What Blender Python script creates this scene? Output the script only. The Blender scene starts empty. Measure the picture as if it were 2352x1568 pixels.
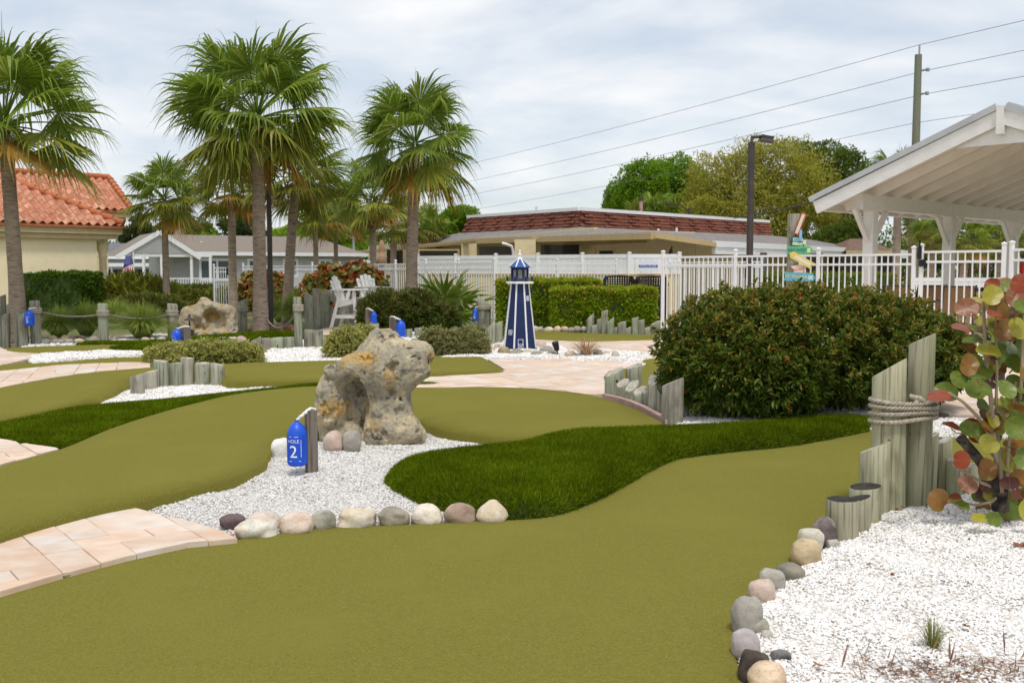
import bpy, bmesh, math, random
import numpy as np
from mathutils import Vector, Matrix, Euler, geometry
random.seed(7); RNG = np.random.default_rng(11)
SC = bpy.context.scene; COL = SC.collection
PI = math.pi; rad = math.radians
# ------------------------------------------------------------------ camera
F = 2287.0; HZ = 620.0; CAMH = 1.5            # focal length and horizon in units of a 2352 x 1568 frame
PITCH = math.atan((784 - HZ) / F)
cd = bpy.data.cameras.new('camera'); cam = bpy.data.objects.new('camera', cd); COL.objects.link(cam)
cd.sensor_width = 36; cd.lens = 36 * F / 2352; cd.clip_end = 3000; cd.clip_start = 0.05
cam.location = (0, 0, CAMH); cam.rotation_euler = (PI / 2 - PITCH, 0, 0)
cd.dof.use_dof = True; cd.dof.focus_distance = 7.8; cd.dof.aperture_fstop = 5.0
SC.camera = cam
# ------------------------------------------------------------------ sky, sun, exposure
SUN_EL, SUN_AZ = rad(66), rad(168)            # azimuth clockwise from +Y
w = bpy.data.worlds.new('World'); SC.world = w; w.use_nodes = True
nt = w.node_tree; nt.nodes.clear()
def wn(t, **k):
    n = nt.nodes.new(t)
    for a, b in k.items(): setattr(n, a, b)
    return n
sky = wn('ShaderNodeTexSky', sky_type='NISHITA', sun_disc=False, sun_elevation=SUN_EL, sun_rotation=SUN_AZ, altitude=0, air_density=1.0, dust_density=1.6, ozone_density=1.2)
tc = wn('ShaderNodeTexCoord'); sep = wn('ShaderNodeSeparateXYZ'); nt.links.new(tc.outputs['Generated'], sep.inputs[0])
zz = wn('ShaderNodeMath', operation='MAXIMUM'); nt.links.new(sep.outputs[2], zz.inputs[0]); zz.inputs[1].default_value = 0.0
za = wn('ShaderNodeMath', operation='ADD'); nt.links.new(zz.outputs[0], za.inputs[0]); za.inputs[1].default_value = 0.26
dx = wn('ShaderNodeMath', operation='DIVIDE'); nt.links.new(sep.outputs[0], dx.inputs[0]); nt.links.new(za.outputs[0], dx.inputs[1])
dy = wn('ShaderNodeMath', operation='DIVIDE'); nt.links.new(sep.outputs[1], dy.inputs[0]); nt.links.new(za.outputs[0], dy.inputs[1])
cmb = wn('ShaderNodeCombineXYZ'); nt.links.new(dx.outputs[0], cmb.inputs[0]); nt.links.new(dy.outputs[0], cmb.inputs[1])
n1 = wn('ShaderNodeTexNoise'); n1.inputs['Scale'].default_value = 1.15; n1.inputs['Detail'].default_value = 7; n1.inputs['Roughness'].default_value = 0.58; n1.inputs['Distortion'].default_value = 0.5
mp = wn('ShaderNodeMapping'); mp.inputs['Scale'].default_value = (1.25, 1.6, 1); mp.inputs['Location'].default_value = (3.1, 1.7, 0.4); mp.inputs['Rotation'].default_value = (0, 0, 0.35)
nt.links.new(cmb.outputs[0], mp.inputs[0]); nt.links.new(mp.outputs[0], n1.inputs['Vector'])
rp = wn('ShaderNodeValToRGB'); rp.color_ramp.elements[0].position = 0.36; rp.color_ramp.elements[1].position = 0.66
rp.color_ramp.elements[0].color = (0.55, 0.55, 0.55, 1); rp.color_ramp.elements[1].color = (0.97, 0.97, 0.97, 1)
nt.links.new(n1.outputs['Fac'], rp.inputs[0])
n2 = wn('ShaderNodeTexNoise'); n2.inputs['Scale'].default_value = 2.6; n2.inputs['Detail'].default_value = 5
nt.links.new(mp.outputs[0], n2.inputs['Vector'])
cr = wn('ShaderNodeValToRGB'); cr.color_ramp.elements[0].position = 0.35; cr.color_ramp.elements[1].position = 0.68
cr.color_ramp.elements[0].color = (0.61, 0.655, 0.71, 1); cr.color_ramp.elements[1].color = (0.79, 0.79, 0.79, 1)
nt.links.new(n2.outputs['Fac'], cr.inputs[0])
cs = wn('ShaderNodeVectorMath', operation='SCALE'); cs.inputs['Scale'].default_value = 9.2; nt.links.new(cr.outputs[0], cs.inputs[0])
mx = wn('ShaderNodeMixRGB'); nt.links.new(rp.outputs[0], mx.inputs[0]); nt.links.new(sky.outputs[0], mx.inputs[1]); nt.links.new(cs.outputs[0], mx.inputs[2])
bg = wn('ShaderNodeBackground'); bg.inputs['Strength'].default_value = 0.10; nt.links.new(mx.outputs[0], bg.inputs[0])
wo = wn('ShaderNodeOutputWorld'); nt.links.new(bg.outputs[0], wo.inputs[0])
sd = bpy.data.lights.new('sun', 'SUN'); sd.energy = 1.5; sd.angle = rad(10); sd.color = (1, 0.95, 0.88)
sun = bpy.data.objects.new('sun', sd); COL.objects.link(sun)
sv = Vector((math.sin(SUN_AZ) * math.cos(SUN_EL), math.cos(SUN_AZ) * math.cos(SUN_EL), math.sin(SUN_EL)))
sun.rotation_euler = sv.to_track_quat('Z', 'Y').to_euler(); sun.location = sv * 40
vs = SC.view_settings; vs.view_transform = 'Standard'; vs.look = 'None'; vs.exposure = 0.5; vs.gamma = 1.0; vs.use_curve_mapping = False
SC.cycles.max_bounces = 6; SC.cycles.transparent_max_bounces = 6; SC.cycles.use_denoising = True
# ------------------------------------------------------------------ helpers
def ray(px, py):
    x, y = px - 1176, 784 - py
    c, s = math.cos(PITCH), math.sin(PITCH)
    return Vector((x, F * c + y * s, y * c - F * s))
def G(px, py, z=0.0):                          # picture point -> point on the level z
    d = ray(px, py); t = (z - CAMH) / d.z
    return Vector((d.x * t, d.y * t, z))
def P(px, py, D):                              # picture point -> point at distance D
    d = ray(px, py); t = D / d.y
    return Vector((d.x * t, D, CAMH + d.z * t))
def pxm(D): return D / F                       # metres per picture unit at distance D
def S(r, g, b, k=1.0):
    f = lambda c: (c / 12.92 if c <= 0.04045 else ((c + 0.055) / 1.055) ** 2.4) * k
    return (f(r / 255), f(g / 255), f(b / 255), 1)
def ordinal(n):
    W = ['first','second','third','fourth','fifth','sixth','seventh','eighth','ninth','tenth','eleventh','twelfth','thirteenth','fourteenth','fifteenth','sixteenth','seventeenth','eighteenth','nineteenth','twentieth']
    return W[n]
def tag(o, label=None, cat=None, group=None, kind=None):
    if label: o['label'] = label
    if cat: o['category'] = cat
    if group: o['group'] = group
    if kind: o['kind'] = kind
    return o
def thing(name, label, cat, loc=(0, 0, 0), rz=0, group=None):
    o = bpy.data.objects.new(name, None); COL.objects.link(o); o.empty_display_size = 0.1
    o.location = loc; o.rotation_euler = (0, 0, rz)
    return tag(o, label, cat, group)
def ob(name, me, mats=None, parent=None, loc=(0, 0, 0), rot=(0, 0, 0), sc=(1, 1, 1)):
    if mats is not None and len(me.materials) == 0:
        for m in (mats if isinstance(mats, (list, tuple)) else [mats]): me.materials.append(m)
    o = bpy.data.objects.new(name, me); COL.objects.link(o)
    o.parent = parent; o.location = loc; o.rotation_euler = rot; o.scale = sc
    return o
class MB:
    def __init__(s): s.v = []; s.f = []; s.m = []; s.sm = []
    def add(s, vs, fs, mi=0, smooth=False):
        b = len(s.v); s.v += [tuple(x) for x in vs]; s.f += [tuple(i + b for i in f) for f in fs]; s.m += [mi] * len(fs); s.sm += [smooth] * len(fs); return s
    def box(s, c, d, M=None, mi=0, ch=0.0):
        hx, hy, hz = d[0] / 2, d[1] / 2, d[2] / 2; c = Vector(c)
        if ch > 0:
            vs = []; 
            for sx in (-1, 1):
                for sy in (-1, 1):
                    for sz in (-1, 1):
                        vs += [Vector((sx * (hx - ch), sy * (hy - ch), sz * hz)), Vector((sx * (hx - ch), sy * hy, sz * (hz - ch))), Vector((sx * hx, sy * (hy - ch), sz * (hz - ch)))]
            bm = bmesh.new(); bv = [bm.verts.new(v) for v in vs]; r = bmesh.ops.convex_hull(bm, input=bv)
            bmesh.ops.dissolve_limit(bm, angle_limit=0.01, verts=bm.verts, edges=bm.edges)
            bm.verts.index_update(); vs = [v.co.copy() for v in bm.verts]; fs = [[v.index for v in f.verts] for f in bm.faces]; bm.free()
        else:
            vs = [Vector((x, y, z)) for x in (-hx, hx) for y in (-hy, hy) for z in (-hz, hz)]
            fs = [(0, 1, 3, 2), (4, 6, 7, 5), (0, 4, 5, 1), (2, 3, 7, 6), (0, 2, 6, 4), (1, 5, 7, 3)]
        if M: vs = [M @ v for v in vs]
        return s.add([v + c for v in vs], fs, mi)
    def beam(s, a, b, wd, ht, mi=0, up=Vector((0, 0, 1))):       # box from a to b
        a, b = Vector(a), Vector(b); d = (b - a); L = d.length; d.normalize()
        side = d.cross(up); 
        if side.length < 1e-4: side = Vector((1, 0, 0))
        side.normalize(); u = side.cross(d)
        vs = [p + side * (sx * wd / 2) + u * (sz * ht / 2) for p in (a, b) for sx in (-1, 1) for sz in (-1, 1)]
        return s.add(vs, [(0, 1, 3, 2), (4, 6, 7, 5), (0, 4, 5, 1), (2, 3, 7, 6), (0, 2, 6, 4), (1, 5, 7, 3)], mi)
    def tube(s, path, rs, n=10, mi=0, cap=True, smooth=True):
        path = [Vector(p) for p in path]; vs = []; fs = []
        if not isinstance(rs, (list, tuple)): rs = [rs] * len(path)
        up = Vector((0, 0, 1)); pside = None
        for i, p in enumerate(path):
            d = (path[min(i + 1, len(path) - 1)] - path[max(i - 1, 0)]).normalized()
            side = d.cross(up) if pside is None else pside - d * pside.dot(d)
            if side.length < 1e-3: side = d.cross(Vector((1, 0, 0)))
            side.normalize(); pside = side; u = side.cross(d)
            for k in range(n):
                a = 2 * PI * k / n; vs.append(p + (side * math.cos(a) + u * math.sin(a)) * rs[i])
        for i in range(len(path) - 1):
            for k in range(n):
                k2 = (k + 1) % n; fs.append((i * n + k, i * n + k2, (i + 1) * n + k2, (i + 1) * n + k))
        s.add(vs, fs, mi, smooth)
        if cap: s.add(vs[:n][::-1], [tuple(range(n))], mi); s.add(vs[-n:], [tuple(range(n))], mi)
        return s
    def lathe(s, prof, n=24, mi=0, smooth=True, ph=0.0):
        vs = []; fs = []
        for r, z in prof:
            for k in range(n):
                a = 2 * PI * k / n + ph; vs.append((r * math.cos(a), r * math.sin(a), z))
        for i in range(len(prof) - 1):
            for k in range(n):
                k2 = (k + 1) % n; fs.append((i * n + k, i * n + k2, (i + 1) * n + k2, (i + 1) * n + k))
        s.add(vs, fs, mi, smooth)
        s.add(vs[:n][::-1], [tuple(range(n))], mi); s.add(vs[-n:], [tuple(range(n))], mi); return s
    def prism(s, poly, z0, z1, mi=0, M=None):                   # convex polygon in xy extruded in z
        n = len(poly); vs = [Vector((x, y, z0)) for x, y in poly] + [Vector((x, y, z1)) for x, y in poly]
        if M: vs = [M @ v for v in vs]
        return s.add(vs, [tuple(range(n))[::-1], tuple(range(n, 2 * n))] + [(i, (i + 1) % n, n + (i + 1) % n, n + i) for i in range(n)], mi)
    def mesh(s, name='mesh'):
        me = bpy.data.meshes.new(name); me.from_pydata(s.v, [], s.f)
        me.polygons.foreach_set('material_index', s.m); me.polygons.foreach_set('use_smooth', s.sm); me.update(); return me
    def build(s, name, mats, parent=None, **k): return ob(name, s.mesh(name), mats, parent, **k)
def arr_mesh(name, V, Fc, mi=None, smooth=False):               # numpy vertices + faces of one arity -> mesh
    me = bpy.data.meshes.new(name); n, k = Fc.shape
    me.vertices.add(len(V)); me.vertices.foreach_set('co', np.ascontiguousarray(V, dtype=np.float32).ravel())
    me.loops.add(n * k); me.loops.foreach_set('vertex_index', np.ascontiguousarray(Fc, dtype=np.int32).ravel())
    me.polygons.add(n); me.polygons.foreach_set('loop_start', np.arange(0, n * k, k, dtype=np.int32))
    if mi is not None: me.polygons.foreach_set('material_index', np.ascontiguousarray(mi, dtype=np.int32))
    me.polygons.foreach_set('use_smooth', np.full(n, smooth))
    me.update(calc_edges=True); return me
def unit(a): return a / np.maximum(np.linalg.norm(a, axis=-1, keepdims=True), 1e-9)
def rand_dirs(n):
    return unit(RNG.normal(size=(n, 3)))
def leaf_mesh(name, pos, dr, L, Wd, fold=0.25, mi=None, wide=False, droop=0.0):
    n = len(pos); dr = unit(dr); L = np.broadcast_to(L, (n,))[:, None]; Wd = np.broadcast_to(Wd, (n,))[:, None]
    up = unit(np.array([0, 0, 1.0]) + RNG.normal(size=(n, 3)) * 0.5)
    side = unit(np.cross(dr, up)); nr = np.cross(side, dr)
    tip = pos + dr * L - np.array([0, 0, 1.0]) * (droop * L)
    if not wide:
        m = pos + dr * L * 0.45
        V = np.stack([pos, m + side * Wd / 2 + nr * fold * Wd, tip, m - side * Wd / 2 + nr * fold * Wd], 1)
        Fq = np.array([[0, 1, 2], [0, 2, 3]]); q = 4
    else:
        m1 = pos + dr * L * 0.3 ; m2 = pos + dr * L * 0.68 - np.array([0, 0, 1.0]) * (droop * L * 0.4)
        V = np.stack([pos, m1 + side * Wd / 2 + nr * fold * Wd, m2 + side * Wd * 0.42 + nr * fold * Wd, tip, m2 - side * Wd * 0.42 + nr * fold * Wd, m1 - side * Wd / 2 + nr * fold * Wd], 1)
        Fq = np.array([[0, 1, 2], [0, 2, 3], [0, 3, 4], [0, 4, 5]]); q = 6
    Fc = (np.arange(n)[:, None, None] * q + Fq[None]).reshape(-1, 3)
    if mi is not None: mi = np.repeat(np.broadcast_to(mi, (n,)), len(Fq))
    return arr_mesh(name, V.reshape(-1, 3), Fc, mi)
# ------------------------------------------------------------------ materials
MATS = {}
def newmat(name):
    m = bpy.data.materials.new(name); m.use_nodes = True; t = m.node_tree; t.nodes.clear()
    out = t.nodes.new('ShaderNodeOutputMaterial'); b = t.nodes.new('ShaderNodeBsdfPrincipled'); t.links.new(b.outputs[0], out.inputs[0])
    MATS[name] = m; return m, t, b, out
def node(t, ty, **ins):
    n = t.nodes.new(ty)
    for k, v in ins.items():
        if k in n.inputs: n.inputs[k].default_value = v
        else: setattr(n, k, v)
    return n
def noise_fac(t, scale, detail=4, rough=0.55, stretch=(1, 1, 1), coord='Object', lo=0.35, hi=0.65, rnd_off=True):
    c = t.nodes.new('ShaderNodeTexCoord'); mp = t.nodes.new('ShaderNodeMapping'); mp.inputs['Scale'].default_value = stretch
    t.links.new(c.outputs[coord], mp.inputs[0])
    if rnd_off:
        oi = t.nodes.new('ShaderNodeObjectInfo'); mu = node(t, 'ShaderNodeMath', operation='MULTIPLY'); mu.inputs[1].default_value = 37.0
        t.links.new(oi.outputs['Random'], mu.inputs[0]); t.links.new(mu.outputs[0], mp.inputs['Location'])
    n = node(t, 'ShaderNodeTexNoise', Scale=scale, Detail=detail, Roughness=rough); t.links.new(mp.outputs[0], n.inputs['Vector'])
    r = t.nodes.new('ShaderNodeMapRange'); r.inputs['From Min'].default_value = lo; r.inputs['From Max'].default_value = hi
    t.links.new(n.outputs['Fac'], r.inputs['Value']); return r.outputs[0], n.outputs['Fac']
def mixc(t, fac, a, b):
    m = t.nodes.new('ShaderNodeMixRGB')
    if hasattr(fac, 'links') or not isinstance(fac, (int, float)): t.links.new(fac, m.inputs[0])
    else: m.inputs[0].default_value = fac
    for i, c in ((1, a), (2, b)):
        if isinstance(c, (tuple, list)): m.inputs[i].default_value = c
        else: t.links.new(c, m.inputs[i])
    return m.outputs[0]
def objvar(t, col, amt, island=False):
    if island: r = t.nodes.new('ShaderNodeNewGeometry').outputs['Random Per Island']
    else: r = t.nodes.new('ShaderNodeObjectInfo').outputs['Random']
    mr = t.nodes.new('ShaderNodeMapRange'); mr.inputs['To Min'].default_value = 1 - amt; mr.inputs['To Max'].default_value = 1 + amt; t.links.new(r, mr.inputs['Value'])
    v = node(t, 'ShaderNodeVectorMath', operation='SCALE'); t.links.new(col, v.inputs[0]); t.links.new(mr.outputs[0], v.inputs['Scale']); return v.outputs[0]
def pm(name, c1, c2=None, scale=6, rough=0.7, bump=0.0, bscale=30, stretch=(1, 1, 1), var=0.0, coord='Object', c3=None, s3=2.0, lo3=0.5, hi3=0.65, spec=0.3, metal=0.0, bdetail=4, island=False, bdist=0.01):
    m, t, b, out = newmat(name)
    fac, _ = noise_fac(t, scale, stretch=stretch, coord=coord)
    col = mixc(t, fac, c1, c2 or c1)
    if c3:
        f3, _ = noise_fac(t, s3, stretch=stretch, coord=coord, lo=lo3, hi=hi3); col = mixc(t, f3, col, c3)
    if var: col = objvar(t, col, var, island)
    t.links.new(col, b.inputs['Base Color']); b.inputs['Roughness'].default_value = rough
    b.inputs['Specular IOR Level'].default_value = spec; b.inputs['Metallic'].default_value = metal
    if bump:
        _, nf = noise_fac(t, bscale, detail=bdetail, stretch=stretch, coord=coord)
        bp = t.nodes.new('ShaderNodeBump'); bp.inputs['Strength'].default_value = bump; bp.inputs['Distance'].default_value = bdist
        t.links.new(nf, bp.inputs['Height']); t.links.new(bp.outputs[0], b.inputs['Normal'])
    return m
def leafmat(name, cols, rough=0.5, trans=0.25, objr=False, spec=0.35, var=0.0):
    m, t, b, out = newmat(name)
    g = t.nodes.new('ShaderNodeObjectInfo').outputs['Random'] if objr else t.nodes.new('ShaderNodeNewGeometry').outputs['Random Per Island']
    r = t.nodes.new('ShaderNodeValToRGB'); el = r.color_ramp.elements
    for i, c in enumerate(cols):
        p = i / max(1, len(cols) - 1)
        if i < 2: e = el[i]; e.position = p if len(cols) > 1 else 0
        else: e = el.new(p)
        e.color = c
    if len(cols) == 2: el[1].position = 1.0
    else:
        for i, e in enumerate(sorted(el, key=lambda e: e.position)): pass
    t.links.new(g, r.inputs[0]); col = r.outputs[0]
    if var: col = objvar(t, col, var)
    t.links.new(col, b.inputs['Base Color']); b.inputs['Roughness'].default_value = rough; b.inputs['Specular IOR Level'].default_value = spec
    tr = t.nodes.new('ShaderNodeBsdfTranslucent'); t.links.new(col, tr.inputs[0])
    mxs = t.nodes.new('ShaderNodeMixShader'); mxs.inputs[0].default_value = trans
    t.links.new(b.outputs[0], mxs.inputs[1]); t.links.new(tr.outputs[0], mxs.inputs[2]); t.links.new(mxs.outputs[0], out.inputs[0])
    return m
carpet = pm('putting_carpet', S(131,126,59,0.86), S(109,105,44,0.86), scale=110, rough=1.0, bump=0.8, bscale=95, c3=S(125,120,55,0.86), s3=1.1, spec=0.0, bdetail=3, bdist=0.012)
_b = [n for n in carpet.node_tree.nodes if n.type == 'BSDF_PRINCIPLED'][0]; _b.inputs['Sheen Weight'].default_value = 0.35; _b.inputs['Sheen Roughness'].default_value = 0.5; _b.inputs['Sheen Tint'].default_value = S(205,196,110)
turfbase = pm('turf_backing', S(40,54,8), S(32,44,6), scale=20, rough=1)
turfblade = leafmat('turf_blade', [S(58,78,6), S(104,124,14), S(76,98,8), S(138,148,38)], rough=0.8, trans=0.3, spec=0.0)
_t = turfblade.node_tree; _r = [n for n in _t.nodes if n.type == 'VALTORGB'][0]; _f, _ = noise_fac(_t, 2.2, detail=5, rnd_off=False, lo=.3, hi=.7)
_mr = _t.nodes.new('ShaderNodeMapRange'); _mr.inputs['To Min'].default_value = .72; _mr.inputs['To Max'].default_value = 1.3; _t.links.new(_f, _mr.inputs['Value']); _v = node(_t, 'ShaderNodeVectorMath', operation='SCALE'); _dst = [l.to_socket for l in _r.outputs[0].links]
_t.links.new(_r.outputs[0], _v.inputs[0]); _t.links.new(_mr.outputs[0], _v.inputs['Scale'])
for _d in _dst: _t.links.new(_v.outputs[0], _d)
pavermat = None
def mk_paver():
    m, t, b, out = newmat('paver_stone')
    f1, _ = noise_fac(t, 2.2, stretch=(1, 2.6, 1)); f2, _ = noise_fac(t, 9, detail=6); f3, _ = noise_fac(t, 1.4, lo=0.5, hi=0.7)
    c = mixc(t, f1, S(243,225,206,0.81), S(232,197,168,0.81)); c = mixc(t, f3, c, S(241,234,226,0.83))
    mm = node(t, 'ShaderNodeMath', operation='MULTIPLY'); mm.inputs[1].default_value = 0.35; t.links.new(f2, mm.inputs[0]); c = mixc(t, mm.outputs[0], c, S(215,190,165,0.8))
    c = objvar(t, c, 0.07); t.links.new(c, b.inputs['Base Color']); b.inputs['Roughness'].default_value = 0.75; b.inputs['Specular IOR Level'].default_value = 0.25
    _, nf = noise_fac(t, 60, detail=5); bp = t.nodes.new('ShaderNodeBump'); bp.inputs['Strength'].default_value = 0.25; bp.inputs['Distance'].default_value = 0.004
    t.links.new(nf, bp.inputs['Height']); t.links.new(bp.outputs[0], b.inputs['Normal']); return m
pavermat = mk_paver()
def mk_wood(name, a, bcol, ccol, green, fine=60):
    m, t, b, out = newmat(name)
    f1, _ = noise_fac(t, 14, detail=6, stretch=(1, 1, 0.08), lo=0.38, hi=0.62); f2, _ = noise_fac(t, 3, detail=3, stretch=(1, 1, 0.35), lo=0.4, hi=0.62); f3, nf = noise_fac(t, 55, detail=6, stretch=(1, 1, 0.035), lo=0.5, hi=0.68); f5, _ = noise_fac(t, 9, detail=2, stretch=(1, 1, 0.6), lo=0.70, hi=0.74)
    f4, _ = noise_fac(t, 5, detail=5, stretch=(1, 1, 0.5), lo=0.56, hi=0.7)
    c = mixc(t, f1, a, bcol); c = mixc(t, f2, c, green); 
    mm = node(t, 'ShaderNodeMath', operation='MULTIPLY'); mm.inputs[1].default_value = 0.75; t.links.new(f3, mm.inputs[0]); c = mixc(t, mm.outputs[0], c, ccol)
    m2 = node(t, 'ShaderNodeMath', operation='MULTIPLY'); m2.inputs[1].default_value = 0.6; t.links.new(f4, m2.inputs[0]); c = mixc(t, m2.outputs[0], c, ccol)
    c = mixc(t, f5, c, tuple(x * .45 for x in ccol[:3]) + (1,)); c = objvar(t, c, 0.14); t.links.new(c, b.inputs['Base Color']); b.inputs['Roughness'].default_value = 0.85; b.inputs['Specular IOR Level'].default_value = 0.2
    bp = t.nodes.new('ShaderNodeBump'); bp.inputs['Strength'].default_value = 0.6; bp.inputs['Distance'].default_value = 0.01; t.links.new(nf, bp.inputs['Height']); t.links.new(bp.outputs[0], b.inputs['Normal']); return m
logwood = mk_wood('weathered_log', S(176,170,154), S(146,140,126), S(74,69,60), S(158,164,140))
greenlog = mk_wood('green_treated_log', S(186,180,154), S(160,154,130), S(92,82,64), S(162,166,134))
greyplank = mk_wood('grey_plank', S(128,114,100), S(100,87,75), S(62,53,44), S(124,116,106))
cutend = pm('log_cut_end', S(205,200,186), S(165,158,142), scale=20, rough=0.9, c3=S(70,66,60), s3=9, lo3=0.56, hi3=0.66, bump=0.4, bscale=60)
_t = cutend.node_tree; _b = [n for n in _t.nodes if n.type == 'BSDF_PRINCIPLED'][0]; _src = _b.inputs['Base Color'].links[0].from_socket; _wv = node(_t, 'ShaderNodeTexWave', wave_type='RINGS', rings_direction='Z', Scale=28.0, Distortion=3.0, Detail=2.0); _tc = _t.nodes.new('ShaderNodeTexCoord'); _t.links.new(_tc.outputs['Object'], _wv.inputs['Vector'])
_mm = node(_t, 'ShaderNodeMath', operation='MULTIPLY'); _mm.inputs[1].default_value = .4; _t.links.new(_wv.outputs['Fac'], _mm.inputs[0]); _t.links.new(mixc(_t, _mm.outputs[0], _src, S(120,108,92)), _b.inputs['Base Color'])
tarend = pm('tarred_log_end', S(42,40,38), S(66,62,56), scale=16, rough=0.95, bump=0.5, bscale=50)
ropemat = pm('rope', S(196,186,170), S(160,148,130), scale=40, rough=0.9, var=0.06)
ropegrey = pm('grey_rope', S(150,142,132), S(120,112,104), scale=30, rough=0.9)
white = pm('white_vinyl', S(242,242,242,0.97), S(236,237,238,0.97), scale=3, rough=0.4, spec=0.4)
whitepaint = pm('white_paint', S(242,240,236,0.96), S(234,231,226,0.96), scale=5, rough=0.55, c3=S(216,209,198), s3=9, lo3=0.66, hi3=0.85)
bluemat = pm('buoy_blue', S(22,92,222), S(16,78,200), scale=5, rough=0.4, spec=0.5)
whiteletter = pm('white_lettering', S(240,242,248,0.95), rough=0.5)
blackmat = pm('black_plastic', S(24,24,26), S(34,34,36), scale=10, rough=0.5)
bronze = pm('bronze_pole', S(78,70,64), S(66,60,55), scale=4, rough=0.55)
chipmat = leafmat('gravel_chip', [S(253,252,250,0.95), S(246,244,240,0.94), S(252,251,249,0.95), S(250,248,246,.95), S(238,231,220,0.93), S(250,248,245,0.95), S(252,251,249,0.95), S(228,222,214,0.92), S(250,248,245,0.95), S(168,146,120,0.92)], rough=0.8, trans=0.0, spec=0.2)
chipgrey = leafmat('grey_white_chip', [S(240,239,236,0.93), S(224,221,216,0.92), S(238,236,233,0.93), S(204,198,190,0.9), S(232,229,224,0.93), S(180,175,168,0.9)], rough=0.8, trans=0.0, spec=0.2)
gravelbase = pm('gravel_base', S(232,228,222,0.88), S(196,188,176,0.85), scale=45, rough=0.9, bump=0.6, bscale=60, c3=S(150,136,116), s3=70, lo3=0.62, hi3=0.72)
jointsand = pm('joint_sand', S(134,116,98), S(110,94,78), scale=40, rough=1)
soil = pm('soil', S(96,84,64), S(70,58,42), scale=8, rough=1, bump=0.4, bscale=30)
# ------------------------------------------------------------------ ground and course
def mk_ground():
    m, t, b, out = newmat('lawn_and_soil')
    f1, _ = noise_fac(t, 0.35, detail=6, lo=0.45, hi=0.6); f2, nf = noise_fac(t, 4, detail=6); f3, _ = noise_fac(t, 25, detail=4)
    c = mixc(t, f2, S(86,100,44), S(104,112,58)); c = mixc(t, f1, c, S(128,116,82)); c2 = mixc(t, f3, c, S(60,72,30))
    c = mixc(t, 0.35, c, c2); t.links.new(c, b.inputs['Base Color']); b.inputs['Roughness'].default_value = 1
    bp = t.nodes.new('ShaderNodeBump'); bp.inputs['Strength'].default_value = 0.6; bp.inputs['Distance'].default_value = 0.05; t.links.new(nf, bp.inputs['Height']); t.links.new(bp.outputs[0], b.inputs['Normal'])
    return m
gm = mk_ground()
g = MB(); g.add([(-900, -60, -0.12), (900, -60, -0.12), (900, 1600, -0.12), (-900, 1600, -0.12)], [(0, 1, 2, 3)])
tag(g.build('ground', gm), 'soil and rough lawn under and around the minigolf course', kind='structure')
def dens(poly, step, smooth=True):
    pts = np.array([(p.x, p.y) for p in poly]); n = len(pts); out = []
    for i in range(n):
        p0, p1, p2, p3 = pts[i - 1], pts[i], pts[(i + 1) % n], pts[(i + 2) % n]
        k = max(1, int(np.linalg.norm(p2 - p1) / step))
        k = min(k, 40)
        for j in range(k):
            t = j / k
            if smooth: q = 0.5 * ((2 * p1) + (-p0 + p2) * t + (2 * p0 - 5 * p1 + 4 * p2 - p3) * t * t + (-p0 + 3 * p1 - 3 * p2 + p3) * t ** 3)
            else: q = p1 + (p2 - p1) * t
            out.append(q)
    return np.array(out)
def pip(pts, poly):
    x, y = pts[:, 0], pts[:, 1]; inside = np.zeros(len(pts), bool); n = len(poly)
    for i in range(n):
        x1, y1 = poly[i]; x2, y2 = poly[(i + 1) % n]
        if y1 == y2: continue
        c = ((y1 > y) != (y2 > y)) & (x < (x2 - x1) * (y - y1) / (y2 - y1) + x1); inside ^= c
    return inside
def edist(pts, poly):
    d = np.full(len(pts), 1e9)
    for i in range(len(poly)):
        a, b = poly[i], poly[(i + 1) % len(poly)]; ab = b - a; L = max(1e-12, ab @ ab)
        t = np.clip(((pts - a) @ ab) / L, 0, 1); q = a + t[:, None] * ab; d = np.minimum(d, np.hypot(*(pts - q).T))
    return d
def edist_dir(pts, poly):                              # distance to the outline and inward direction
    d = np.full(len(pts), 1e9, np.float32); P4 = pts.astype(np.float32); Q = np.zeros_like(P4); poly = poly.astype(np.float32)
    for i in range(len(poly)):
        a, b = poly[i], poly[(i + 1) % len(poly)]; ab = b - a; L = max(1e-12, float(ab @ ab)); r = P4 - a
        t = np.clip((r @ ab) / L, 0, 1); v = r - t[:, None] * ab; e = v[:, 0] ** 2 + v[:, 1] ** 2; m = e < d; d[m] = e[m]; Q[m] = v[m]
    d = np.sqrt(d); return d, Q / np.maximum(d, 1e-6)[:, None]
def area(poly): x, y = poly.T; return 0.5 * np.sum(x * np.roll(y, -1) - y * np.roll(x, -1))
def lump(p, s=1.0):
    return (np.sin(p[:, 0] * 2.1 * s + 1.3) * np.cos(p[:, 1] * 1.7 * s) + 0.6 * np.sin(p[:, 0] * 4.7 * s + p[:, 1] * 3.9 * s))
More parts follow.
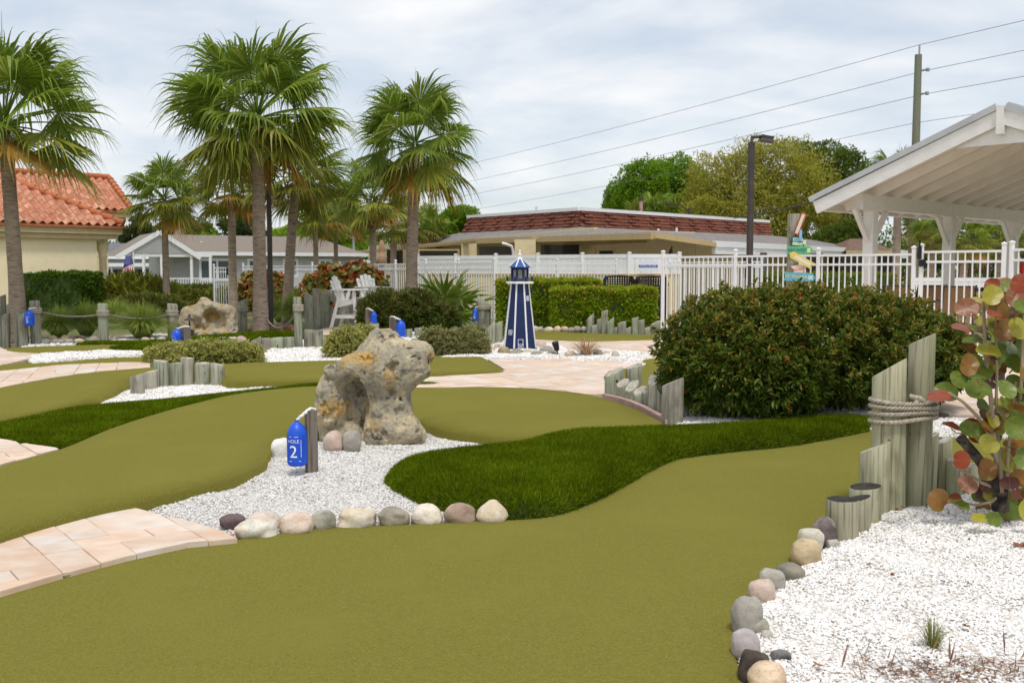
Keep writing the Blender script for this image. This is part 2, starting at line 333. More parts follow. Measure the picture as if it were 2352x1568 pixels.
class Patch:
    def __init__(s, poly, z0, H, R, lum=0.0, ls=1.0):
        if area(poly) < 0: poly = poly[::-1]
        s.poly = poly; s.z0, s.H, s.R, s.lum, s.ls = z0, H, R, lum, ls
    def z(s, p, d=None):
        d = edist(p, s.poly) if d is None else d
        t = np.clip(d / s.R, 0, 1); prof = np.sqrt(np.clip(1 - (1 - t) ** 2, 0, 1))
        return s.z0 + s.H * prof + s.lum * lump(p, s.ls) * t
    def mesh(s, name, rows=(0.012, 0.03, 0.06, 0.1), grid=0.3):
        B = s.poly; n = len(B); tang = np.roll(B, -1, 0) - np.roll(B, 1, 0); nr = unit(np.stack([-tang[:, 1], tang[:, 0]], 1))
        cand = [B + nr * r for r in rows if r <= s.R * 1.3]
        lo, hi = B.min(0), B.max(0)
        gx, gy = np.meshgrid(np.arange(lo[0], hi[0], grid), np.arange(lo[1], hi[1], grid)); gp = np.stack([gx.ravel(), gy.ravel()], 1) + RNG.normal(size=(gx.size, 2)) * grid * 0.1
        keep = []
        for r, c in zip(rows, cand):
            m = pip(c, B); c = c[m]; keep.append(c[edist(c, B) > r * 0.85])
        m = pip(gp, B); gp = gp[m]; gp = gp[edist(gp, B) > (rows[-1] * 1.15 if rows else 0.02)]; keep.append(gp)
        A = np.concatenate([B] + keep); 
        vo, eo, fo, *_ = geometry.delaunay_2d_cdt([Vector(p) for p in A], [(i, (i + 1) % n) for i in range(n)], [], 1, 1e-5)
        V = np.array([(p.x, p.y) for p in vo]); z = s.z(V); V3 = np.column_stack([V, z])
        ctr = V[np.array([list(f) for f in fo])].mean(1); ok = pip(ctr, B); Fc = np.array([list(f) for f in fo])[ok]
        return arr_mesh(name, V3, Fc, smooth=True)
    def sample(s, n):
        lo, hi = s.poly.min(0), s.poly.max(0); A = abs(area(s.poly)); bb = np.prod(hi - lo)
        m = int(n * bb / max(A, 1e-6)); p = lo + RNG.random((m, 2)) * (hi - lo); return p[pip(p, s.poly)]
def px_poly(pts, z, step, smooth=True, extra=()):
    return dens([G(x, y, z) for x, y in pts] + [Vector(e) for e in extra], step, smooth)
def green(pts, z0, H, label, step=0.08, smooth=True, extra=(), R=0.07, lum=0.0, name='putting_green', zp=None, ls=1.0):
    pt = Patch(px_poly(pts, z0 + H if zp is None else zp, step, smooth, extra), z0, H, R, lum, ls)
    o = ob(name, pt.mesh(name), carpet); tag(o, label, kind='structure'); return pt
def turf(pts, z0, H, label, n, bl=0.04, R=0.3, step=0.08, zp=None, bw=0.006):
    pt = Patch(px_poly(pts, z0 + 0.02 if zp is None else zp, step), z0, H, R)
    o = ob('artificial_turf', pt.mesh('artificial_turf', rows=(0.03, 0.08, 0.15, 0.25), grid=0.2), turfbase); tag(o, label, kind='structure')
    p = pt.sample(n); d, iv = edist_dir(p, pt.poly[::2]); z = pt.z(p, d)
    e = 0.01; sl = (pt.z(p, d + e) - z) / e; gx, gy = sl * iv[:, 0], sl * iv[:, 1]
    nr = unit(np.stack([-np.clip(gx, -2, 2), -np.clip(gy, -2, 2), np.ones(len(p))], 1)); dr = unit(nr + RNG.normal(size=(len(p), 3)) * 0.55)
    pos = np.column_stack([p, z - 0.004]); k = len(p); L = bl * (0.55 + 0.75 * RNG.random(k))
    side = unit(np.cross(dr, rand_dirs(k))) * (bw / 2)
    V = np.stack([pos - side, pos + side, pos + dr * L[:, None] + rand_dirs(k) * 0.006], 1).reshape(-1, 3)
    b = ob('grass_blades', arr_mesh('grass_blades', V, np.arange(3 * k).reshape(-1, 3)), turfblade, o); tag(b, kind='stuff'); return pt
def gravel(pts, z0, H, label, dn, size=0.016, step=0.1, R=0.2, lum=0.012, smooth=True, extra=(), ls=2.0, avoid=None, near=None, chip=None):
    pt = Patch(px_poly(pts, z0 + H, step, smooth, extra), z0, H, R, lum, ls)
    o = ob('gravel_bed', pt.mesh('gravel_bed', rows=(0.05, 0.12), grid=0.2), gravelbase); tag(o, label, kind='structure')
    A = abs(area(pt.poly)); p = pt.sample(int(A * dn))
    v = p[:, 1] > 2.6; v &= np.abs(p[:, 0]) < 0.56 * p[:, 1] + 0.3; p = p[v]
    if near: p = p[RNG.random(len(p)) < np.clip(near / p[:, 1], 0.0, 1) ** 2]
    k = len(p); sz = size * (0.55 + 0.9 * RNG.random(k)) * (np.clip(p[:, 1] / near, 1, 3) if near else 1)
    z = pt.z(p, edist_dir(p, pt.poly[::2])[0]) + RNG.random(k) * size * 0.45
    base = np.array([[1, 0, 0], [0, 1, 0], [-1, 0, 0], [0, -1, 0], [0, 0, 1], [0, 0, -1]], float)
    T = base[None] * (0.75 + 0.5 * RNG.random((k, 6, 1))) + RNG.normal(size=(k, 6, 3)) * 0.18
    T *= (sz[:, None, None] / 2) * np.stack([np.ones(k), 0.75 + 0.2 * RNG.random(k), 0.4 + 0.25 * RNG.random(k)], 1)[:, None, :]
    n = unit(np.array([0, 0, 1.0]) + RNG.normal(size=(k, 3)) * 0.35); a = RNG.random(k) * 2 * PI
    x = unit(np.cross(n, np.stack([np.cos(a), np.sin(a), np.zeros(k)], 1))); y = np.cross(n, x)
    V = T[..., 0:1] * x[:, None] + T[..., 1:2] * y[:, None] + T[..., 2:3] * n[:, None] + np.column_stack([p, z])[:, None]
    Fq = np.array([[0, 1, 4], [1, 2, 4], [2, 3, 4], [3, 0, 4], [1, 0, 5], [2, 1, 5], [3, 2, 5], [0, 3, 5]])
    Fc = (np.arange(k)[:, None, None] * 6 + Fq[None]).reshape(-1, 3)
    c = ob('gravel_chips', arr_mesh('gravel_chips', V.reshape(-1, 3), Fc), chip or chipmat, o); tag(c, kind='stuff'); return pt
def clip_rect(poly, R):                                # Sutherland-Hodgman: polygon by convex rect (ccw)
    out = list(poly)
    for i in range(len(R)):
        a, b = R[i], R[(i + 1) % len(R)]; inp = out; out = []
        if not inp: return []
        side = lambda p: (b[0] - a[0]) * (p[1] - a[1]) - (b[1] - a[1]) * (p[0] - a[0])
        for j in range(len(inp)):
            p, q = inp[j - 1], inp[j]; sp, sq = side(p), side(q)
            if sq >= 0:
                if sp < 0: t = sp / (sp - sq); out.append(p + (q - p) * t)
                out.append(q)
            elif sp >= 0: t = sp / (sp - sq); out.append(p + (q - p) * t)
    return out
def path(pts, z, label, rot, unit_s=0.4, step=0.2, extra=(), limit=300, smooth=False, th=0.06, org=(0, 0), gap=0.006, jit=0.003):
    poly = px_poly(pts, z, step, smooth, extra)
    if area(poly) < 0: poly = poly[::-1]
    pt = Patch(poly, z - 0.02, 0.0, 0.1)
    o = ob('paver_path', pt.mesh('paver_path', rows=(0.1,), grid=0.6), jointsand); tag(o, label, kind='structure')
    c, s_ = math.cos(rot), math.sin(rot); lo, hi = poly.min(0), poly.max(0); ctr = (lo + hi) / 2; ext = np.linalg.norm(hi - lo) / 2 + 2
    u = unit_s; mod = [(0, 0, 2, 1), (2, 0, 1, 1), (3, 0, 1, 2), (0, 1, 1, 1), (1, 1, 2, 2), (0, 2, 1, 2), (3, 2, 1, 1), (1, 3, 2, 1), (3, 3, 1, 1)]   # 4 x 4 module of slabs
    items = []; N = int(ext / (4 * u)) + 1
    for i in range(-N, N + 1):
        for j in range(-N, N + 1):
            for (mx_, my_, mw, mh) in mod:
                x0, y0 = (i * 4 + mx_) * u + gap / 2, (j * 4 + my_ + i * 2) * u + gap / 2; x1, y1 = x0 + mw * u - gap, y0 + mh * u - gap
                R = [np.array((ctr[0] + x * c - y * s_, ctr[1] + x * s_ + y * c)) for x, y in ((x0, y0), (x1, y0), (x1, y1), (x0, y1))]
                q = clip_rect(list(poly), R)
                if len(q) > 2:
                    q = np.array(q); k = [a for a in range(len(q)) if np.linalg.norm(q[a] - q[a - 1]) > 1e-4]; q = q[k]
                    if len(q) > 2 and abs(area(q)) > 0.004: items.append(q)
    items.sort(key=lambda q: q[:, 1].mean())
    for q in items[:limit]: paver_obj('paver', [q], o, z, th, jit)
    if len(items) > limit: tag(paver_obj('pavers_far', items[limit:], o, z, th, jit), kind='stuff')
    return poly
def paver_obj(name, qs, o, z, th, jit):
    vs, fs, loc = [], [], None
    for q in qs:
        cc = q.mean(0)
        if loc is None: loc = cc
        n = len(q); b = 0.004; zt = z + random.uniform(-jit, jit); base = len(vs); tilt = (random.uniform(-.004, .004), random.uniform(-.004, .004))
        qi = q - unit(q - cc) * b
        zf = lambda p: zt + (p - cc) @ np.array(tilt)
        vs += [(p[0] - loc[0], p[1] - loc[1], z - th - z) for p in q] + [(p[0] - loc[0], p[1] - loc[1], zf(p) - b - z) for p in q] + [(p[0] - loc[0], p[1] - loc[1], zf(p) - z) for p in qi]
        for k in range(n):
            k2 = (k + 1) % n; fs += [(base + k, base + k2, base + n + k2, base + n + k), (base + n + k, base + n + k2, base + 2 * n + k2, base + 2 * n + k)]
        fs.append(tuple(base + 2 * n + k for k in range(n)))
    me = bpy.data.meshes.new(name); me.from_pydata(vs, [], fs); me.update()
    return ob(name, me, pavermat, o, loc=(loc[0], loc[1], z))
# greens -----------------------------------------------------------
ZF = -0.05
fg_pts = [(-200,1412),(0,1362),(140,1321),(290,1281),(430,1251),(530,1238),(640,1222),(760,1207),(900,1203),(1100,1192),(1180,1180),(1280,1165),(1400,1100),(1560,1035),(1830,1000),(2005,980),(2150,975),(2300,990),(2500,1010),(2500,1105),(2350,1110),(2200,1125),(2125,1155),(2045,1160),(1990,1185),(1950,1222),(1890,1248),(1860,1275),(1800,1315),(1750,1365),(1708,1425),(1692,1480),(1700,1530),(1722,1575),(1790,1700)]
green(fg_pts, -0.075, 0.025, 'wide olive carpet green filling the foreground', extra=[(1.1, 0.6), (-3.5, 0.6)], R=0.03, lum=0.0)
h2 = [(-250,1300),(0,1221),(120,1186),(244,1155),(310,1143),(420,1118),(500,1098),(560,1078),(608,1052),(622,1030),(660,1003),(740,985),(860,968),(955,962),(1010,980),(1100,994),(1200,1004),(1450,998),(1530,978),(1500,953),(1440,928),(1350,903),(1230,890),(1100,886),(1000,888),(740,884),(560,900),(440,925),(340,952),(240,985),(140,1026),(0,1066),(-250,1150)]
green(h2, -0.09, 0.135, 'long raised olive green of hole two running behind the coral rock', R=0.045, lum=0.001, ls=0.5)
ge = [(-300,950),(0,888),(120,866),(230,851),(330,843),(440,836),(600,830),(750,826),(1000,818),(1108,817),(1162,848),(1000,857),(770,862),(740,872),(640,874),(520,873),(490,862),(400,856),(325,860),(285,884),(220,914),(100,942),(0,964),(-300,1030)]
green(ge, -0.09, 0.135, 'olive green curving behind the short log row and the coral rock', step=0.12, R=0.045, smooth=False)
green([(-250,868),(0,838),(120,825),(260,815),(345,811),(345,830),(130,838),(0,851),(-250,880)], -0.06, 0.06, 'narrow olive green strip beyond the left paver strip', step=0.25, smooth=False)
green([(0,802),(40,797),(180,792),(430,789),(430,800),(330,804),(90,811),(25,808)], -0.06, 0.06, 'far olive green in front of the rope fence', step=0.25)
green([(1105,772),(1230,760),(1400,766),(1530,768),(1540,778),(1350,784),(1200,778)], -0.06, 0.065, 'olive green behind the lighthouse at the hedge', step=0.3)
green([(1388,862),(1400,851),(1480,838),(1468,829),(1500,822),(1640,822),(1700,860),(1640,890),(1540,892),(1420,885)], -0.06, 0.065, 'olive green partly hidden behind the big bush', step=0.15)
green([(430,790),(560,775),(690,768),(690,778),(560,790)], -0.06, 0.06, 'thin olive green below the far coral rock', step=0.3)
# turf -------------------------------------------------------------
turf([(889,1098),(925,1068),(1010,1052),(1100,1042),(1180,1033),(1240,1016),(1310,1004),(1450,998),(1600,992),(1750,982),(1880,970),(2000,972),(2012,984),(1830,1020),(1680,1036),(1560,1052),(1490,1082),(1430,1117),(1360,1152),(1280,1180),(1180,1190),(1080,1184),(990,1168),(930,1142),(895,1115)], -0.06, 0.12, 'mounded dark green turf tongue between the two greens', 170000, bl=0.036, R=0.3, bw=0.0075)
turf([(-150,985),(0,972),(70,958),(160,942),(270,931),(380,922),(500,909),(640,894),(745,884),(880,882),(1004,884),(1000,891),(740,896),(560,914),(440,940),(340,969),(240,1004),(150,1029),(60,1018),(0,1007),(-150,1005)], -0.06, 0.06, 'dark green turf band sweeping in from the left', 130000, bl=0.038, R=0.3, bw=0.010)
turf([(150,787),(330,784),(420,778),(430,790),(330,792),(200,792)], -0.04, 0.04, 'thin dark turf band under the rope fence stones', 12000, bl=0.05, R=0.3, step=0.25, bw=0.02)
turf([(250,803),(340,797),(440,793),(440,806),(330,809)], -0.03, 0.09, 'dark turf wedge beyond the left gravel strip', 9000, bl=0.07, R=0.3, step=0.25, bw=0.02)
turf([(420,785),(540,776),(620,770),(690,772),(690,780),(560,790),(430,797)], -0.03, 0.12, 'dark turf mound below the far coral rock', 14000, bl=0.07, R=0.5, step=0.25, bw=0.02)
turf([(1050,768),(1110,764),(1170,766),(1170,774),(1090,775)], -0.03, 0.08, 'small dark turf patch left of the lighthouse', 6000, bl=0.07, R=0.3, step=0.25, bw=0.02)
# gravel -----------------------------------------------------------
gravel([(230,1165),(330,1130),(480,1090),(600,1035),(660,990),(860,955),(1000,965),(1200,995),(1300,1020),(1200,1110),(1200,1190),(900,1203),(640,1222),(530,1236),(480,1215),(420,1198),(300,1170)], -0.085, 0.025, 'white gravel bed around the coral rock and hole sign', 10000, near=6.5, chip=chipgrey)
gravel([(2030,1170),(2130,1150),(2230,1125),(2400,1110),(2700,1110),(3100,1300),(3300,2600),(1900,2600),(1790,1700),(1725,1575),(1705,1530),(1695,1480),(1712,1425),(1755,1365),(1805,1315),(1865,1275),(1895,1250),(1955,1222)], -0.07, 0.035, 'bright white gravel bed in the near right corner', 11000, near=5.2)
gravel([(200,925),(290,875),(330,850),(500,855),(640,866),(760,862),(760,890),(640,902),(380,928),(215,940)], -0.08, 0.025, 'thin gravel bed in front of the short log row', 4200, size=0.022, near=12)
gravel([(62,815),(150,808),(250,803),(345,806),(345,816),(260,818),(120,829),(70,832)], -0.06, 0.085, 'white gravel strip between two far greens', 2600, size=0.03, smooth=False)
gravel([(575,812),(620,800),(700,795),(790,795),(900,800),(900,835),(600,835)], -0.06, 0.07, 'white gravel bed behind the curving green', 2600, size=0.03)
gravel([(1020,812),(1120,792),(1150,782),(1280,790),(1310,815),(1250,822),(1130,822),(1030,826)], -0.04, 0.06, 'white gravel around the lighthouse base', 2600, size=0.028)
gravel([(1290,812),(1330,800),(1470,808),(1500,818),(1440,833),(1420,826),(1320,825)], -0.04, 0.06, 'white gravel island with dried grass', 2600, size=0.028)
gravel([(1530,980),(1545,905),(1650,880),(1900,890),(2060,925),(2080,975),(1880,975),(1750,985),(1600,990)], -0.06, 0.06, 'gravel bed under the big bush', 4500, size=0.02, near=11)
gravel([(2120,956),(2250,958),(2500,970),(2560,995),(2300,992),(2120,985)], -0.06, 0.07, 'narrow gravel strip behind the rope bound posts', 4500, size=0.02, near=10)
gravel([(700,778),(900,765),(1060,758),(1060,775),(900,788),(700,795)], -0.06, 0.07, 'far gravel bed near the tall chairs', 1200, size=0.04)
gravel([(60,795),(60,780),(240,774),(420,768),(420,785),(240,790)], -0.10, 0.07, 'gravel under the rope fence stones', 900, size=0.05)
# pavers -----------------------------------------------------------
path([(-200,1412),(0,1357),(140,1316),(290,1276),(430,1246),(545,1235),(500,1215),(450,1198),(370,1180),(300,1161),(246,1154),(120,1186),(0,1221),(-200,1285)], -0.02, 'pinkish cream paver path in the near left corner', rad(38), unit_s=0.2, gap=.0035, extra=(), org=(0, 0))
path([(-200,1110),(0,1066),(140,1029),(70,1019),(0,1007),(-200,970)], 0.0, 'small paver patch beside the left turf band', rad(38), unit_s=0.2)
path([(-250,880),(0,851),(130,838),(260,832),(345,831),(345,846),(230,851),(120,866),(0,889),(-250,945)], 0.0, 'long thin paver strip between two left greens', rad(20), unit_s=0.28)
path([(-250,840),(0,797),(30,808),(85,811),(60,825),(0,838)], 0.0, 'far left paver patch', rad(20), unit_s=0.3, smooth=False)
path([(940,890),(1000,858),(1162,849),(1108,817),(1140,800),(1180,777),(1350,785),(1540,779),(1700,775),(1700,830),(1640,822),(1500,822),(1480,838),(1400,851),(1386,865),(1400,905),(1350,904),(1230,891),(1100,887)], 0.0, 'pink and cream paver plaza around the lighthouse', rad(28), unit_s=0.3, step=0.4, limit=290)
path([(1710,775),(2000,770),(2352,765),(2700,770),(2700,965),(2352,957),(2180,950),(2090,930),(1900,885),(1710,850)], 0.0, 'paver walk behind the big bush', rad(28), unit_s=0.4, step=0.5, limit=250)
path([(730,758),(790,748),(880,750),(880,764),(800,768),(735,768)], 0.02, 'round paver pad under the tall chairs', rad(20), unit_s=0.4, smooth=True)
# ------------------------------------------------------------------ stones
def stone_mat(name, a, b, c=None, sp=0.5, s=5):
    m, t, bs, out = newmat(name)
    f1, _ = noise_fac(t, s, detail=6, lo=.4, hi=.6); f2, _ = noise_fac(t, 16, detail=6, rough=.7, stretch=(1, .5, 2.5), lo=.5, hi=.7); f3, nf = noise_fac(t, 90, detail=4, lo=.52, hi=.7); f4, _ = noise_fac(t, 4, lo=.5, hi=.62)
    dk_ = tuple(x * .5 for x in b[:3]) + (1,); lt_ = tuple(min(1, x * 1.25 + .04) for x in a[:3]) + (1,)
    col = mixc(t, f1, a, b); col = mixc(t, f4, col, c or lt_)
    def k(f, v): mm = node(t, 'ShaderNodeMath', operation='MULTIPLY'); mm.inputs[1].default_value = v; t.links.new(f, mm.inputs[0]); return mm.outputs[0]
    col = mixc(t, k(f2, .45), col, dk_); col = mixc(t, k(f3, .4), col, dk_)
    t.links.new(col, bs.inputs['Base Color']); bs.inputs['Roughness'].default_value = .8; bs.inputs['Specular IOR Level'].default_value = sp * .4
    _, n2 = noise_fac(t, 28, detail=7, rough=.65); bp = t.nodes.new('ShaderNodeBump'); bp.inputs['Strength'].default_value = .6; bp.inputs['Distance'].default_value = .012; t.links.new(n2, bp.inputs['Height']); t.links.new(bp.outputs[0], bs.inputs['Normal']); return m
STM = {
 'purple': stone_mat('stone_purple', S(112,96,94), S(90,76,76)), 'white': stone_mat('stone_white', S(226,220,208), S(204,196,179), S(208,188,155)),
 'paleblue': stone_mat('stone_pale', S(198,194,185), S(212,197,184), S(184,184,181)), 'peach': stone_mat('stone_peach', S(215,192,169), S(200,173,154), S(222,207,191)),
 'greygreen': stone_mat('stone_greygreen', S(159,154,138), S(141,137,124)), 'cream': stone_mat('stone_cream', S(220,206,182), S(202,184,156), S(229,220,207)),
 'slab': stone_mat('stone_slab', S(170,160,141), S(148,140,123), S(128,124,112)), 'tan': stone_mat('stone_tan', S(169,146,127), S(153,132,115)),
 'speckled': stone_mat('stone_speckled', S(122,108,105), S(92,82,80), S(176,164,154), s=12), 'yellow': stone_mat('stone_yellow', S(200,181,145), S(180,160,124), S(156,136,112)),
 'grey': stone_mat('stone_grey', S(172,166,154), S(154,147,138)), 'pink': stone_mat('stone_pink', S(204,182,166), S(188,164,148), S(190,182,170)),
 'violet': stone_mat('stone_violet', S(196,190,186), S(174,164,162), S(206,201,196)), 'brown': stone_mat('stone_brown', S(133,112,95), S(82,73,67), S(59,53,49)),
 'dark': stone_mat('stone_dark', S(84,81,81), S(60,60,61), S(129,128,125)), 'lava': stone_mat('stone_lava', S(143,99,73), S(105,67,50), S(181,151,122)),
 'chalk': stone_mat('stone_chalk', S(232,229,222), S(216,212,202), S(238,236,231)),
 'orange': stone_mat('stone_orange', S(206,182,154), S(192,164,132)),
}
def vnoise(p, seed=0):                      # 3-d value noise, p (N,3)
    i = np.floor(p).astype(np.int64); f = p - i; f = f * f * (3 - 2 * f)
    def h(ix, iy, iz):
        n = (ix * 374761393 + iy * 668265263 + iz * 2147483647 + seed * 1274126177) & 0xffffffff
        n = ((n ^ (n >> 13)) * 1274126177) & 0xffffffff; return ((n ^ (n >> 16)) & 0xffff) / 65535.0
    r = 0
    for a in (0, 1):
        for b in (0, 1):
            for c in (0, 1):
                wgt = (f[:, 0] if a else 1 - f[:, 0]) * (f[:, 1] if b else 1 - f[:, 1]) * (f[:, 2] if c else 1 - f[:, 2])
                r = r + wgt * h(i[:, 0] + a, i[:, 1] + b, i[:, 2] + c)
    return r
def ico(sub):
    bm = bmesh.new(); bmesh.ops.create_icosphere(bm, subdivisions=sub, radius=1); bm.verts.index_update()
    V = np.array([v.co[:] for v in bm.verts]); Fc = np.array([[v.index for v in f.verts] for f in bm.faces]); bm.free(); return V, Fc
ICO = {2: ico(2), 3: ico(3), 4: ico(4)}
def stone(x, wpx, top, base, col, label, group, z=-0.03, seed=0, sub=3, blocky=0.0, rz=None, depth=0.8, name='border_stone', cat='stone', tilt=0.0, point=0.0):
    q = G(x, base, z); D = q.y; wd = wpx * pxm(D); ht = (base - top) * pxm(D) * 1.02; dp = wd * depth
    V, Fc = ICO[sub]; V = V.copy()
    if blocky: V = V / (np.abs(V) ** (2 + 4 * blocky)).sum(1, keepdims=True) ** (1 / (2 + 4 * blocky))
    n = vnoise(V * 1.1 + seed * 7.3, seed) - 0.5; n2 = vnoise(V * 3.1 + seed * 3.1, seed + 5) - 0.5
    n3 = vnoise(V * 1.7 + seed * 5.1, seed + 9); V = V * (1 + n * 0.42 + n2 * 0.10 - 0.22 * np.clip(n3 - .5, 0, 1))[:, None]; V = np.sign(V) * np.abs(V) ** 0.9
    if point: V[:, 0:2] *= (1 - point * np.clip(V[:, 2:3], -0.2, 1))
    V = V / np.abs(V).max(0)
    ca, sa = math.cos(tilt), math.sin(tilt); V = np.column_stack([V[:, 0] * ca - V[:, 2] * sa, V[:, 1], V[:, 0] * sa + V[:, 2] * ca]); V = V / np.abs(V).max(0)
    V = V * [wd / 2, dp / 2, ht * 0.70]; V[:, 2] += ht * 0.27
    o = ob(name, arr_mesh(name, V, Fc, smooth=True), STM[col], loc=(q.x, D + dp * 0.38, z)); o.rotation_euler.z = 0 if rz is None else rz
    return tag(o, label, cat, group)
gA = 'stones edging the centre gravel'
for i, a in enumerate([
 (528,64,1180,1211,'purple','plum coloured flat stone at the tip of the near paver path',0,0.0,0),
 (600,82,1173,1212,'paleblue','pale grey stone behind the flat white edging stone',0,0.0,0),
 (582,99,1193,1232,'white','flat oval white stone where pavers meet the foreground green',0.15,0,0),
 (674,85,1177,1222,'peach','peach coloured rounded stone in the centre edging row',0,0,0.15),
 (741,64,1169,1212,'greygreen','grey green wedge stone between peach and cream stones',0,0.35,0),
 (815,90,1170,1208,'cream','long cream block of stone in the edging row',0.6,0,0),
 (900,78,1166,1202,'slab','flat brownish grey slab stone in the edging row',0.5,0.1,0),
 (976,80,1157,1200,'cream','angular cream boulder left of the tan stone',0.1,0,0.3),
 (1054,76,1153,1198,'tan','smooth brown tan stone second from the turf tongue tip',0,0,0.1),
 (1132,82,1146,1197,'cream','pointed pale cream stone ending the row at the turf',0.0,0,0.35)]):
    stone(a[0], a[1], a[2] + (a[3] - a[2]) * .08, a[3], a[4], a[5], gA, z=-0.045, seed=i + 1, sub=4, blocky=a[6], tilt=a[7], point=a[8])
gB = 'stones edging the right gravel'
for i, a in enumerate([
 (1899,55,1180,1248,'speckled','speckled dark plum boulder against the lowest cut log',0,0.3),(1868,57,1210,1258,'white','white rounded stone above the yellow tan stone',0.2,0),
 (1856,78,1233,1292,'yellow','yellowish tan stone in the right edging row',0,0.2),(1821,75,1288,1330,'slab','long beige grey stone below the yellowish tan one',0,0.1),
 (1777,57,1302,1351,'grey','round grey stone above the pinkish pointed one',0,0),(1754,60,1326,1377,'pink','pinkish pointed stone above the large grey egg stone',0.0,0.3),
 (1722,75,1363,1452,'grey','large smooth grey egg shaped stone in the right edging row',0,0.15),(1748,48,1416,1454,'greygreen','small flat grey stone leaning on the grey egg stone',0.1,0.2),
 (1763,30,1444,1466,'grey','smallest pale grey pebble beside the egg stone',0,0),(1716,66,1443,1503,'violet','white stone with violet veins below the egg stone',0.1,0.1),
 (1741,80,1487,1562,'brown','dark brown mottled boulder near the lower picture edge',0.1,-0.3),(1771,92,1519,1588,'orange','cream and orange boulder at the lower picture edge',0,0),
 (1797,46,1492,1521,'dark','small grey and black stone right of the brown boulder',0.3,0),(1916,26,1238,1257,'grey','small dark grey stone at the foot of the lowest log',0.2,0)]):
    stone(a[0], a[1] * 1.06, a[2] + (a[3] - a[2]) * .1, a[3] + 2, a[4], a[5], gB, z=-0.045, seed=i + 31, sub=4, blocky=a[6] + (.25 if i % 3 == 1 else 0), tilt=a[7])
gC = 'stones at the foot of the coral rock'
stone(641,44,1006,1047,'chalk','white egg shaped stone left of the hole two sign', gC, point=-.1, seed=51, sub=4)
stone(763,49,989,1029,'pink','pink stone leaning on the coral rock', gC, seed=52, sub=4, tilt=0.2)
stone(805,47,981,1029,'grey','upright grey stone with a dark stripe beside the pink stone', gC, seed=53, sub=4, tilt=0.25)
gD = 'stones around the lighthouse'
for i, a in enumerate([(1128,21,793,808,'pink','pinkish stone leftmost at the lighthouse foot'),(1142,16,789,802,'orange','small orange stone at the left corner of the lighthouse'),(1157,31,795,813,'yellow','rounded beige stone in front of the lighthouse left corner'),
   (1186,38,802,814,'slab','long flat stone before the lighthouse door'),(1212,22,800,812,'white','pale small stone at the lighthouse door'),(1232,30,806,818,'greygreen','low grey green stone in front of the lighthouse right corner'),(1256,36,794,812,'grey','big grey boulder right of the lighthouse'),
   (1241,28,781,800,'peach','pale boulder behind the lighthouse right corner'),(1268,26,806,817,'slab','flat brown stone beside the spot light')]):
    stone(a[0], a[1], a[2], a[3], a[4], a[5], gD, z=0.0, seed=i + 61)
gE = 'stones around the dried grass'
for i, a in enumerate([(1312,30,806,820,'cream','beige stone left of the dried grass clump'),(1375,26,802,817,'slab','brown stone behind the dried grass clump'),(1394,20,804,815,'white','small white stone right of the dried grass'),(1414,19,804,825,'grey','upright grey egg stone right of the dried grass')]):
    stone(a[0], a[1], a[2], a[3], a[4], a[5], gE, z=0.0, seed=i + 81)
cy = ['cream','grey','white','orange','peach','grey','slab','greygreen']
for i, x in enumerate([1229,1241,1260,1280,1298,1314,1326,1341]):
    stone(x, [17,17,23,19,19,17,20,15][i], 748 + (i % 3), 761, cy[i], f'{ordinal(i)} stone from the lighthouse along the hedge foot', 'stones along the hedge foot', z=0.0, seed=i + 91, sub=2)
LS = [(630,120,600,650,'grey'),(725,120,545,625,'yellow'),(780,170,605,650,'grey'),(895,120,540,615,'orange'),(950,120,598,648,'grey'),(1010,100,555,620,'purple'),(1115,140,545,610,'brown'),(1090,140,593,645,'cream'),(1270,210,580,640,'slab'),(1300,100,558,595,'cream'),(1550,70,535,595,'orange'),(1610,80,565,605,'white'),(1580,90,600,635,'grey'),(1700,160,595,630,'cream'),(1850,130,605,630,'grey'),(2020,120,572,628,'peach'),(2120,80,578,615,'white'),(2240,140,560,620,'grey')]
for i, (x, wd, t, b, c) in enumerate(LS):
    stone(x * .16406, wd * .16406 * 1.05, 680 + t * .16406, 680 + b * .16406 + 1, c, f'{ordinal(i)} river stone from the left along the rope fence', 'river stones under the rope fence', z=0.0, seed=i + 101, sub=2)
for i, (x, wd, t, b) in enumerate([(584,33,746,765),(603,20,749,764),(621,18,749,764),(640,21,748,764),(662,27,745,763)]):
    stone(x, wd, t, b, 'lava', f'{ordinal(i)} rusty lava rock from the far coral rock', 'rusty lava rocks below the rope posts', z=0.0, seed=i + 131, sub=3, name='lava_rock', cat='rock')
for i, (x, wd, t, b, c) in enumerate([(508,36,774,786,'cream'),(532,24,774,786,'peach'),(552,28,771,787,'pink')]):
    stone(x, wd, t, b, c, f'{["flat cream block","small peach block","pinkish rounded stone"][i]} on the turf below the far coral rock', 'stones on the far turf mound', z=0.02, seed=i + 141, sub=2, blocky=0.5 if i < 2 else 0)
for i, (x, wd, t, b, c) in enumerate([(780,22,764,775,'orange'),(806,24,766,777,'grey'),(832,30,762,774,'grey'),(858,20,765,776,'cream')]):
    stone(x, wd, t, b, c, f'{ordinal(i)} stone from the left before the tall chairs', 'stones before the tall chairs', z=0.02, seed=i + 151, sub=2)
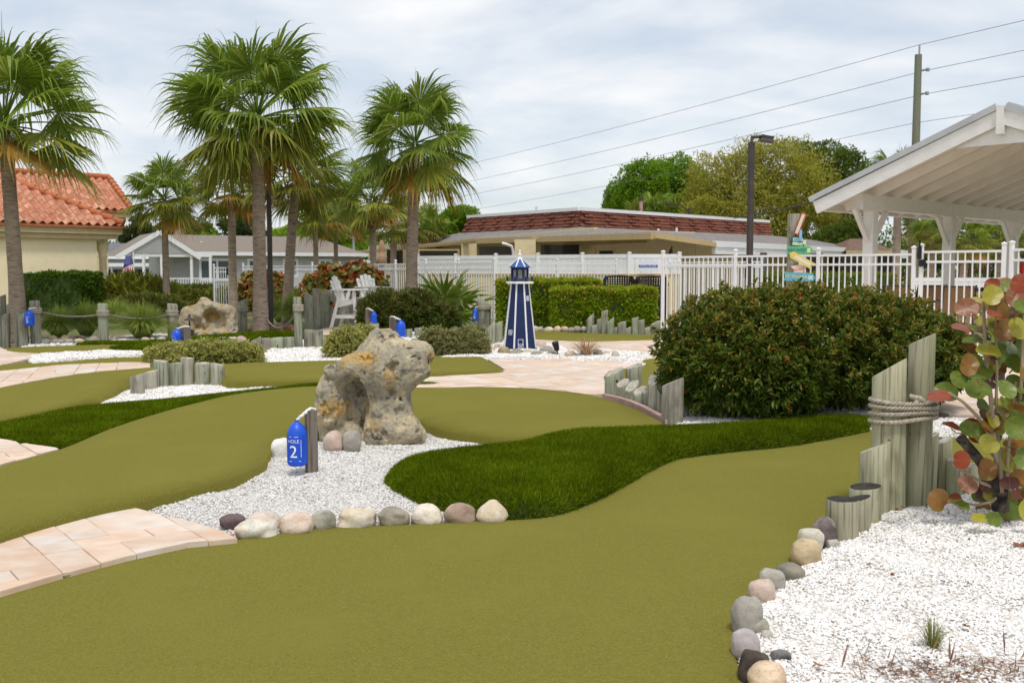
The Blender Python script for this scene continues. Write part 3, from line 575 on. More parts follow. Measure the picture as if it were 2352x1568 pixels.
# ------------------------------------------------------------------ coral rocks (implicit surface, surface nets)
def nets(fn, lo, hi, h):
    ax = [np.arange(lo[i], hi[i] + h, h) for i in range(3)]; X, Y, Z = np.meshgrid(*ax, indexing='ij'); shp = X.shape
    D = fn(np.stack([X.ravel(), Y.ravel(), Z.ravel()], 1)).reshape(shp); s = D < 0
    c = [(a, b, e) for a in (0, 1) for b in (0, 1) for e in (0, 1)]
    sl = lambda A, o: A[o[0]:shp[0] - 1 + o[0], o[1]:shp[1] - 1 + o[1], o[2]:shp[2] - 1 + o[2]]
    cnt = sum(sl(s, o).astype(int) for o in c); act = (cnt > 0) & (cnt < 8)
    idx = -np.ones(act.shape, int); ii = np.argwhere(act); idx[tuple(ii.T)] = np.arange(len(ii))
    acc = np.zeros((len(ii), 3)); w_ = np.zeros(len(ii))
    for a in c:
        for d in range(3):
            if a[d]: continue
            b = list(a); b[d] = 1; da = D[tuple((ii + a).T)]; db = D[tuple((ii + b).T)]; m = (da < 0) != (db < 0)
            t = np.where(m, da / np.where(m, da - db, 1), 0); p = np.array(a, float) + np.zeros((len(ii), 3)); p[:, d] += t
            acc += p * m[:, None]; w_ += m
    V = np.array(lo) + (ii + acc / w_[:, None]) * h; Fs = []
    for d in range(3):
        e1, e2 = [(1, 2), (2, 0), (0, 1)][d]
        A = D[:-1] if d == 0 else D[:, :-1] if d == 1 else D[:, :, :-1]; B = D[1:] if d == 0 else D[:, 1:] if d == 1 else D[:, :, 1:]
        for sg, m in ((1, (A < 0) & (B >= 0)), (-1, (A >= 0) & (B < 0))):
            q = np.argwhere(m); ok = (q[:, e1] > 0) & (q[:, e2] > 0) & (q[:, e1] < shp[e1] - 1) & (q[:, e2] < shp[e2] - 1); q = q[ok]
            def at(o1, o2): r = q.copy(); r[:, e1] += o1; r[:, e2] += o2; return idx[tuple(r.T)]
            f = np.stack([at(-1, -1), at(0, -1), at(0, 0), at(-1, 0)], 1); Fs.append(f if sg > 0 else f[:, ::-1])
    Fc = np.concatenate(Fs); Fc = Fc[(Fc >= 0).all(1)]; return V, Fc
def smin(a, b, k): h = np.clip(0.5 + 0.5 * (b - a) / k, 0, 1); return b * (1 - h) + a * h - k * h * (1 - h)
def caps(p, a, b, ra, rb, sy=1.0):
    a, b = np.array(a, float), np.array(b, float); p = p.copy(); p[:, 1] = a[1] + (p[:, 1] - a[1]) / sy
    ba = b - a; t = np.clip((p - a) @ ba / (ba @ ba), 0, 1); return np.linalg.norm(p - a - t[:, None] * ba, axis=1) - (ra + (rb - ra) * t)
def ell(p, c, r): r = np.array(r, float); q = (p - c) / r; k = np.linalg.norm(q, axis=1); return (k - 1) * r.min()
def fbm(p, f, s, o=4):
    r = 0; a = 1; tot = 0
    for i in range(o): r = r + a * (vnoise(p * f, s + i) - 0.5); tot += a; a *= 0.55; f *= 2.1
    return r / tot
def near_only(fn, plain):
    def g(p):
        d = plain(p); m = np.abs(d) < 0.14; d[m] = fn(p[m]); return d
    return g
def rock1(p, plain=False):
    w_ = p if plain else p + np.stack([fbm(p, 5, 3, 2), fbm(p, 5, 13, 2), fbm(p, 5, 23, 2)], 1) * 0.06; k = 0.07
    d = caps(w_, (.13, -.02, .02), (.13, 0, .52), .23, .20, 0.9)
    d = smin(d, ell(w_, (.14, .0, .68), (.37, .25, .24)), k); d = smin(d, caps(w_, (.16, .02, .75), (.13, .02, .87), .19, .15), k); d = smin(d, caps(w_, (.1, .02, .8), (.04, .02, .90), .12, .105), k)
    d = smin(d, caps(w_, (.25, 0, .72), (.46, -.02, .80), .18, .10), k); d = smin(d, caps(w_, (.08, -.02, .70), (-.33, -.08, .62), .21, .11), 0.06)
    d = smin(d, ell(w_, (-.40, .02, .32), (.14, .2, .30)), 0.05); d = smin(d, ell(w_, (-.14, .16, .36), (.34, .12, .4)), 0.06)
    d = smin(d, caps(w_, (-.36, .0, .02), (-.2, .02, .08), .13, .1), 0.05)
    d = smin(d, caps(w_, (.36, -.02, .04), (.33, 0, .16), .12, .09), 0.04); d = smin(d, ell(w_, (.17, -.12, .10), (.24, .14, .16)), 0.04)
    d = -smin(-d, ell(w_, (-.17, -.14, .40), (.115, .24, .2)), 0.03)
    for c, r in (((.19, -.2, .69), .03), ((.16, -.19, .50), .03), ((.20, -.19, .47), .022), ((.02, -.2, .74), .02), ((.19, -.27, .07), .03), ((-.24, -.1, .16), .05)): d = -smin(-d, np.linalg.norm(w_ - c, axis=1) - r, 0.02)
    if plain: return d
    n = fbm(p, 8, 40, 5); pit = np.clip(fbm(p, 17, 60, 3) - 0.07, 0, 1); return d - n * 0.07 + pit * 0.22
def rock2(p, plain=False):
    w_ = p if plain else p + np.stack([fbm(p, 4, 3, 2), fbm(p, 4, 13, 2), fbm(p, 4, 23, 2)], 1) * 0.08
    d = caps(w_, (-.5, 0, .25), (-.45, 0, .55), .2, .14); d = smin(d, ell(w_, (-.05, .08, .4), (.5, .22, .38)), 0.08); d = smin(d, caps(w_, (-.1, 0, .5), (-.08, 0, .82), .24, .09), 0.08)
    d = smin(d, caps(w_, (.1, 0, .62), (.52, 0, .6), .2, .12), 0.08); d = smin(d, caps(w_, (.5, 0, .6), (.55, -.03, .1), .13, .14), 0.06); d = smin(d, ell(w_, (.1, -.05, .05), (.6, .25, .13)), 0.06)
    d = -smin(-d, ell(w_, (.13, -.2, .40), (.20, .27, .28)), 0.04); d = -smin(-d, ell(w_, (-.05, -.2, .68), (.07, .1, .08)), 0.03); d = -smin(-d, ell(w_, (-.42, -.1, .08), (.16, .2, .1)), 0.04)
    if plain: return d
    return d - fbm(p, 6, 40, 4) * 0.12 + np.clip(fbm(p, 14, 60, 2) - 0.08, 0, 1) * 0.14
def mk_coral(name, grey, tan, ochre, pale, dark, w1=0.45):
    m, t, b, out = newmat(name)
    f1, _ = noise_fac(t, 7, detail=8, rough=0.65, lo=0.42, hi=0.58); f2, _ = noise_fac(t, 3.6, detail=5, lo=0.53, hi=0.66); f3, nf = noise_fac(t, 42, detail=6, rough=0.7, lo=0.5, hi=0.68); f4, _ = noise_fac(t, 4.1, detail=4, lo=0.55, hi=0.68)
    c = mixc(t, f1, grey, tan); c = mixc(t, f2, c, ochre); c = mixc(t, f4, c, pale)
    mm = node(t, 'ShaderNodeMath', operation='MULTIPLY'); mm.inputs[1].default_value = 0.55; t.links.new(f3, mm.inputs[0]); c = mixc(t, mm.outputs[0], c, dark)
    t.links.new(c, b.inputs['Base Color']); b.inputs['Roughness'].default_value = 0.95; b.inputs['Specular IOR Level'].default_value = 0.15
    _, n2 = noise_fac(t, 70, detail=6, rough=0.7); bp = t.nodes.new('ShaderNodeBump'); bp.inputs['Strength'].default_value = 0.9; bp.inputs['Distance'].default_value = 0.02; t.links.new(n2, bp.inputs['Height']); t.links.new(bp.outputs[0], b.inputs['Normal']); return m
coral1 = mk_coral('coral_rock_grey', S(160,153,136), S(194,182,154), S(204,166,98), S(222,206,168), S(72,65,55), 2)
coral2 = mk_coral('coral_rock_tan', S(184,168,140), S(200,186,160), S(176,138,62), S(192,180,162), S(88,72,50))
V, Fc = nets(near_only(rock1, lambda p: rock1(p, True)), (-.66, -.42, -.06), (.72, .42, 1.12), 0.0095)
q = G(855, 1018, -0.04); tag(ob('coral_rock', arr_mesh('coral_rock', V, Fc, smooth=True), coral1, loc=(q.x, q.y + 0.2, -0.05), sc=(1, 1, 1)), 'large grey and ochre coral rock with a deep hollow on the white gravel', 'rock')
V, Fc = nets(near_only(rock2, lambda p: rock2(p, True)), (-.8, -.45, -.06), (.85, .5, 1.05), 0.02)
q = G(476, 772, 0); tag(ob('coral_rock', arr_mesh('coral_rock', V, Fc, smooth=True), coral2, loc=(q.x, q.y + 0.1, -0.02), sc=(1.0, 1, 1.0)), 'pale tan coral rock between the rope fence posts', 'rock')
# ------------------------------------------------------------------ logs and ropes
def log_mesh(r, h, slope=0.0, sdir=0.0, n=20, seed=0, bury=0.12):
    b = MB(); rs = random.Random(seed); ph = [rs.uniform(0, 6) for _ in range(3)]; ring = []
    rr = lambda a: r * (1 + 0.025 * math.sin(3 * a + ph[0]) + 0.018 * math.sin(5 * a + ph[1]))
    levels = [0, 0.25, 0.5, 0.75, 0.98, 1.0]; vs = []
    for li, t in enumerate(levels):
        for k in range(n):
            a = 2 * PI * k / n; q = rr(a) * (1.0 if li < 5 else 0.95); x, y = q * math.cos(a), q * math.sin(a)
            zt = h + slope * (x * math.cos(sdir) + y * math.sin(sdir)); z = -bury + (zt + bury) * t
            if li == 4: z = zt - 0.006
            vs.append((x, y, z))
    fs = [(i * n + k, i * n + (k + 1) % n, (i + 1) * n + (k + 1) % n, (i + 1) * n + k) for i in range(5) for k in range(n)]
    b.add(vs, fs, 0, True); b.add(vs[-n:], [tuple(range(n))], 1); return b
def log(parent, x, wpx, top, base, z=-0.04, slope=0.0, sdir=0.0, wood=None, end=None, seed=0, dy=0.0, name='log'):
    q = G(x, base, z); D = q.y; r = wpx * pxm(D) / 2; h = (base - top) * pxm(D) - abs(0)
    pl = parent.location
    o = log_mesh(r, h, slope, sdir, seed=seed).build(name, [wood or logwood, end or cutend], parent, loc=(q.x - pl.x, q.y + r * 0.6 + dy - pl.y, z - pl.z), rot=(random.uniform(-.015, .015), random.uniform(-.015, .015), 0)); return o, r, h
def rope_ring(r0x, r0y, cx, cy, z, rr=0.016, twist=60, n=72, hf=None, hullr=None):   # a twisted 3-strand rope loop
    b = MB(); per = []
    if hullr: # around two posts: stadium outline ((x1,y1,r1),(x2,y2,r2))
        (x1, y1, r1), (x2, y2, r2) = hullr; pts = []
        for k in range(180):
            a = 2 * PI * k / 180; pts.append((x1 + r1 * math.cos(a), y1 + r1 * math.sin(a))); pts.append((x2 + r2 * math.cos(a), y2 + r2 * math.sin(a)))
        hl = geometry.convex_hull_2d([Vector(p) for p in pts]); pp = [Vector((pts[i][0], pts[i][1], 0)) for i in hl]
    else: pp = [Vector((cx + r0x * math.cos(2 * PI * k / 48), cy + r0y * math.sin(2 * PI * k / 48), 0)) for k in range(48)]
    L = [0]
    for i in range(len(pp)): L.append(L[-1] + (pp[(i + 1) % len(pp)] - pp[i]).length)
    tot = L[-1]; m = int(tot / (rr * 0.55)); path = []
    j = 0
    for k in range(m):
        s_ = tot * k / m
        while L[j + 1] < s_: j += 1
        t = (s_ - L[j]) / max(1e-9, L[j + 1] - L[j]); p = pp[j].lerp(pp[(j + 1) % len(pp)], t); path.append(Vector((p.x, p.y, z + (hf(k / m) if hf else 0))))
    ctr = sum(path, Vector()) / len(path)
    for st in range(3):
        q = []
        for k, p in enumerate(path):
            d = (path[(k + 1) % m] - path[k - 1]).normalized(); up = Vector((0, 0, 1)); sd = d.cross(up).normalized()
            a = 2 * PI * (round(tot / (rr * 5.5)) * k / m + st / 3); q.append(p + (sd * math.cos(a) + up * math.sin(a)) * rr * 0.5)
        q.append(q[0]); b.tube(q, rr * 0.56, n=5, cap=False)
    return b
def log_row(name, label, cat, items, group=None, wood=None, z=-0.04, end=None):
    q = G(items[0][0], items[0][3], z); t = thing(name, label, cat, (q.x, q.y, z), group=group)
    for i, it in enumerate(items):
        x, wd, tp, bs = it[:4]; sl, sdr = (it[4], it[5]) if len(it) > 5 else (random.uniform(-.15, .15), random.uniform(0, 6))
        log(t, x, wd, tp, bs, z, sl, sdr, wood, end if len(it) < 7 else it[6], seed=int(x), dy=it[7] if len(it) > 7 else 0)
    return t
gL = 'short log edging rows'
log_row('log_edging', 'curved row of seven short grey logs on the thin gravel bed', 'log edging', [(313,32,861,903,.25,0),(345,33,853,892,.2,.3),(368,33,829,888,.15,3),(401.5,30,834,885,.1,0),(429,30,822,883,-.1,0),(462.6,33,834,883,.1,1.5),(497,32,836,882,-.2,.2)], gL)
log_row('log_edging', 'low log wall holding the far gravel bed beside the tall rope post', 'log edging', [(585,27,779,808,.5,0),(609,21,777,807),(634,31,776,803),(662,26,775,802),(708,23,757,799),(731,22,758,800),(752,22,774,801),(776,22,776,801),(800,22,778,801)], gL, z=0.0)
log_row('log_edging', 'stepped row of slanted logs below the trimmed hedge', 'log edging', [(1356,17,726,762,.9,0),(1366,17,747,763,.3,0),(1377,13,732,763,.5,0),(1389,15,713,765,.3,0),(1402.5,18,735,766,.8,0),(1416,16,752,766,.2,0),(1429,19,740,767,.3,0),(1443,15,753,767,.4,0),(1459,16,730,767,.3,0),(1473,16,735,767,.2,0),(1488,18,752,767,.3,0),(1506,23,741,767,.5,0)], gL, z=0.0)
log_row('log_edging', 'pair of split slanted logs just left of the lighthouse', 'log edging', [(1125,23,748,792,.9,0),(1144,20,741,789,.4,0)], gL, z=0.0)
log_row('log_edging', 'two round log stubs standing beside the far hole signs', 'log edging', [(860,20,744,768,.1,0),(939,16,756,779,.1,0),(960,18,753,774,.1,0)], gL, z=0.0)['label'] = 'three round log stubs beside the far hole signs'
log_row('log_edging', 'curved row of slanted logs with pale cut tops beside the big bush', 'log edging', [(1470,40,851,925,.35,.2,None,0.55),(1411,42,854,914,.55,.2),(1432,31,879,920,.6,.75),(1453,33,886,926,.8,.7),(1471,31,897,931,.7,.7),(1489,29,896,937,.4,.7),(1511,46,864,945,.9,.65),(1525,30,904,954,.7,2.6),(1547,50,876,978,.45,-.3),(1576,24,917,968,.3,0,None,0.1)], gL, z=-0.03)
t = log_row('rope_bound_posts', 'tall rope bound posts stepping down to tarred log stubs at the right gravel', 'posts', [(1941,75,1148,1236,.0,0,tarend),(1972,66,1147,1217,.3,-.3,tarend),(1993,74,1119,1199,.12,0.1,tarend),(2012,68,1026,1178,.5,-.55),(2047,76,840,1170,.62,-.5),(2113,58,772,1163,.5,-.5)], None, wood=greenlog, z=-0.045)
e, f_ = t.children[4], t.children[5]
ze = [(916 + 979) / 2]
for i, yy in enumerate([965, 951, 937, 924]):
    zc = P(2080, yy, G(2080, 1168, -0.045).y).z - t.location.z
    rw = 0.0155
    k = 0.107; k2 = 0.086
    hf = (lambda u, i=i: 0.012 * math.sin(2 * PI * u + i) + (0.02 * math.exp(-((u - 0.25) / 0.05) ** 2) if i == 3 else 0))
    rope_ring(0, 0, 0, 0, zc, rr=rw, hf=hf, hullr=((e.location.x, e.location.y, k + rw), (f_.location.x, f_.location.y, k2 + rw))).build('rope_wrap', ropemat, t)
kn = MB(); c0 = Vector((f_.location.x - 0.075, f_.location.y - 0.105, P(2080, 928, 6.2).z - t.location.z))
kn.tube([c0 + Vector((.03, -.01, .02)), c0 + Vector((0, -.03, -.0)), c0 + Vector((-.02, -.02, -.03)), c0 + Vector((.02, -.01, -.06))], 0.017, n=8); kn.tube([c0 + Vector((-.04, -.01, .03)), c0 + Vector((0.01, -.035, .02)), c0 + Vector((.05, -.01, .0))], 0.016, n=8); kn.build('rope_knot', ropemat, t)
log_row('log_edging', 'leaning green grey stakes behind the sea grape stems', 'log edging', [(2140,27,996,1133,.4,0),(2166,40,1008,1129,.4,.2),(2197,38,1052,1136,.3,0),(2232,38,1068,1134,.2,0),(2268,36,1075,1130,.1,0)], gL, wood=greenlog, z=-0.045)
log_row('log_palisade', 'tall palisade of grey split posts behind the white chairs', 'palisade', [(709,19,675,754,-.5,0),(727,21,664,752,-.2,0),(746,18,672,750,-.4,0),(757,15,668,749,-.4,0),(769,15,662,748,.2,0),(781,16,668,747,-.3,0),(795,16,672,746,.2,0),(809,16,674,745,.1,0)], None, z=0.02)
log_row('log_palisade', 'cluster of uneven split posts at the far left picture edge', 'palisade', [(-14,20,672,787,.2,0),(4,19,681,787,.5,0),(12,16,722,789,.6,0),(27,20,695,788,.7,0),(40,16,715,789,.6,0),(51,19,722,790,.6,0)], None, z=0.0)
# rope fence (left)
def rope_fence(label, posts, spans, z=0.0, wraps=4):
    q = G(posts[0][0], posts[0][3], z); t = thing('rope_fence', label, 'rope fence', (q.x, q.y, z)); pos = []
    for x, wd, tp, bs, sl in posts:
        o, r, h = log(t, x, wd, tp, bs, z, sl, 3.1, seed=int(x), name='post'); pos.append((o.location.copy(), r, h))
        for k in range(wraps): 
            o2 = rope_ring(r + 0.012, r + 0.012, o.location.x, o.location.y, h - 0.16 - k * 0.03, rr=0.017).build('rope_wrap', ropemat, t)
    for a, b in spans:
        (pa, ra, ha), (pb, rb, hb) = pos[a], pos[b]; A = pa + Vector((0, 0, ha - 0.2)); B = pb + Vector((0, 0, hb - 0.22)); m = MB(); pts = []
        for k in range(25):
            u = k / 24; p = A.lerp(B, u); p.z -= 0.22 * (A - B).length / 2.2 * 4 * u * (1 - u) * 0.7; pts.append(p)
        m.tube(pts, 0.019, n=8).build('rope_span', ropegrey, t)
    return t
rope_fence('low rope fence of rounded grey posts at the left before the grasses', [(80,23,690,787,0),(235.6,22,697,784,.05),(394.5,23,698,775,.1)], [(0, 1), (1, 2)])
rope_fence('low rope fence of slant cut posts right of the far coral rock', [(556,21,690,764,-.5),(603,20,697,762,-.4),(685,18.5,682,800,.0)], [(0, 1), (1, 2)])
t = rope_fence('thick slant topped piling wrapped with rope behind the small palm', [(1111,30,690,753,.9),(1055,16,690,748,0)], [(1, 0)], wraps=3)
# ------------------------------------------------------------------ lettering
def text_polys(s, size=1.0, res=3):
    c = bpy.data.curves.new('t', 'FONT'); c.body = s; c.size = size; c.align_x = 'CENTER'; c.align_y = 'CENTER'; c.resolution_u = res
    o = bpy.data.objects.new('t', c); COL.objects.link(o); dg = bpy.context.evaluated_depsgraph_get(); me = bpy.data.meshes.new_from_object(o.evaluated_get(dg))
    bm = bmesh.new(); bm.from_mesh(me); bmesh.ops.triangulate(bm, faces=bm.faces)
    bmesh.ops.subdivide_edges(bm, edges=[e for e in bm.edges if e.calc_length() > size * 0.25], cuts=1); bmesh.ops.triangulate(bm, faces=bm.faces)
    bm.verts.index_update(); V = [v.co.copy() for v in bm.verts]; Fs = [[v.index for v in f.verts] for f in bm.faces]; bm.free()
    bpy.data.objects.remove(o); bpy.data.curves.remove(c); bpy.data.meshes.remove(me); return V, Fs
# ------------------------------------------------------------------ hole signs: blue buoy hung on a post
def buoy_r(z, R, H):
    t = z / H
    if t < 0.08: return R * (0.82 + 0.18 * math.sqrt(max(0, 1 - (1 - t / 0.08) ** 2)))
    if t < 0.62: return R
    u = (t - 0.62) / 0.38; return R * max(0.16, math.sqrt(max(0, 1 - (u * 0.98) ** 2.3)))
def buoy(parent, R, H, loc, face, txt, tilt=0.0, frame=True):
    N = 26; prof = [(buoy_r(H * i / N, R, H), H * i / N) for i in range(N + 1)]; prof = [(R * 0.5, -0.004)] + prof + [(R * 0.2, H * 1.01), (R * 0.2, H * 1.06)]
    o = MB().lathe(prof, 28).build('buoy', bluemat, parent, loc=loc, rot=(tilt, 0.0, 0))
    m = MB()
    def wrap(V, cz, cx=0.0):
        out = []
        for v in V:
            z = cz + v.y; r = buoy_r(max(0, min(H, z)), R, H) + 0.0015; a = face + (v.x + cx) / R; out.append((r * math.cos(a), r * math.sin(a), z))
        return out
    if txt:
        V, Fs = text_polys('HOLE', H * 0.115); m.add(wrap([Vector((v.x * 0.95, v.y)) for v in V], H * 0.585), Fs)
        V, Fs = text_polys(txt, H * 0.40); m.add(wrap(V, H * 0.335), Fs)
    if frame:
        w_ = 0.0035
        for (x0, x1, y0, y1) in ((-.5, -.12, .13, .13), (-.5, -.18, .69, .69), (.12, .5, .69, .69), (.78, .78, .22, .62), (.55, .78, .13, .13)):
            n = 6; V = []; 
            for k in range(n + 1):
                u = k / n; x, y = (x0 + (x1 - x0) * u) * R, (y0 + (y1 - y0) * u) * H
                V += [Vector((x - (w_ / 2 if x0 == x1 else 0), y - (0 if x0 == x1 else w_ / 2))), Vector((x + (w_ / 2 if x0 == x1 else 0), y + (0 if x0 == x1 else w_ / 2)))]
            m.add(wrap(V, 0), [(2 * k, 2 * k + 2, 2 * k + 3, 2 * k + 1) for k in range(n)])
    if m.v: m.build('lettering', whiteletter, o)
    return o
def hole_sign(label, px0, px1, top, base, bx0, bx1, by0, by1, txt, z=-0.04, yaw=0.5, face=-PI / 2, side=-1):
    q = G((px0 + px1) / 2, base, z); D = q.y; s = pxm(D); t = thing('hole_sign', label, 'hole sign', (q.x, D + 0.05, z), group='blue buoy hole signs')
    w_ = (px1 - px0) * s * 0.78; h = (base - top) * s
    MB().box((0, 0, h / 2 - 0.05), (w_, w_ * 0.9, h + 0.1), Matrix.Rotation(yaw, 3, 'Z'), ch=0.004).build('post', greyplank, t)
    R = (bx1 - bx0) * s / 2; H = (by1 - by0) * s; cx = ((bx0 + bx1) / 2 - (px0 + px1) / 2) * s
    zb = P(0, by1, D).z - z
    buoy(t, R, H, (cx, -0.06 - R * 0.25, zb), face, txt)
    r = MB(); A = Vector((cx, -0.06 - R * .25, zb + H * 1.04)); B = Vector((side * -0.0, -0.01, h + 0.012))
    r.tube([A, A.lerp(B, 0.4) + Vector((0, -0.015, 0.0)), A.lerp(B, 0.8) + Vector((0, -.02, .005)), B, B + Vector((-side * w_ * 0.35, 0.01, -0.005)), B + Vector((-side * w_ * 0.5, 0.02, -0.06))], max(0.011, R * 0.15), n=7)
    for k in range(3): c = A.lerp(B, 0.35 + 0.25 * k) + Vector((0, -0.015, 0.0)); r.tube([c + Vector((-.015, 0, -.01)), c + Vector((0, -.012, 0.004)), c + Vector((.015, 0, .01))], max(0.012, R * 0.16), n=6)
    r.build('rope', whitepaint, t); return t
hole_sign('blue buoy sign reading hole two hung on a weathered post in the centre gravel', 697, 729, 940, 1085, 662, 708, 966, 1066, '2', face=-PI / 2 - 0.18)
hole_sign('blue buoy sign with a three half sunk in the silvery low shrub', 417, 438, 751, 800, 397, 420, 756, 797, '3', z=0.0, face=-PI / 2 - 0.85)
hole_sign('blue buoy sign beside the white chair in front of the dark shrub', 838, 853, 709, 762, 852, 867, 716, 743, None, z=0.0, face=-0.3, side=1)
hole_sign('blue buoy sign peeking over the top of the large coral rock', 893, 911, 728, 775, 911, 932, 736, 776, None, z=0.0, face=-0.3, side=1)
def hung_buoy(label, bx0, bx1, by0, by1, txt, D, face):
    s = pxm(D); c = P((bx0 + bx1) / 2, by1, D); t = thing('hole_buoy', label, 'hole sign', c, group='blue buoy hole signs'); R = (bx1 - bx0) * s / 2; H = (by1 - by0) * s
    buoy(t, R, H, (0, 0, 0), face, txt, frame=False); MB().tube([(0, 0, H * 1.03), (0.01, 0, H * 1.12), (R * 0.9, 0.1, H * 1.18)], R * 0.12, n=6).build('rope', whitepaint, t); return t
hung_buoy('blue buoy sign with a five hung on the first rope fence post', 57, 79, 713, 748, '5', 20.2, -PI / 2)
hung_buoy('blue buoy sign with a six hung beside the rope wrapped piling', 1085, 1098, 709, 737, '6', 25.4, -PI / 2 - 0.3)
# ------------------------------------------------------------------ lighthouse
navy = pm('navy_paint', S(30,46,90), S(25,40,80), scale=6, rough=0.5); navy2 = pm('navy_roof_paint', S(58,92,152), S(48,80,138), scale=6, rough=0.5); glassmat = pm('frosted_glass', S(170,166,158), S(130,126,120), scale=8, rough=0.35)
q = G(1194, 806, 0.0); LT = thing('lawn_lighthouse', 'navy and white wooden ornamental lighthouse standing on the paver plaza', 'lighthouse', (q.x, q.y + 0.28, 0.0))
OFF = rad(-90 + 3); R0, R1, HT = 0.315, 0.172, 1.245
def octp(R, z, k): a = OFF + rad(22.5) + k * PI / 4; return Vector((R * math.cos(a), R * math.sin(a), z))
b = MB(); b.add([octp(R0, 0.03, k) for k in range(8)] + [octp(R1, HT, k) for k in range(8)], [(k, (k + 1) % 8, 8 + (k + 1) % 8, 8 + k) for k in range(8)] + [tuple(range(8))[::-1], tuple(range(8, 16))]); b.build('tower', navy, LT)
b = MB(); b.add([octp(R0 + .03, -0.05, k) for k in range(8)] + [octp(R0 + .03, 0.045, k) for k in range(8)], [(k, (k + 1) % 8, 8 + (k + 1) % 8, 8 + k) for k in range(8)] + [tuple(range(8))[::-1], tuple(range(8, 16))]); b.build('base', navy, LT)
for k in range(8): 
    a, c = octp(R0 + .004, 0.045, k), octp(R1 + .004, HT, k); MB().beam(a, c, 0.028, 0.014, up=Vector((a.x, a.y, 0)).normalized()).build('corner_trim', white, LT)
b = MB(); b.lathe([(.26, HT), (.27, HT + .006), (.27, HT + .034), (.26, HT + .04)], 8, smooth=False, ph=OFF + rad(22.5)); b.build('gallery_deck', white, LT)
RL = 0.155; zl0, zl1 = HT + .04, HT + .30
lr = MB()
for k in range(8):
    a, c = octp(RL, zl0, k), octp(RL, zl0, (k + 1) % 8); lr.beam(a, a + Vector((0, 0, zl1 - zl0)), .034, .034, up=Vector((a.x, a.y, 0)).normalized())
    lr.beam(a + Vector((0, 0, .03)), c + Vector((0, 0, .03)), .022, .06); lr.beam(a + Vector((0, 0, .24)), c + Vector((0, 0, .24)), .022, .04)
lr.build('lantern_frame', navy, LT)
for k in range(8): a, c = octp(RL - .008, zl0 + .05, k), octp(RL - .008, zl0 + .05, (k + 1) % 8); MB().add([a, c, c + Vector((0, 0, .17)), a + Vector((0, 0, .17))], [(0, 1, 2, 3)]).build('pane', glassmat, LT)
for k in range(8):
    a = octp(.25, zl0, k); MB().tube([a, a + Vector((0, 0, .095))], .014, n=8).build('gallery_post', navy, LT)
    c = octp(.25, zl0, (k + 1) % 8); MB().tube([a + Vector((0, 0, .03)), c + Vector((0, 0, .03))], .003, n=5).tube([a + Vector((0, 0, .065)), c + Vector((0, 0, .065))], .003, n=5).build('gallery_rail', ropegrey, LT)
RR = 0.222; zr, zt = zl1, zl1 + .172
b = MB(); b.add([octp(RR, zr, k) for k in range(8)] + [octp(RR, zr + .012, k) for k in range(8)] + [octp(.03, zt, k) for k in range(8)], [(k, (k + 1) % 8, 8 + (k + 1) % 8, 8 + k) for k in range(8)] + [(8 + k, 8 + (k + 1) % 8, 16 + (k + 1) % 8, 16 + k) for k in range(8)] + [tuple(range(8))[::-1], tuple(range(16, 24))]); rf = b.build('roof', navy2, LT)
for k in range(8): a, c = octp(RR + .002, zr + .014, k), octp(.035, zt + .002, k); MB().beam(a, c, 0.022, 0.01, up=Vector((a.x, a.y, .5)).normalized()).build('roof_trim', white, rf)
MB().lathe([(.045, zt - .01), (.04, zt + .012), (.022, zt + .02), (.018, zt + .035), (.034, zt + .06), (.034, zt + .08), (.016, zt + .10), (.013, zt + .115), (.024, zt + .128), (.024, zt + .142), (.008, zt + .155)], 16).build('finial', white, LT)
def on_facet(k, z, u, out=0.006):           # point on facet k at height z and sideways offset u
    t_ = z / HT; R = R0 + (R1 - R0) * t_; a, c = octp(R, z, k), octp(R, z, (k + 1) % 8); m = (a + c) / 2; d = (c - a).normalized(); nr = Vector((m.x, m.y, 0)).normalized(); return m + d * u + nr * out
def facet_frame(name, k, z0, h, w_, bars, mid_x=False):
    b = MB(); bw = .008
    segs = [((-w_ / 2, z0), (w_ / 2, z0)), ((-w_ / 2, z0 + h), (w_ / 2, z0 + h)), ((-w_ / 2, z0), (-w_ / 2, z0 + h)), ((w_ / 2, z0), (w_ / 2, z0 + h))] + bars
    nr = on_facet(k, .5, 0, 1) - on_facet(k, .5, 0, 0)
    for (u0, a), (u1, c) in segs: b.beam(on_facet(k, a, u0, .005), on_facet(k, c, u1, .005), bw, .012, up=nr)
    return b.build(name, white, LT)
facet_frame('window', 6, .30, .085, .075, [((0, .30), (0, .385)), ((-.0375, .342), (.0375, .342))]).name = 'window'
for kk, z0 in ((0, .93),): facet_frame('window', kk, z0, .085, .06, [((0, z0), (0, z0 + .085)), ((-.03, z0 + .042), (.03, z0 + .042))])
facet_frame('door', 7, .045, .17, .09, [((-.045, .045 + .08), (.045, .045 + .08)), ((-.045, .045), (.045, .125)), ((.045, .045), (-.045, .125))])
# ------------------------------------------------------------------ small lights
q = G(1280, 818, 0.0); t = thing('spot_light', 'small dark spot light on a stake beside the lighthouse stones', 'spot light', q)
MB().tube([(0, 0, -.05), (0, 0, .1)], .012, n=8).box((0, 0, .02), (.1, .06, .03)).build('stake', blackmat, t)
MB().lathe([(.02, 0), (.045, .02), (.055, .12), (.06, .17), (.05, .172)], 14).build('lamp_head', blackmat, t, loc=(0, 0, .09), rot=(.2, -.25, 0))
q = G(436, 775, 0.0); t = thing('path_light', 'black path light with a conical hat before the far coral rock', 'path light', (q.x, q.y, 0))
MB().tube([(0, 0, -.05), (0, 0, .40)], .018, n=8).build('stem', bronze, t); MB().lathe([(.13, .38), (.11, .40), (.03, .45), (.03, .50), (.02, .52)], 14).build('hat', bronze, t)
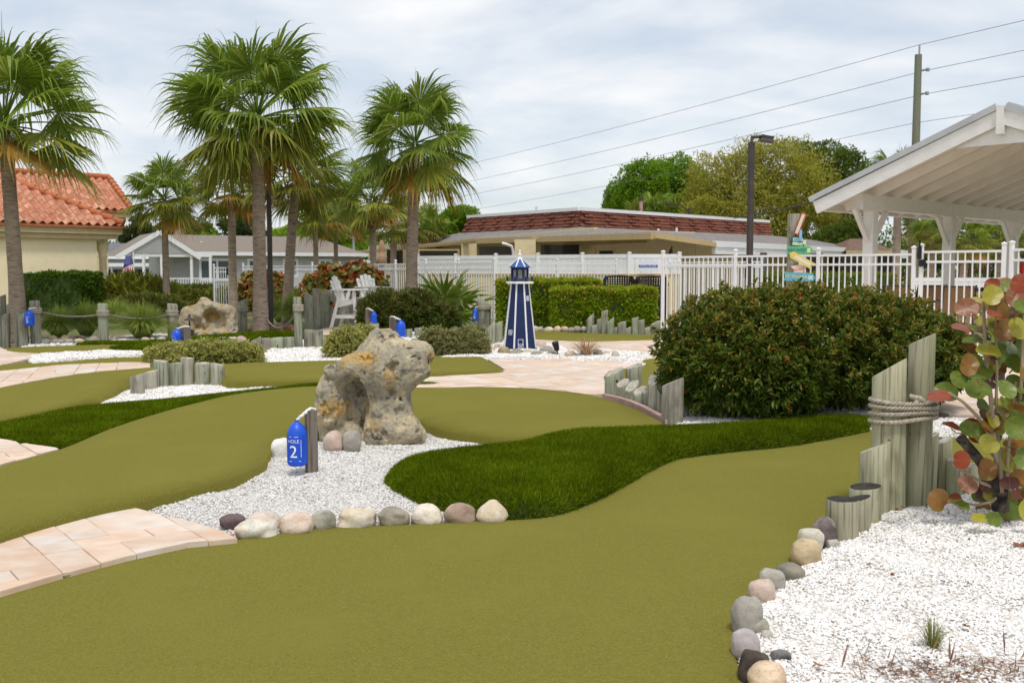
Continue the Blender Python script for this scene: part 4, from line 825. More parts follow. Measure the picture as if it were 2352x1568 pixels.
# ------------------------------------------------------------------ tall white chairs
def tall_chair(label, loc, rz, sc=1.0):
    t = thing('tall_chair', label, 'chair', loc, rz, group='tall white garden chairs'); t.scale = (sc, sc, sc); W = 0.62
    for s in (-1, 1):      # x forward, y sideways
        y = s * (W / 2)
        MB().beam((.33, y, 0), (.26, y, .98), .035, .085, up=Vector((1, 0, 0))).build('leg', whitepaint, t); MB().beam((-.38, y, 0), (-.10, y, .98), .035, .085, up=Vector((1, 0, 0))).build('leg', whitepaint, t)
        MB().beam((.30, y - s * .04, .72), (-.25, y - s * .04, .58), .03, .12).build('seat_rail', whitepaint, t); MB().beam((.31, y, .30), (-.31, y, .30), .03, .09).build('side_stretcher', whitepaint, t)
        MB().box((.03, y + s * .02, .995), (.80, .14, .03), ch=.008).build('armrest', whitepaint, t)
    for k in range(6): u = k / 5; MB().box((.31 - .50 * u, 0, .785 - .13 * u), (.085, W - .06, .025), Matrix.Rotation(-.25, 3, 'Y')).build('seat_slat', whitepaint, t)
    MB().box((.36, 0, .30), (.09, W + .04, .03)).box((.42, 0, .27), (.07, W + .04, .03)).build('footrest', whitepaint, t)
    for k in range(5):
        yy = (k - 2) * .115; top = 1.36 - .055 * (abs(k - 2) ** 2) * .55; b = MB(); n = 5
        A = Vector((-.16, yy * .86, .60)); B = Vector((-.40, yy * 1.12, top)); b.beam(A, B, .102, .022, up=Vector((1, 0, .3))); b.build('back_slat', whitepaint, t)
    MB().beam((-.26, -.3, .98), (-.26, .3, .98), .03, .08).beam((-.35, -.26, 1.18), (-.35, .26, 1.18), .03, .06).build('back_rail', whitepaint, t)
    return t
q = G(802, 752, 0.02); tall_chair('tall white slatted chair seen from its side before the palisade', (q.x, q.y, 0.02), rad(-12), 0.98)
q = G(852, 742, 0.02); tall_chair('tall white slatted chair farther back with its rounded backrest showing', (q.x, q.y + 0.5, 0.02), rad(-48), 1.0)
t = thing('hanging_buoy', 'dark weathered buoy with orange bands hung on the palisade', 'buoy', P(769, 702, 26.0))
MB().lathe([(.03, -.16), (.05, -.14), (.06, 0), (.05, .12), (.02, .15)], 14).build('buoy', blackmat, t, rot=(0.3, 2.2, 0)); MB().lathe([(.063, -.06), (.066, -.03), (.066, .0), (.063, .02)], 14).build('band', pm('orange_band', S(190,104,44), rough=0.6), t, rot=(0.3, 2.2, 0))
# ------------------------------------------------------------------ direction sign post
SD = 18.0; q = P(1820, 660, SD); s = pxm(SD)
t = thing('direction_signpost', 'grey post with colourful painted arrow boards behind the big bush', 'signpost', (q.x, SD, 0))
MB().box((0, 0, P(0, 491, SD).z / 2), (24 * s, .12, P(0, 491, SD).z), ch=.006).build('post', logwood, t)
def board(name, cx, cy, wpx, hpx, ang, col, edge, txts, arrow=1, dyy=-.09, tcol=None, yaw=0.0, panels=()):
    c = P(cx, cy, SD); w_, h = wpx * s, hpx * s; M = Matrix.Rotation(yaw, 4, 'Z') @ Matrix.Rotation(-ang, 4, 'Y') @ Matrix.Rotation(PI / 2, 4, 'X')
    poly = [(-w_ / 2, -h / 2), (w_ / 2 - h * .4, -h / 2), (w_ / 2, 0), (w_ / 2 - h * .4, h / 2), (-w_ / 2, h / 2)]
    ctr = [(-w_ / 2 + h * .3, 0)]
    if arrow == -1: poly = [(-x, y) for x, y in poly][::-1]; ctr = [(w_ / 2 - h * .3, 0)]
    b = MB(); n = len(poly); P2 = poly + ctr; vs = [M.to_3x3() @ Vector((x, y, zz)) for zz in (0, .02) for x, y in P2]; L = len(P2)
    b.add(vs, [(5, 0, 1)[::-1], (5, 1, 2)[::-1], (5, 2, 3)[::-1], (5, 3, 4)[::-1], (L + 5, L, L + 1), (L + 5, L + 1, L + 2), (L + 5, L + 2, L + 3), (L + 5, L + 3, L + 4)] + [(i, i + 1, L + i + 1, L + i) for i in range(4)] + [(4, 5, L + 5, L + 4), (5, 0, L, L + 5)])
    bo = b.build('arrow_board', pm(name, col, edge, scale=9, rough=0.7), t, loc=(c.x - q.x, dyy, c.z))
    for (px_, py_, pw, ph, pc) in panels:
        b = MB(); b.add([M.to_3x3() @ Vector((px_ * w_ + a * pw * w_ / 2, py_ * h + d * ph * h / 2, .0225)) for a, d in ((-1, -1), (1, -1), (1, 1), (-1, 1))], [(0, 1, 2, 3)]); b.build('panel', pm(name + '_panel', pc, rough=.7), bo)
    for (tx, ox, oy, hh, tc_) in txts:
        V, Fs = text_polys(tx, hh * h, 2); MB().add([M.to_3x3() @ Vector((v.x + ox * w_, v.y + oy * h, .025)) for v in V], Fs).build('lettering', tc_, bo)
    return bo
tb, twh, tred, tyel, tdk = pm('ink_blue', S(48,70,170)), pm('ink_white', S(235,235,225)), pm('ink_red', S(206,90,100)), pm('ink_yellow', S(226,222,150)), pm('ink_dark', S(60,50,60))
board('board_brown', 1834, 515, 57, 13, rad(70), S(150,80,62), S(170,100,80), [], panels=[(0.0, 0.05, .8, .55, S(224,206,190))])
board('board_green', 1832, 555.5, 37, 20, rad(-4), S(30,116,78), S(26,104,68), [('PALM', -.12, .22, .36, tb), ('BEACH', -.12, -.24, .34, twh)], dyy=-.085, panels=[(-.1, .23, .62, .38, S(170,216,214)), (-.1, -.25, .62, .36, S(176,214,190)), (.33, 0, .2, .5, S(220,220,190))])
board('board_pale_blue', 1834, 541, 26, 6, rad(88), S(150,190,226), S(130,170,210), [], dyy=-.12)
board('board_light_green', 1833, 575, 61, 18, 0, S(92,170,110), S(110,184,128), [('KEY WEST', -.08, 0, .52, tb)], dyy=-.09, panels=[(.33, 0, .12, .55, S(206,222,150))])
board('board_yellow', 1835, 597, 62, 16, rad(-29), S(222,204,112), S(214,194,100), [], dyy=-.14, arrow=-1, panels=[(.05, 0, .66, .55, S(226,214,190))])
board('board_pink', 1829.5, 619, 32, 21, rad(9), S(226,206,186), S(216,196,180), [('HAVANA', 0, 0, .42, tred)], dyy=-.1)
board('board_blue', 1831.5, 636, 73, 20, rad(-3), S(112,172,184), S(96,156,178), [('ST. THOMAS', -.08, 0, .5, tyel)], dyy=-.12, panels=[(.34, 0, .14, .5, S(176,208,222))])
board('board_white', 1835, 655, 24, 16, rad(-6), S(222,220,222), S(205,203,206), [], dyy=-.1)
# ------------------------------------------------------------------ shrubs made of leaves
def ell_points(els, n, shell=(0.72, 1.02), zmin=0.03, reject=0.8):
    A = np.array([e[3] * e[4] + e[3] * e[5] + e[4] * e[5] for e in els]); A = A / A.sum(); P_, N_ = [], []
    for i, e in enumerate(els):
        k = int(n * A[i] * 1.6); d = rand_dirs(k); r = np.array(e[3:6]); s_ = (shell[0] + (shell[1] - shell[0]) * RNG.random(k) ** 0.6)[:, None]
        bumpy = 1 + 0.12 * np.sin(d[:, :1] * 9 + i) * np.cos(d[:, 2:3] * 8 + d[:, 1:2] * 7)
        p = np.array(e[:3]) + d * r * s_ * bumpy; ok = p[:, 2] > zmin
        for j, f in enumerate(els):
            if j != i: ok &= np.linalg.norm((p - np.array(f[:3])) / np.array(f[3:6]), axis=1) > reject
        P_.append(p[ok]); N_.append(unit(d / r)[ok])
    return np.concatenate(P_), np.concatenate(N_)
def whorls(p, nr, per, L, Wd, spread=0.9, up=0.35):
    k = len(p); pos = np.repeat(p, per, 0); ax = unit(nr + np.array([0, 0, up]) + RNG.normal(size=(k, 3)) * 0.35); ax = np.repeat(ax, per, 0)
    t = unit(np.cross(ax, rand_dirs(len(ax)))); ang = spread * (0.5 + 0.7 * RNG.random(len(ax)))[:, None]
    dr = ax * np.cos(ang) + t * np.sin(ang); pos = pos - ax * (RNG.random(len(ax))[:, None] * L * 0.9)
    return pos, dr, L * (0.7 + 0.5 * RNG.random(len(ax))), Wd * (0.8 + 0.4 * RNG.random(len(ax)))
bark = pm('bark', S(112,98,82), S(84,72,58), scale=10, rough=0.95, bump=0.5, bscale=30, stretch=(1, 1, 0.3))
def stems(name, parent, base, tips, r0=0.012, mat=None, n=6):
    b = MB()
    for tp in tips:
        bs = Vector(base) + Vector((random.uniform(-.08, .08), random.uniform(-.08, .08), -.05)); tp = Vector(tp); m = bs.lerp(tp, .5) + Vector((random.uniform(-.08, .08), random.uniform(-.08, .08), random.uniform(0, .08)))
        b.tube([bs, bs.lerp(m, .6), m, m.lerp(tp, .5) + Vector((0, 0, .02)), tp], [r0, r0 * .85, r0 * .7, r0 * .5, r0 * .3], n=n, cap=False)
    return b.build(name, mat or bark, parent)
# big bush: shoots with bronze tips, dark leaves inside, orange flowers
BX = [(2.46,10.55,.60,.86,.95,.66),(3.0,10.55,.70,.95,.95,.60),(3.75,10.75,.64,.98,.95,.60),(4.25,10.9,.52,.66,.85,.54),(2.12,10.2,.45,.50,.6,.48),(2.6,9.95,.40,.6,.5,.45)]
B = thing('firebush', 'big rounded bronze tipped green bush with small orange flowers on gravel', 'bush', (3.0, 10.5, -0.03)); o0 = np.array([3.0, 10.5, -0.03])
p, nr = ell_points(BX, 6800, (0.86, 1.06), zmin=0.10, reject=0.86)
matA = leafmat('bush_mature_leaf', [S(60,80,20), S(94,114,34), S(76,98,26), S(114,128,46)], rough=0.45, trans=0.28, spec=0.3); matB = leafmat('bush_young_leaf', [S(148,140,56), S(156,120,52), S(130,136,50), S(172,136,64)], rough=0.5, trans=0.28, spec=0.25)
tall = (nr[:, 2] > .35) & (RNG.random(len(p)) < .16); p[tall] += nr[tall] * RNG.random((tall.sum(), 1)) * .08 + [0, 0, .02]
pos, dr, L, Wd = whorls(p, nr, 8, 0.070, 0.023, 1.0, 0.5)
mi = (RNG.random(len(pos)) < np.repeat(np.clip(0.16 + 0.5 * (p[:, 2] - 0.5), 0.04, 0.5), 8)).astype(int)
p2, n2 = ell_points(BX, 16000, (0.5, 0.93), zmin=0.08, reject=0.7); d2 = unit(n2 + RNG.normal(size=n2.shape) * 0.7 - [0, 0, .25])
pos = np.concatenate([pos, p2]); dr = np.concatenate([dr, d2]); L = np.concatenate([L, np.full(len(p2), .10)]); Wd = np.concatenate([Wd, np.full(len(p2), .036)]); mi = np.concatenate([mi, np.zeros(len(p2), int)])
ob('crown', leaf_mesh('crown', pos - o0, dr, L, Wd, mi=mi, wide=True, droop=0.12), [matA, matB], B)
flow = leafmat('orange_petal', [S(196,74,36), S(214,96,48)], trans=0.2)
sel = RNG.choice(len(p), 22, replace=False); sel = [i for i in sel if p[i, 1] < 10.6][:14]
pf = np.concatenate([np.repeat((p[sel] + nr[sel] * 0.03), 14, 0)]) - o0; ob('flowers', leaf_mesh('flowers', pf + RNG.normal(size=pf.shape) * 0.006, unit(np.repeat(nr[sel], 14, 0) + RNG.normal(size=pf.shape) * 0.5), 0.04, 0.009), flow, B)
tips = [(BX[i][0] + random.uniform(-.5, .5) - 3.0, BX[i][1] + random.uniform(-.5, .3) - 10.5, random.uniform(.4, 1.0)) for i in range(4) for _ in range(7)]
stems('stems', B, (0.0, 0, 0), tips, 0.02); stems('stems', B, (-.75, -.25, 0), tips[:14], 0.016)
# low silvery shrubs, dark coontie shrubs, hedges ------------------------------------------
def low_shrub(name, label, els, n, L, Wd, cols, group=None, inner=True, trans=0.2, up=0.5, zmin=0.02, cat='shrub', per=6, spread=0.9, rough=0.6, second=None):
    c = np.array([np.mean([e[0] for e in els]), np.mean([e[1] for e in els]), 0.0]); t = thing(name, label, cat, c, group=group)
    p, nr = ell_points(els, n, (0.78, 1.2), zmin=zmin); pos, dr, LL, WW = whorls(p, nr, per, L, Wd, spread, up)
    ms = [leafmat(name + '_leaf', cols, rough=rough, trans=trans)]; mi = None
    if second: ms.append(leafmat(name + '_tip', second, rough=rough, trans=trans)); mi = np.repeat((RNG.random(len(p)) < 0.5 * (nr[:, 2] > 0.1)), per).astype(int)
    ob('foliage', leaf_mesh('foliage', pos - c, dr, LL, WW, mi=mi), ms, t)
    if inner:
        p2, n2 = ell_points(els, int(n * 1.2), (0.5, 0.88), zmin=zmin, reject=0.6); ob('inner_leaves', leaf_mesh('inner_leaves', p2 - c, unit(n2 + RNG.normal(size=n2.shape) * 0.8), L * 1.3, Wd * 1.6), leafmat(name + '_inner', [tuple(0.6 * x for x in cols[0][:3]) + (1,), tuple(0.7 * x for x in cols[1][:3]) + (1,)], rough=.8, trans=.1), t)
    tips = [(e[0] - c[0] + random.uniform(-.3, .3) * e[3], e[1] - c[1] + random.uniform(-.3, .3) * e[4], e[2] + random.uniform(0, .4) * e[5]) for e in els for _ in range(4)]
    stems('stems', t, (0, 0, 0), tips, 0.008); return t
def E(x, base, wpx, hpx, dp=0.8, z=0.0, zc=0.35):    # ellipsoid from picture box
    q = G(x, base, z); s = pxm(q.y); w_ = wpx * s / 2; h = hpx * s; return (q.x, q.y + w_ * dp * 0.8, z + h * zc, w_, w_ * dp, h * (1 - zc))
sil = [S(160,166,92), S(196,190,104), S(144,154,94), S(214,202,110)]
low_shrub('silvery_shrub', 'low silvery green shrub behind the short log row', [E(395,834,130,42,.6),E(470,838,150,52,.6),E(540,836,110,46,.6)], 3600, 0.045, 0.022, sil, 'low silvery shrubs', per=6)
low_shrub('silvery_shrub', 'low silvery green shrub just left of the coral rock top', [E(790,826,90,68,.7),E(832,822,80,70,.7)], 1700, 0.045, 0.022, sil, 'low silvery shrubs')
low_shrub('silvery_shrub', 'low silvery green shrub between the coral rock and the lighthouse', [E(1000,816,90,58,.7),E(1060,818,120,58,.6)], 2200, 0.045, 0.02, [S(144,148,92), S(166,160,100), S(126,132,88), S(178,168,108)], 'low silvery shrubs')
dk = [S(60,80,22), S(92,108,34), S(74,92,28), S(120,124,50)]
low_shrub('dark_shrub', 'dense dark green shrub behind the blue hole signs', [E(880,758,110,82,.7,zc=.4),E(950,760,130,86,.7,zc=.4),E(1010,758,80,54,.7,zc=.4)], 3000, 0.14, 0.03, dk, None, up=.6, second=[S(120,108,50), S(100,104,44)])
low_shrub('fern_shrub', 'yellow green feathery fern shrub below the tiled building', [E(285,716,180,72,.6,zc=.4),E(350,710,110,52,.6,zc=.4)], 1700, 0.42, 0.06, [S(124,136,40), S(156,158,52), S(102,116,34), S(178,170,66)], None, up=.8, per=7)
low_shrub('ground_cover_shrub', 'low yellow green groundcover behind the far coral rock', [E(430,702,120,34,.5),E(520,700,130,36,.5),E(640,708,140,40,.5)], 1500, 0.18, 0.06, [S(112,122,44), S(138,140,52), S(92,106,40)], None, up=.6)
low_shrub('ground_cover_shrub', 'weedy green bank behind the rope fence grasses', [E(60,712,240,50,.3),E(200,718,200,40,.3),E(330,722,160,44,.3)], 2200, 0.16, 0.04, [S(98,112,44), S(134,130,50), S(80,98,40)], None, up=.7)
def hedge(name, label, corners, h, cols, L=0.06, n=9000, group=None, top=None, z=0.0):
    c = sum((Vector(q) for q in corners), Vector()) / 4; t = thing(name, label, 'hedge', (c.x, c.y, z), group=group); Q = [np.array((q[0] - c.x, q[1] - c.y)) for q in corners]
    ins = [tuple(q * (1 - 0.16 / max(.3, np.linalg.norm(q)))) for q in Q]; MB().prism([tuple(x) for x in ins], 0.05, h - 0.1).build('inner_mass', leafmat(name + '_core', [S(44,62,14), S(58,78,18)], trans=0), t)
    P_, N_ = [], []; per = [np.linalg.norm(Q[(i + 1) % 4] - Q[i]) for i in range(4)]; at = abs(area(np.array(Q))); tot = sum(per) * h + at
    for i in range(4):
        k = int(n * per[i] * h / tot); u = RNG.random(k)[:, None]; xy = Q[i] + (Q[(i + 1) % 4] - Q[i]) * u; d = (Q[(i + 1) % 4] - Q[i]) / per[i]; nn = np.array((d[1], -d[0])); zz = RNG.random(k) * h
        off = (RNG.random(k) ** .5 * -0.16 + 0.03 + 0.05 * np.sin(u[:, 0] * per[i] * 5) * np.cos(zz * 6))[:, None]; P_.append(np.column_stack([xy + nn * off, zz])); N_.append(np.tile([nn[0], nn[1], 0], (k, 1)))
    k = int(n * at / tot * 1.3); lo, hi = np.min(Q, 0), np.max(Q, 0); xy = lo + RNG.random((k * 3, 2)) * (hi - lo); xy = xy[pip(xy, np.array(Q))][:k]; zz = h - RNG.random(len(xy)) ** 2 * 0.14 + 0.06 * np.sin(xy[:, 0] * 5) * np.cos(xy[:, 1] * 6); P_.append(np.column_stack([xy, zz])); N_.append(np.tile([0, 0, 1.0], (len(xy), 1)))
    p, nr = np.concatenate(P_), np.concatenate(N_); dr = unit(nr * .6 + RNG.normal(size=nr.shape) * 0.8 + [0, 0, .5]); ms = [leafmat(name + '_leaf', cols, rough=.5, trans=.38, spec=.15)]; mi = None
    if top: ms.append(leafmat(name + '_new_growth', top, rough=.5, trans=.25)); mi = ((RNG.random(len(p)) < 0.2 * (p[:, 2] > h * .75)) | (RNG.random(len(p)) < .03)).astype(int)
    ob('foliage', leaf_mesh('foliage', p, dr, L * (0.7 + .7 * RNG.random(len(p))), L * .55, mi=mi), ms, t); return t
hg = [S(112,142,18), S(158,182,36), S(134,164,24), S(182,194,60)]; ht_ = [S(176,132,60), S(172,154,62), S(186,116,54)]
def quad(x0, b0, x1, b1, depth): a, c = G(x0, b0), G(x1, b1); d = (c - a).normalized(); nn = Vector((-d.y, d.x, 0)); return [a, c, c + nn * depth, a + nn * depth]
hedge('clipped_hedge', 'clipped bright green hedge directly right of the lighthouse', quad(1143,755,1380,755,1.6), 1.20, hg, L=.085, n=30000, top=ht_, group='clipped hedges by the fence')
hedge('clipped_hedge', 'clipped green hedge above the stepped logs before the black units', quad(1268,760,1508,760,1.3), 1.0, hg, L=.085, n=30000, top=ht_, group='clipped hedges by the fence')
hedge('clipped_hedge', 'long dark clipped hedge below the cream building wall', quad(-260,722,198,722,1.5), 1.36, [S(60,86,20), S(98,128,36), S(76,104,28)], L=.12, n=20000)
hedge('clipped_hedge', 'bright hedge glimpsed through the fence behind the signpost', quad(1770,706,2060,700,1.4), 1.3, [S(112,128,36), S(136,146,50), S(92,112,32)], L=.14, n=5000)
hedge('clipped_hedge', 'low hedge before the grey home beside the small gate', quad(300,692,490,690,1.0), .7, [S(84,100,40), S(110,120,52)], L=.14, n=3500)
# sea grape hedges in the background ----------------------------------------
def round_leaf(name, n=14, cup=0.12, split=0.0):
    vs = [(0, 0, 0)]; fs = []
    for ri, r in enumerate((.55, 1.0)):
        for k in range(n):
            a = 2 * PI * k / n; rr = r * (1 - 0.08 * math.cos(2 * a)) * (1 - .18 * math.exp(-((a if a < PI else a - 2 * PI) / .25) ** 2)); x, y = rr * math.cos(a), rr * math.sin(a); vs.append((x - 1 if False else x, y, cup * r * r * (0.6 + .4 * math.cos(2 * a)) + 0.03 * math.sin(6 * a) * r))
    for k in range(n):
        k2 = (k + 1) % n; fs += [(0, 1 + k, 1 + k2), (1 + k, 1 + n + k, 1 + n + k2, 1 + k2)]
    return vs, fs
def disc_leaves(name, pos, nrm, R, mats, mi):
    vs, fs = round_leaf('l', 8); b = np.array(vs); q = len(b); T = []; tri = []
    for f in fs: tri += [f] if len(f) == 3 else [(f[0], f[1], f[2]), (f[0], f[2], f[3])]
    n = unit(nrm); x = unit(np.cross(n, rand_dirs(len(n)))); y = np.cross(n, x); R = np.broadcast_to(R, (len(n),))[:, None, None]
    V = (b[None, :, 0:1] * x[:, None] + b[None, :, 1:2] * y[:, None] + b[None, :, 2:3] * n[:, None]) * R + pos[:, None]
    Fc = (np.arange(len(n))[:, None, None] * q + np.array(tri)[None]).reshape(-1, 3); return arr_mesh(name, V.reshape(-1, 3), Fc, np.repeat(mi, len(tri)))
sgm = [leafmat('seagrape_green', [S(96,108,40), S(124,128,52), S(76,90,34)], rough=.45, trans=.25), leafmat('seagrape_red', [S(152,70,36), S(172,96,46), S(124,54,32)], rough=.45, trans=.25), leafmat('seagrape_olive', [S(140,108,46), S(152,126,52), S(118,98,42)], rough=.45, trans=.25)]
def seagrape_hedge(label, els, n, R):
    c = np.array([np.mean([e[0] for e in els]), np.mean([e[1] for e in els]), 0]); t = thing('sea_grape_hedge', label, 'shrub', c, group='reddish sea grape hedges')
    p, nr = ell_points(els, n, (.7, 1.05), zmin=.05); mi = np.where(RNG.random(len(p)) < np.clip(.08 + .35 * (nr[:, 2] + .2), .05, .4), 1, np.where(RNG.random(len(p)) < .5, 2, 0))
    me = disc_leaves('foliage', p - c, unit(nr + RNG.normal(size=nr.shape) * .6), R * (.7 + .5 * RNG.random(len(p))), sgm, mi); ob('foliage', me, sgm, t)
    stems('stems', t, (0, 0, 0), [(e[0] - c[0], e[1] - c[1], e[2] + .3 * e[5]) for e in els for _ in range(5)], .02)
seagrape_hedge('wide red and green sea grape hedge behind the tall chairs', [E(760,728,110,120,.6,zc=.5),E(820,728,120,124,.6,zc=.5),E(868,730,60,100,.6,zc=.5),E(720,722,60,95,.6,zc=.5)], 1500, .10)
seagrape_hedge('smaller sea grape shrub behind the lamp post and main palm', [E(575,716,60,90,.6,zc=.5),E(625,716,80,92,.6,zc=.5)], 600, .10)
# fine grass clumps ------------------------------------------------------------
def grass_clump(label, x, base, wpx, hpx, n, cols, name='grass_clump', group='fountain grass clumps', z=0.0, wd=0.008, cat='grass', droop=1.0):
    q = G(x, base, z); s = pxm(q.y); Rr = wpx * s / 2; H = hpx * s; t = thing(name, label, cat, (q.x, q.y + Rr * .5, z), group=group)
    a = RNG.random(n) * 2 * PI; lean = RNG.random(n) ** .7; b0 = np.stack([np.cos(a), np.sin(a), np.zeros(n)], 1); root = b0 * (Rr * .18 * RNG.random(n))[:, None]; hh = H * (.75 + .4 * RNG.random(n)) * (1 - .35 * lean)
    pts = []; lean = RNG.random(n) ** .5; hh = H * (.8 + .35 * RNG.random(n))
    for u in (0, .35, .7, 1.0): pts.append(root + b0 * (Rr * lean * (u ** 1.35) * 1.1)[:, None] + np.stack([np.zeros(n), np.zeros(n), hh * (u * (1.25 - .25 * lean) - droop * (.25 + .62 * lean ** 2) * u ** 2.4)], 1))
    side = np.cross(b0, [0, 0, 1.0]) * (wd / 2); V = []
    for k, pp in enumerate(pts): wv = (1, .9, .6, .1)[k]; V += [pp - side * wv, pp + side * wv]
    V = np.stack(V, 1); Fq = np.array([[0, 1, 3, 2], [2, 3, 5, 4], [4, 5, 7, 6]]); Fc = (np.arange(n)[:, None, None] * 8 + Fq[None]).reshape(-1, 4)
    ob('blades', arr_mesh('blades', V.reshape(-1, 3), Fc), leafmat(name + '_blade', cols, rough=.6, trans=.3), t); return t
gg = [S(130,152,50), S(166,182,84), S(116,138,46), S(186,190,112)]
for i, (x, b_, wd, h, lb) in enumerate([(120,778,120,78,'leftmost fountain grass clump right of the first rope post'),(185,774,110,84,'fountain grass clump between first and second rope posts'),(312,779,150,88,'large fountain grass clump right of the second rope post'),(640,742,90,60,'fountain grass clump behind the hanging rope by the lamp post'),(250,745,130,60,'fountain grass clump farther back below the ferns'),(668,748,70,80,'fountain grass clump left of the palisade')]):
    grass_clump(lb, x, b_, wd * 1.15, h, 2400, gg, wd=.012)
grass_clump('dried tan grass clump on the small gravel island', 1348, 822, 110, 46, 160, [S(186,156,116), S(160,128,92), S(200,172,132)], name='dried_grass_clump', group=None, z=0.0, wd=.012, droop=.5)
grass_clump('small green and brown grass tuft in the near right gravel', 2152, 1512, 100, 92, 90, [S(112,130,56), S(146,152,84), S(138,118,78)], name='grass_tuft', group=None, z=-.05, wd=.005, droop=.6)
q = G(2205, 1552, -.04)
t = thing('dry_root_clump', 'patch of brown dead roots and soil beside the small grass tuft', 'dead plant', q); k = 750; pp = RNG.normal(size=(k, 3)) * [.17, .09, .012]; pp[:, 2] = np.abs(pp[:, 2]) + .01
tag(ob('dead_stalks', leaf_mesh('dead_stalks', pp, unit(RNG.normal(size=(k, 3)) * [1, 1, .22]), .06, .006), leafmat('dead_stalk', [S(140,98,70), S(104,72,54), S(176,140,104)], trans=0), t), kind='stuff')
k = 12; pp = RNG.normal(size=(k, 3)) * [.2, .1, 0] + [-.1, .08, .0]; tag(ob('dead_stubs', leaf_mesh('dead_stubs', pp, unit(RNG.normal(size=(k, 3)) * .25 + [0, 0, 1]), .13, .01), MATS['dead_stalk'], t), kind='stuff')
# fan plant by the fence
def fan_plant(label, x, base, wpx, hpx, z=0.0):
    q = G(x, base, z); s = pxm(q.y); t = thing('fan_palm_shrub', label, 'palm', (q.x, q.y + .3, z)); H = hpx * s
    for k in range(13):
        a = k * 2.4; el = rad(75 - 5 * k); fr = frond_mesh(el, 100 + k, 0.55 * H, 0.62 * H, 18, stiff=3.0); ob('frond', fr, PALM_G, t, rot=(0, 0, a))
# ------------------------------------------------------------------ palms
PALM_G = leafmat('palm_green', [S(86,112,26), S(134,156,48), S(108,132,36), S(166,174,82)], rough=.45, trans=.36, spec=.3, var=.2)
PALM_O = leafmat('palm_olive', [S(112,122,32), S(148,146,44), S(98,112,30), S(160,152,60)], rough=.5, trans=.25, var=.15)
PALM_Y = leafmat('palm_yellow', [S(176,128,44), S(158,120,44), S(142,126,48), S(166,104,40)], rough=.6, trans=.25, var=.12)
trunkmat = pm('palm_trunk', S(178,158,138), S(150,132,116), scale=5, rough=.95, stretch=(1, 1, 5), bump=.8, bscale=7, c3=S(112,98,86), s3=6, lo3=.54, hi3=.68, bdist=.03, var=.08)
bootmat = leafmat('palm_boot', [S(104,76,50), S(128,92,60), S(84,62,44)], rough=.9, trans=0)
def frond_mesh(el, seed, Lp, Lb, nseg=38, stiff=1.0, dropk=1.0):
    rs = random.Random(seed); b = MB(); d = Vector((math.cos(el), 0, math.sin(el))); p = Vector((0.04, 0, 0)); path = [p.copy()]; n = 6
    for k in range(n):
        d = (d + Vector((0, 0, -0.045 / stiff * (1 if el < 1 else .4)))).normalized(); p = p + d * Lp / n; path.append(p.copy())
    b.tube(path, [.022, .02, .017, .015, .013, .012, .011], n=4, cap=False)
    f = d; s_ = Vector((0, 1, 0)); nn = f.cross(s_).normalized() * -1
    span = rad(rs.uniform(112, 132)); tw = rs.uniform(-.55, .55); s2 = (s_ * math.cos(tw) + nn * math.sin(tw)).normalized(); nn2 = s2.cross(f).normalized()
    if nn2.z < 0: nn2 = -nn2
    da = 2 * span / nseg; down = Vector((0, 0, -1))
    for i in range(nseg):
        a = -span + da * (i + .5) + rs.uniform(-.02, .02); L = Lb * (1 - .22 * (abs(a) / span) ** 2) * rs.uniform(.85, 1.15); dd = (f * math.cos(a) + s2 * math.sin(a) - nn2 * (.06 + .2 * abs(math.sin(a)))).normalized(); sd = (nn2.cross(dd)).normalized(); q = p.copy(); st = 9; V = []
        g = rs.uniform(.2, .55) * dropk / stiff; pl = (1 if i % 2 else -1) * .5; kink = rs.uniform(.42, .68); wob = Vector((rs.uniform(-.10, .10), rs.uniform(-.10, .10), 0))
        for k in range(st + 1):
            u = k / st; wv = math.tan(da / 2) * L * u * 1.14 if u < .5 else max(.0012, math.tan(da / 2) * L * .5 * (.62 * (1 - (u - .5) / .5) + .38 * max(0, 1 - (u - .5) / .12)))
            sv_ = (sd + nn2 * pl).normalized() * wv; V += [q - sv_, q + sv_]
            if u < .25: pass
            elif u < kink: dd = (dd + Vector((0, 0, -.05))).normalized()
            else: dd = (dd.lerp(down, g) + wob * .5 + Vector((f.x, f.y, 0)) * .12).normalized()
            q = q + dd * L / st
        b.add(V, [(2 * k, 2 * k + 2, 2 * k + 3, 2 * k + 1) for k in range(st)])
    return b.mesh('frond')
ELV = [76, 62, 46, 30, 14, -4, -22, -40]; FR = {}
for e in ELV:
    for v in range(3): FR[e, v] = frond_mesh(rad(e), e * 3 + v * 17 + 500, 0.9, 1.15, 40)
FRM = {}
def frond_data(e, v, kind):
    k = (e, v, kind)
    if k not in FRM: me = FR[e, v].copy(); me.materials.append({'g': PALM_G, 'o': PALM_O, 'y': PALM_Y}[kind]); FRM[k] = me
    return FRM[k]
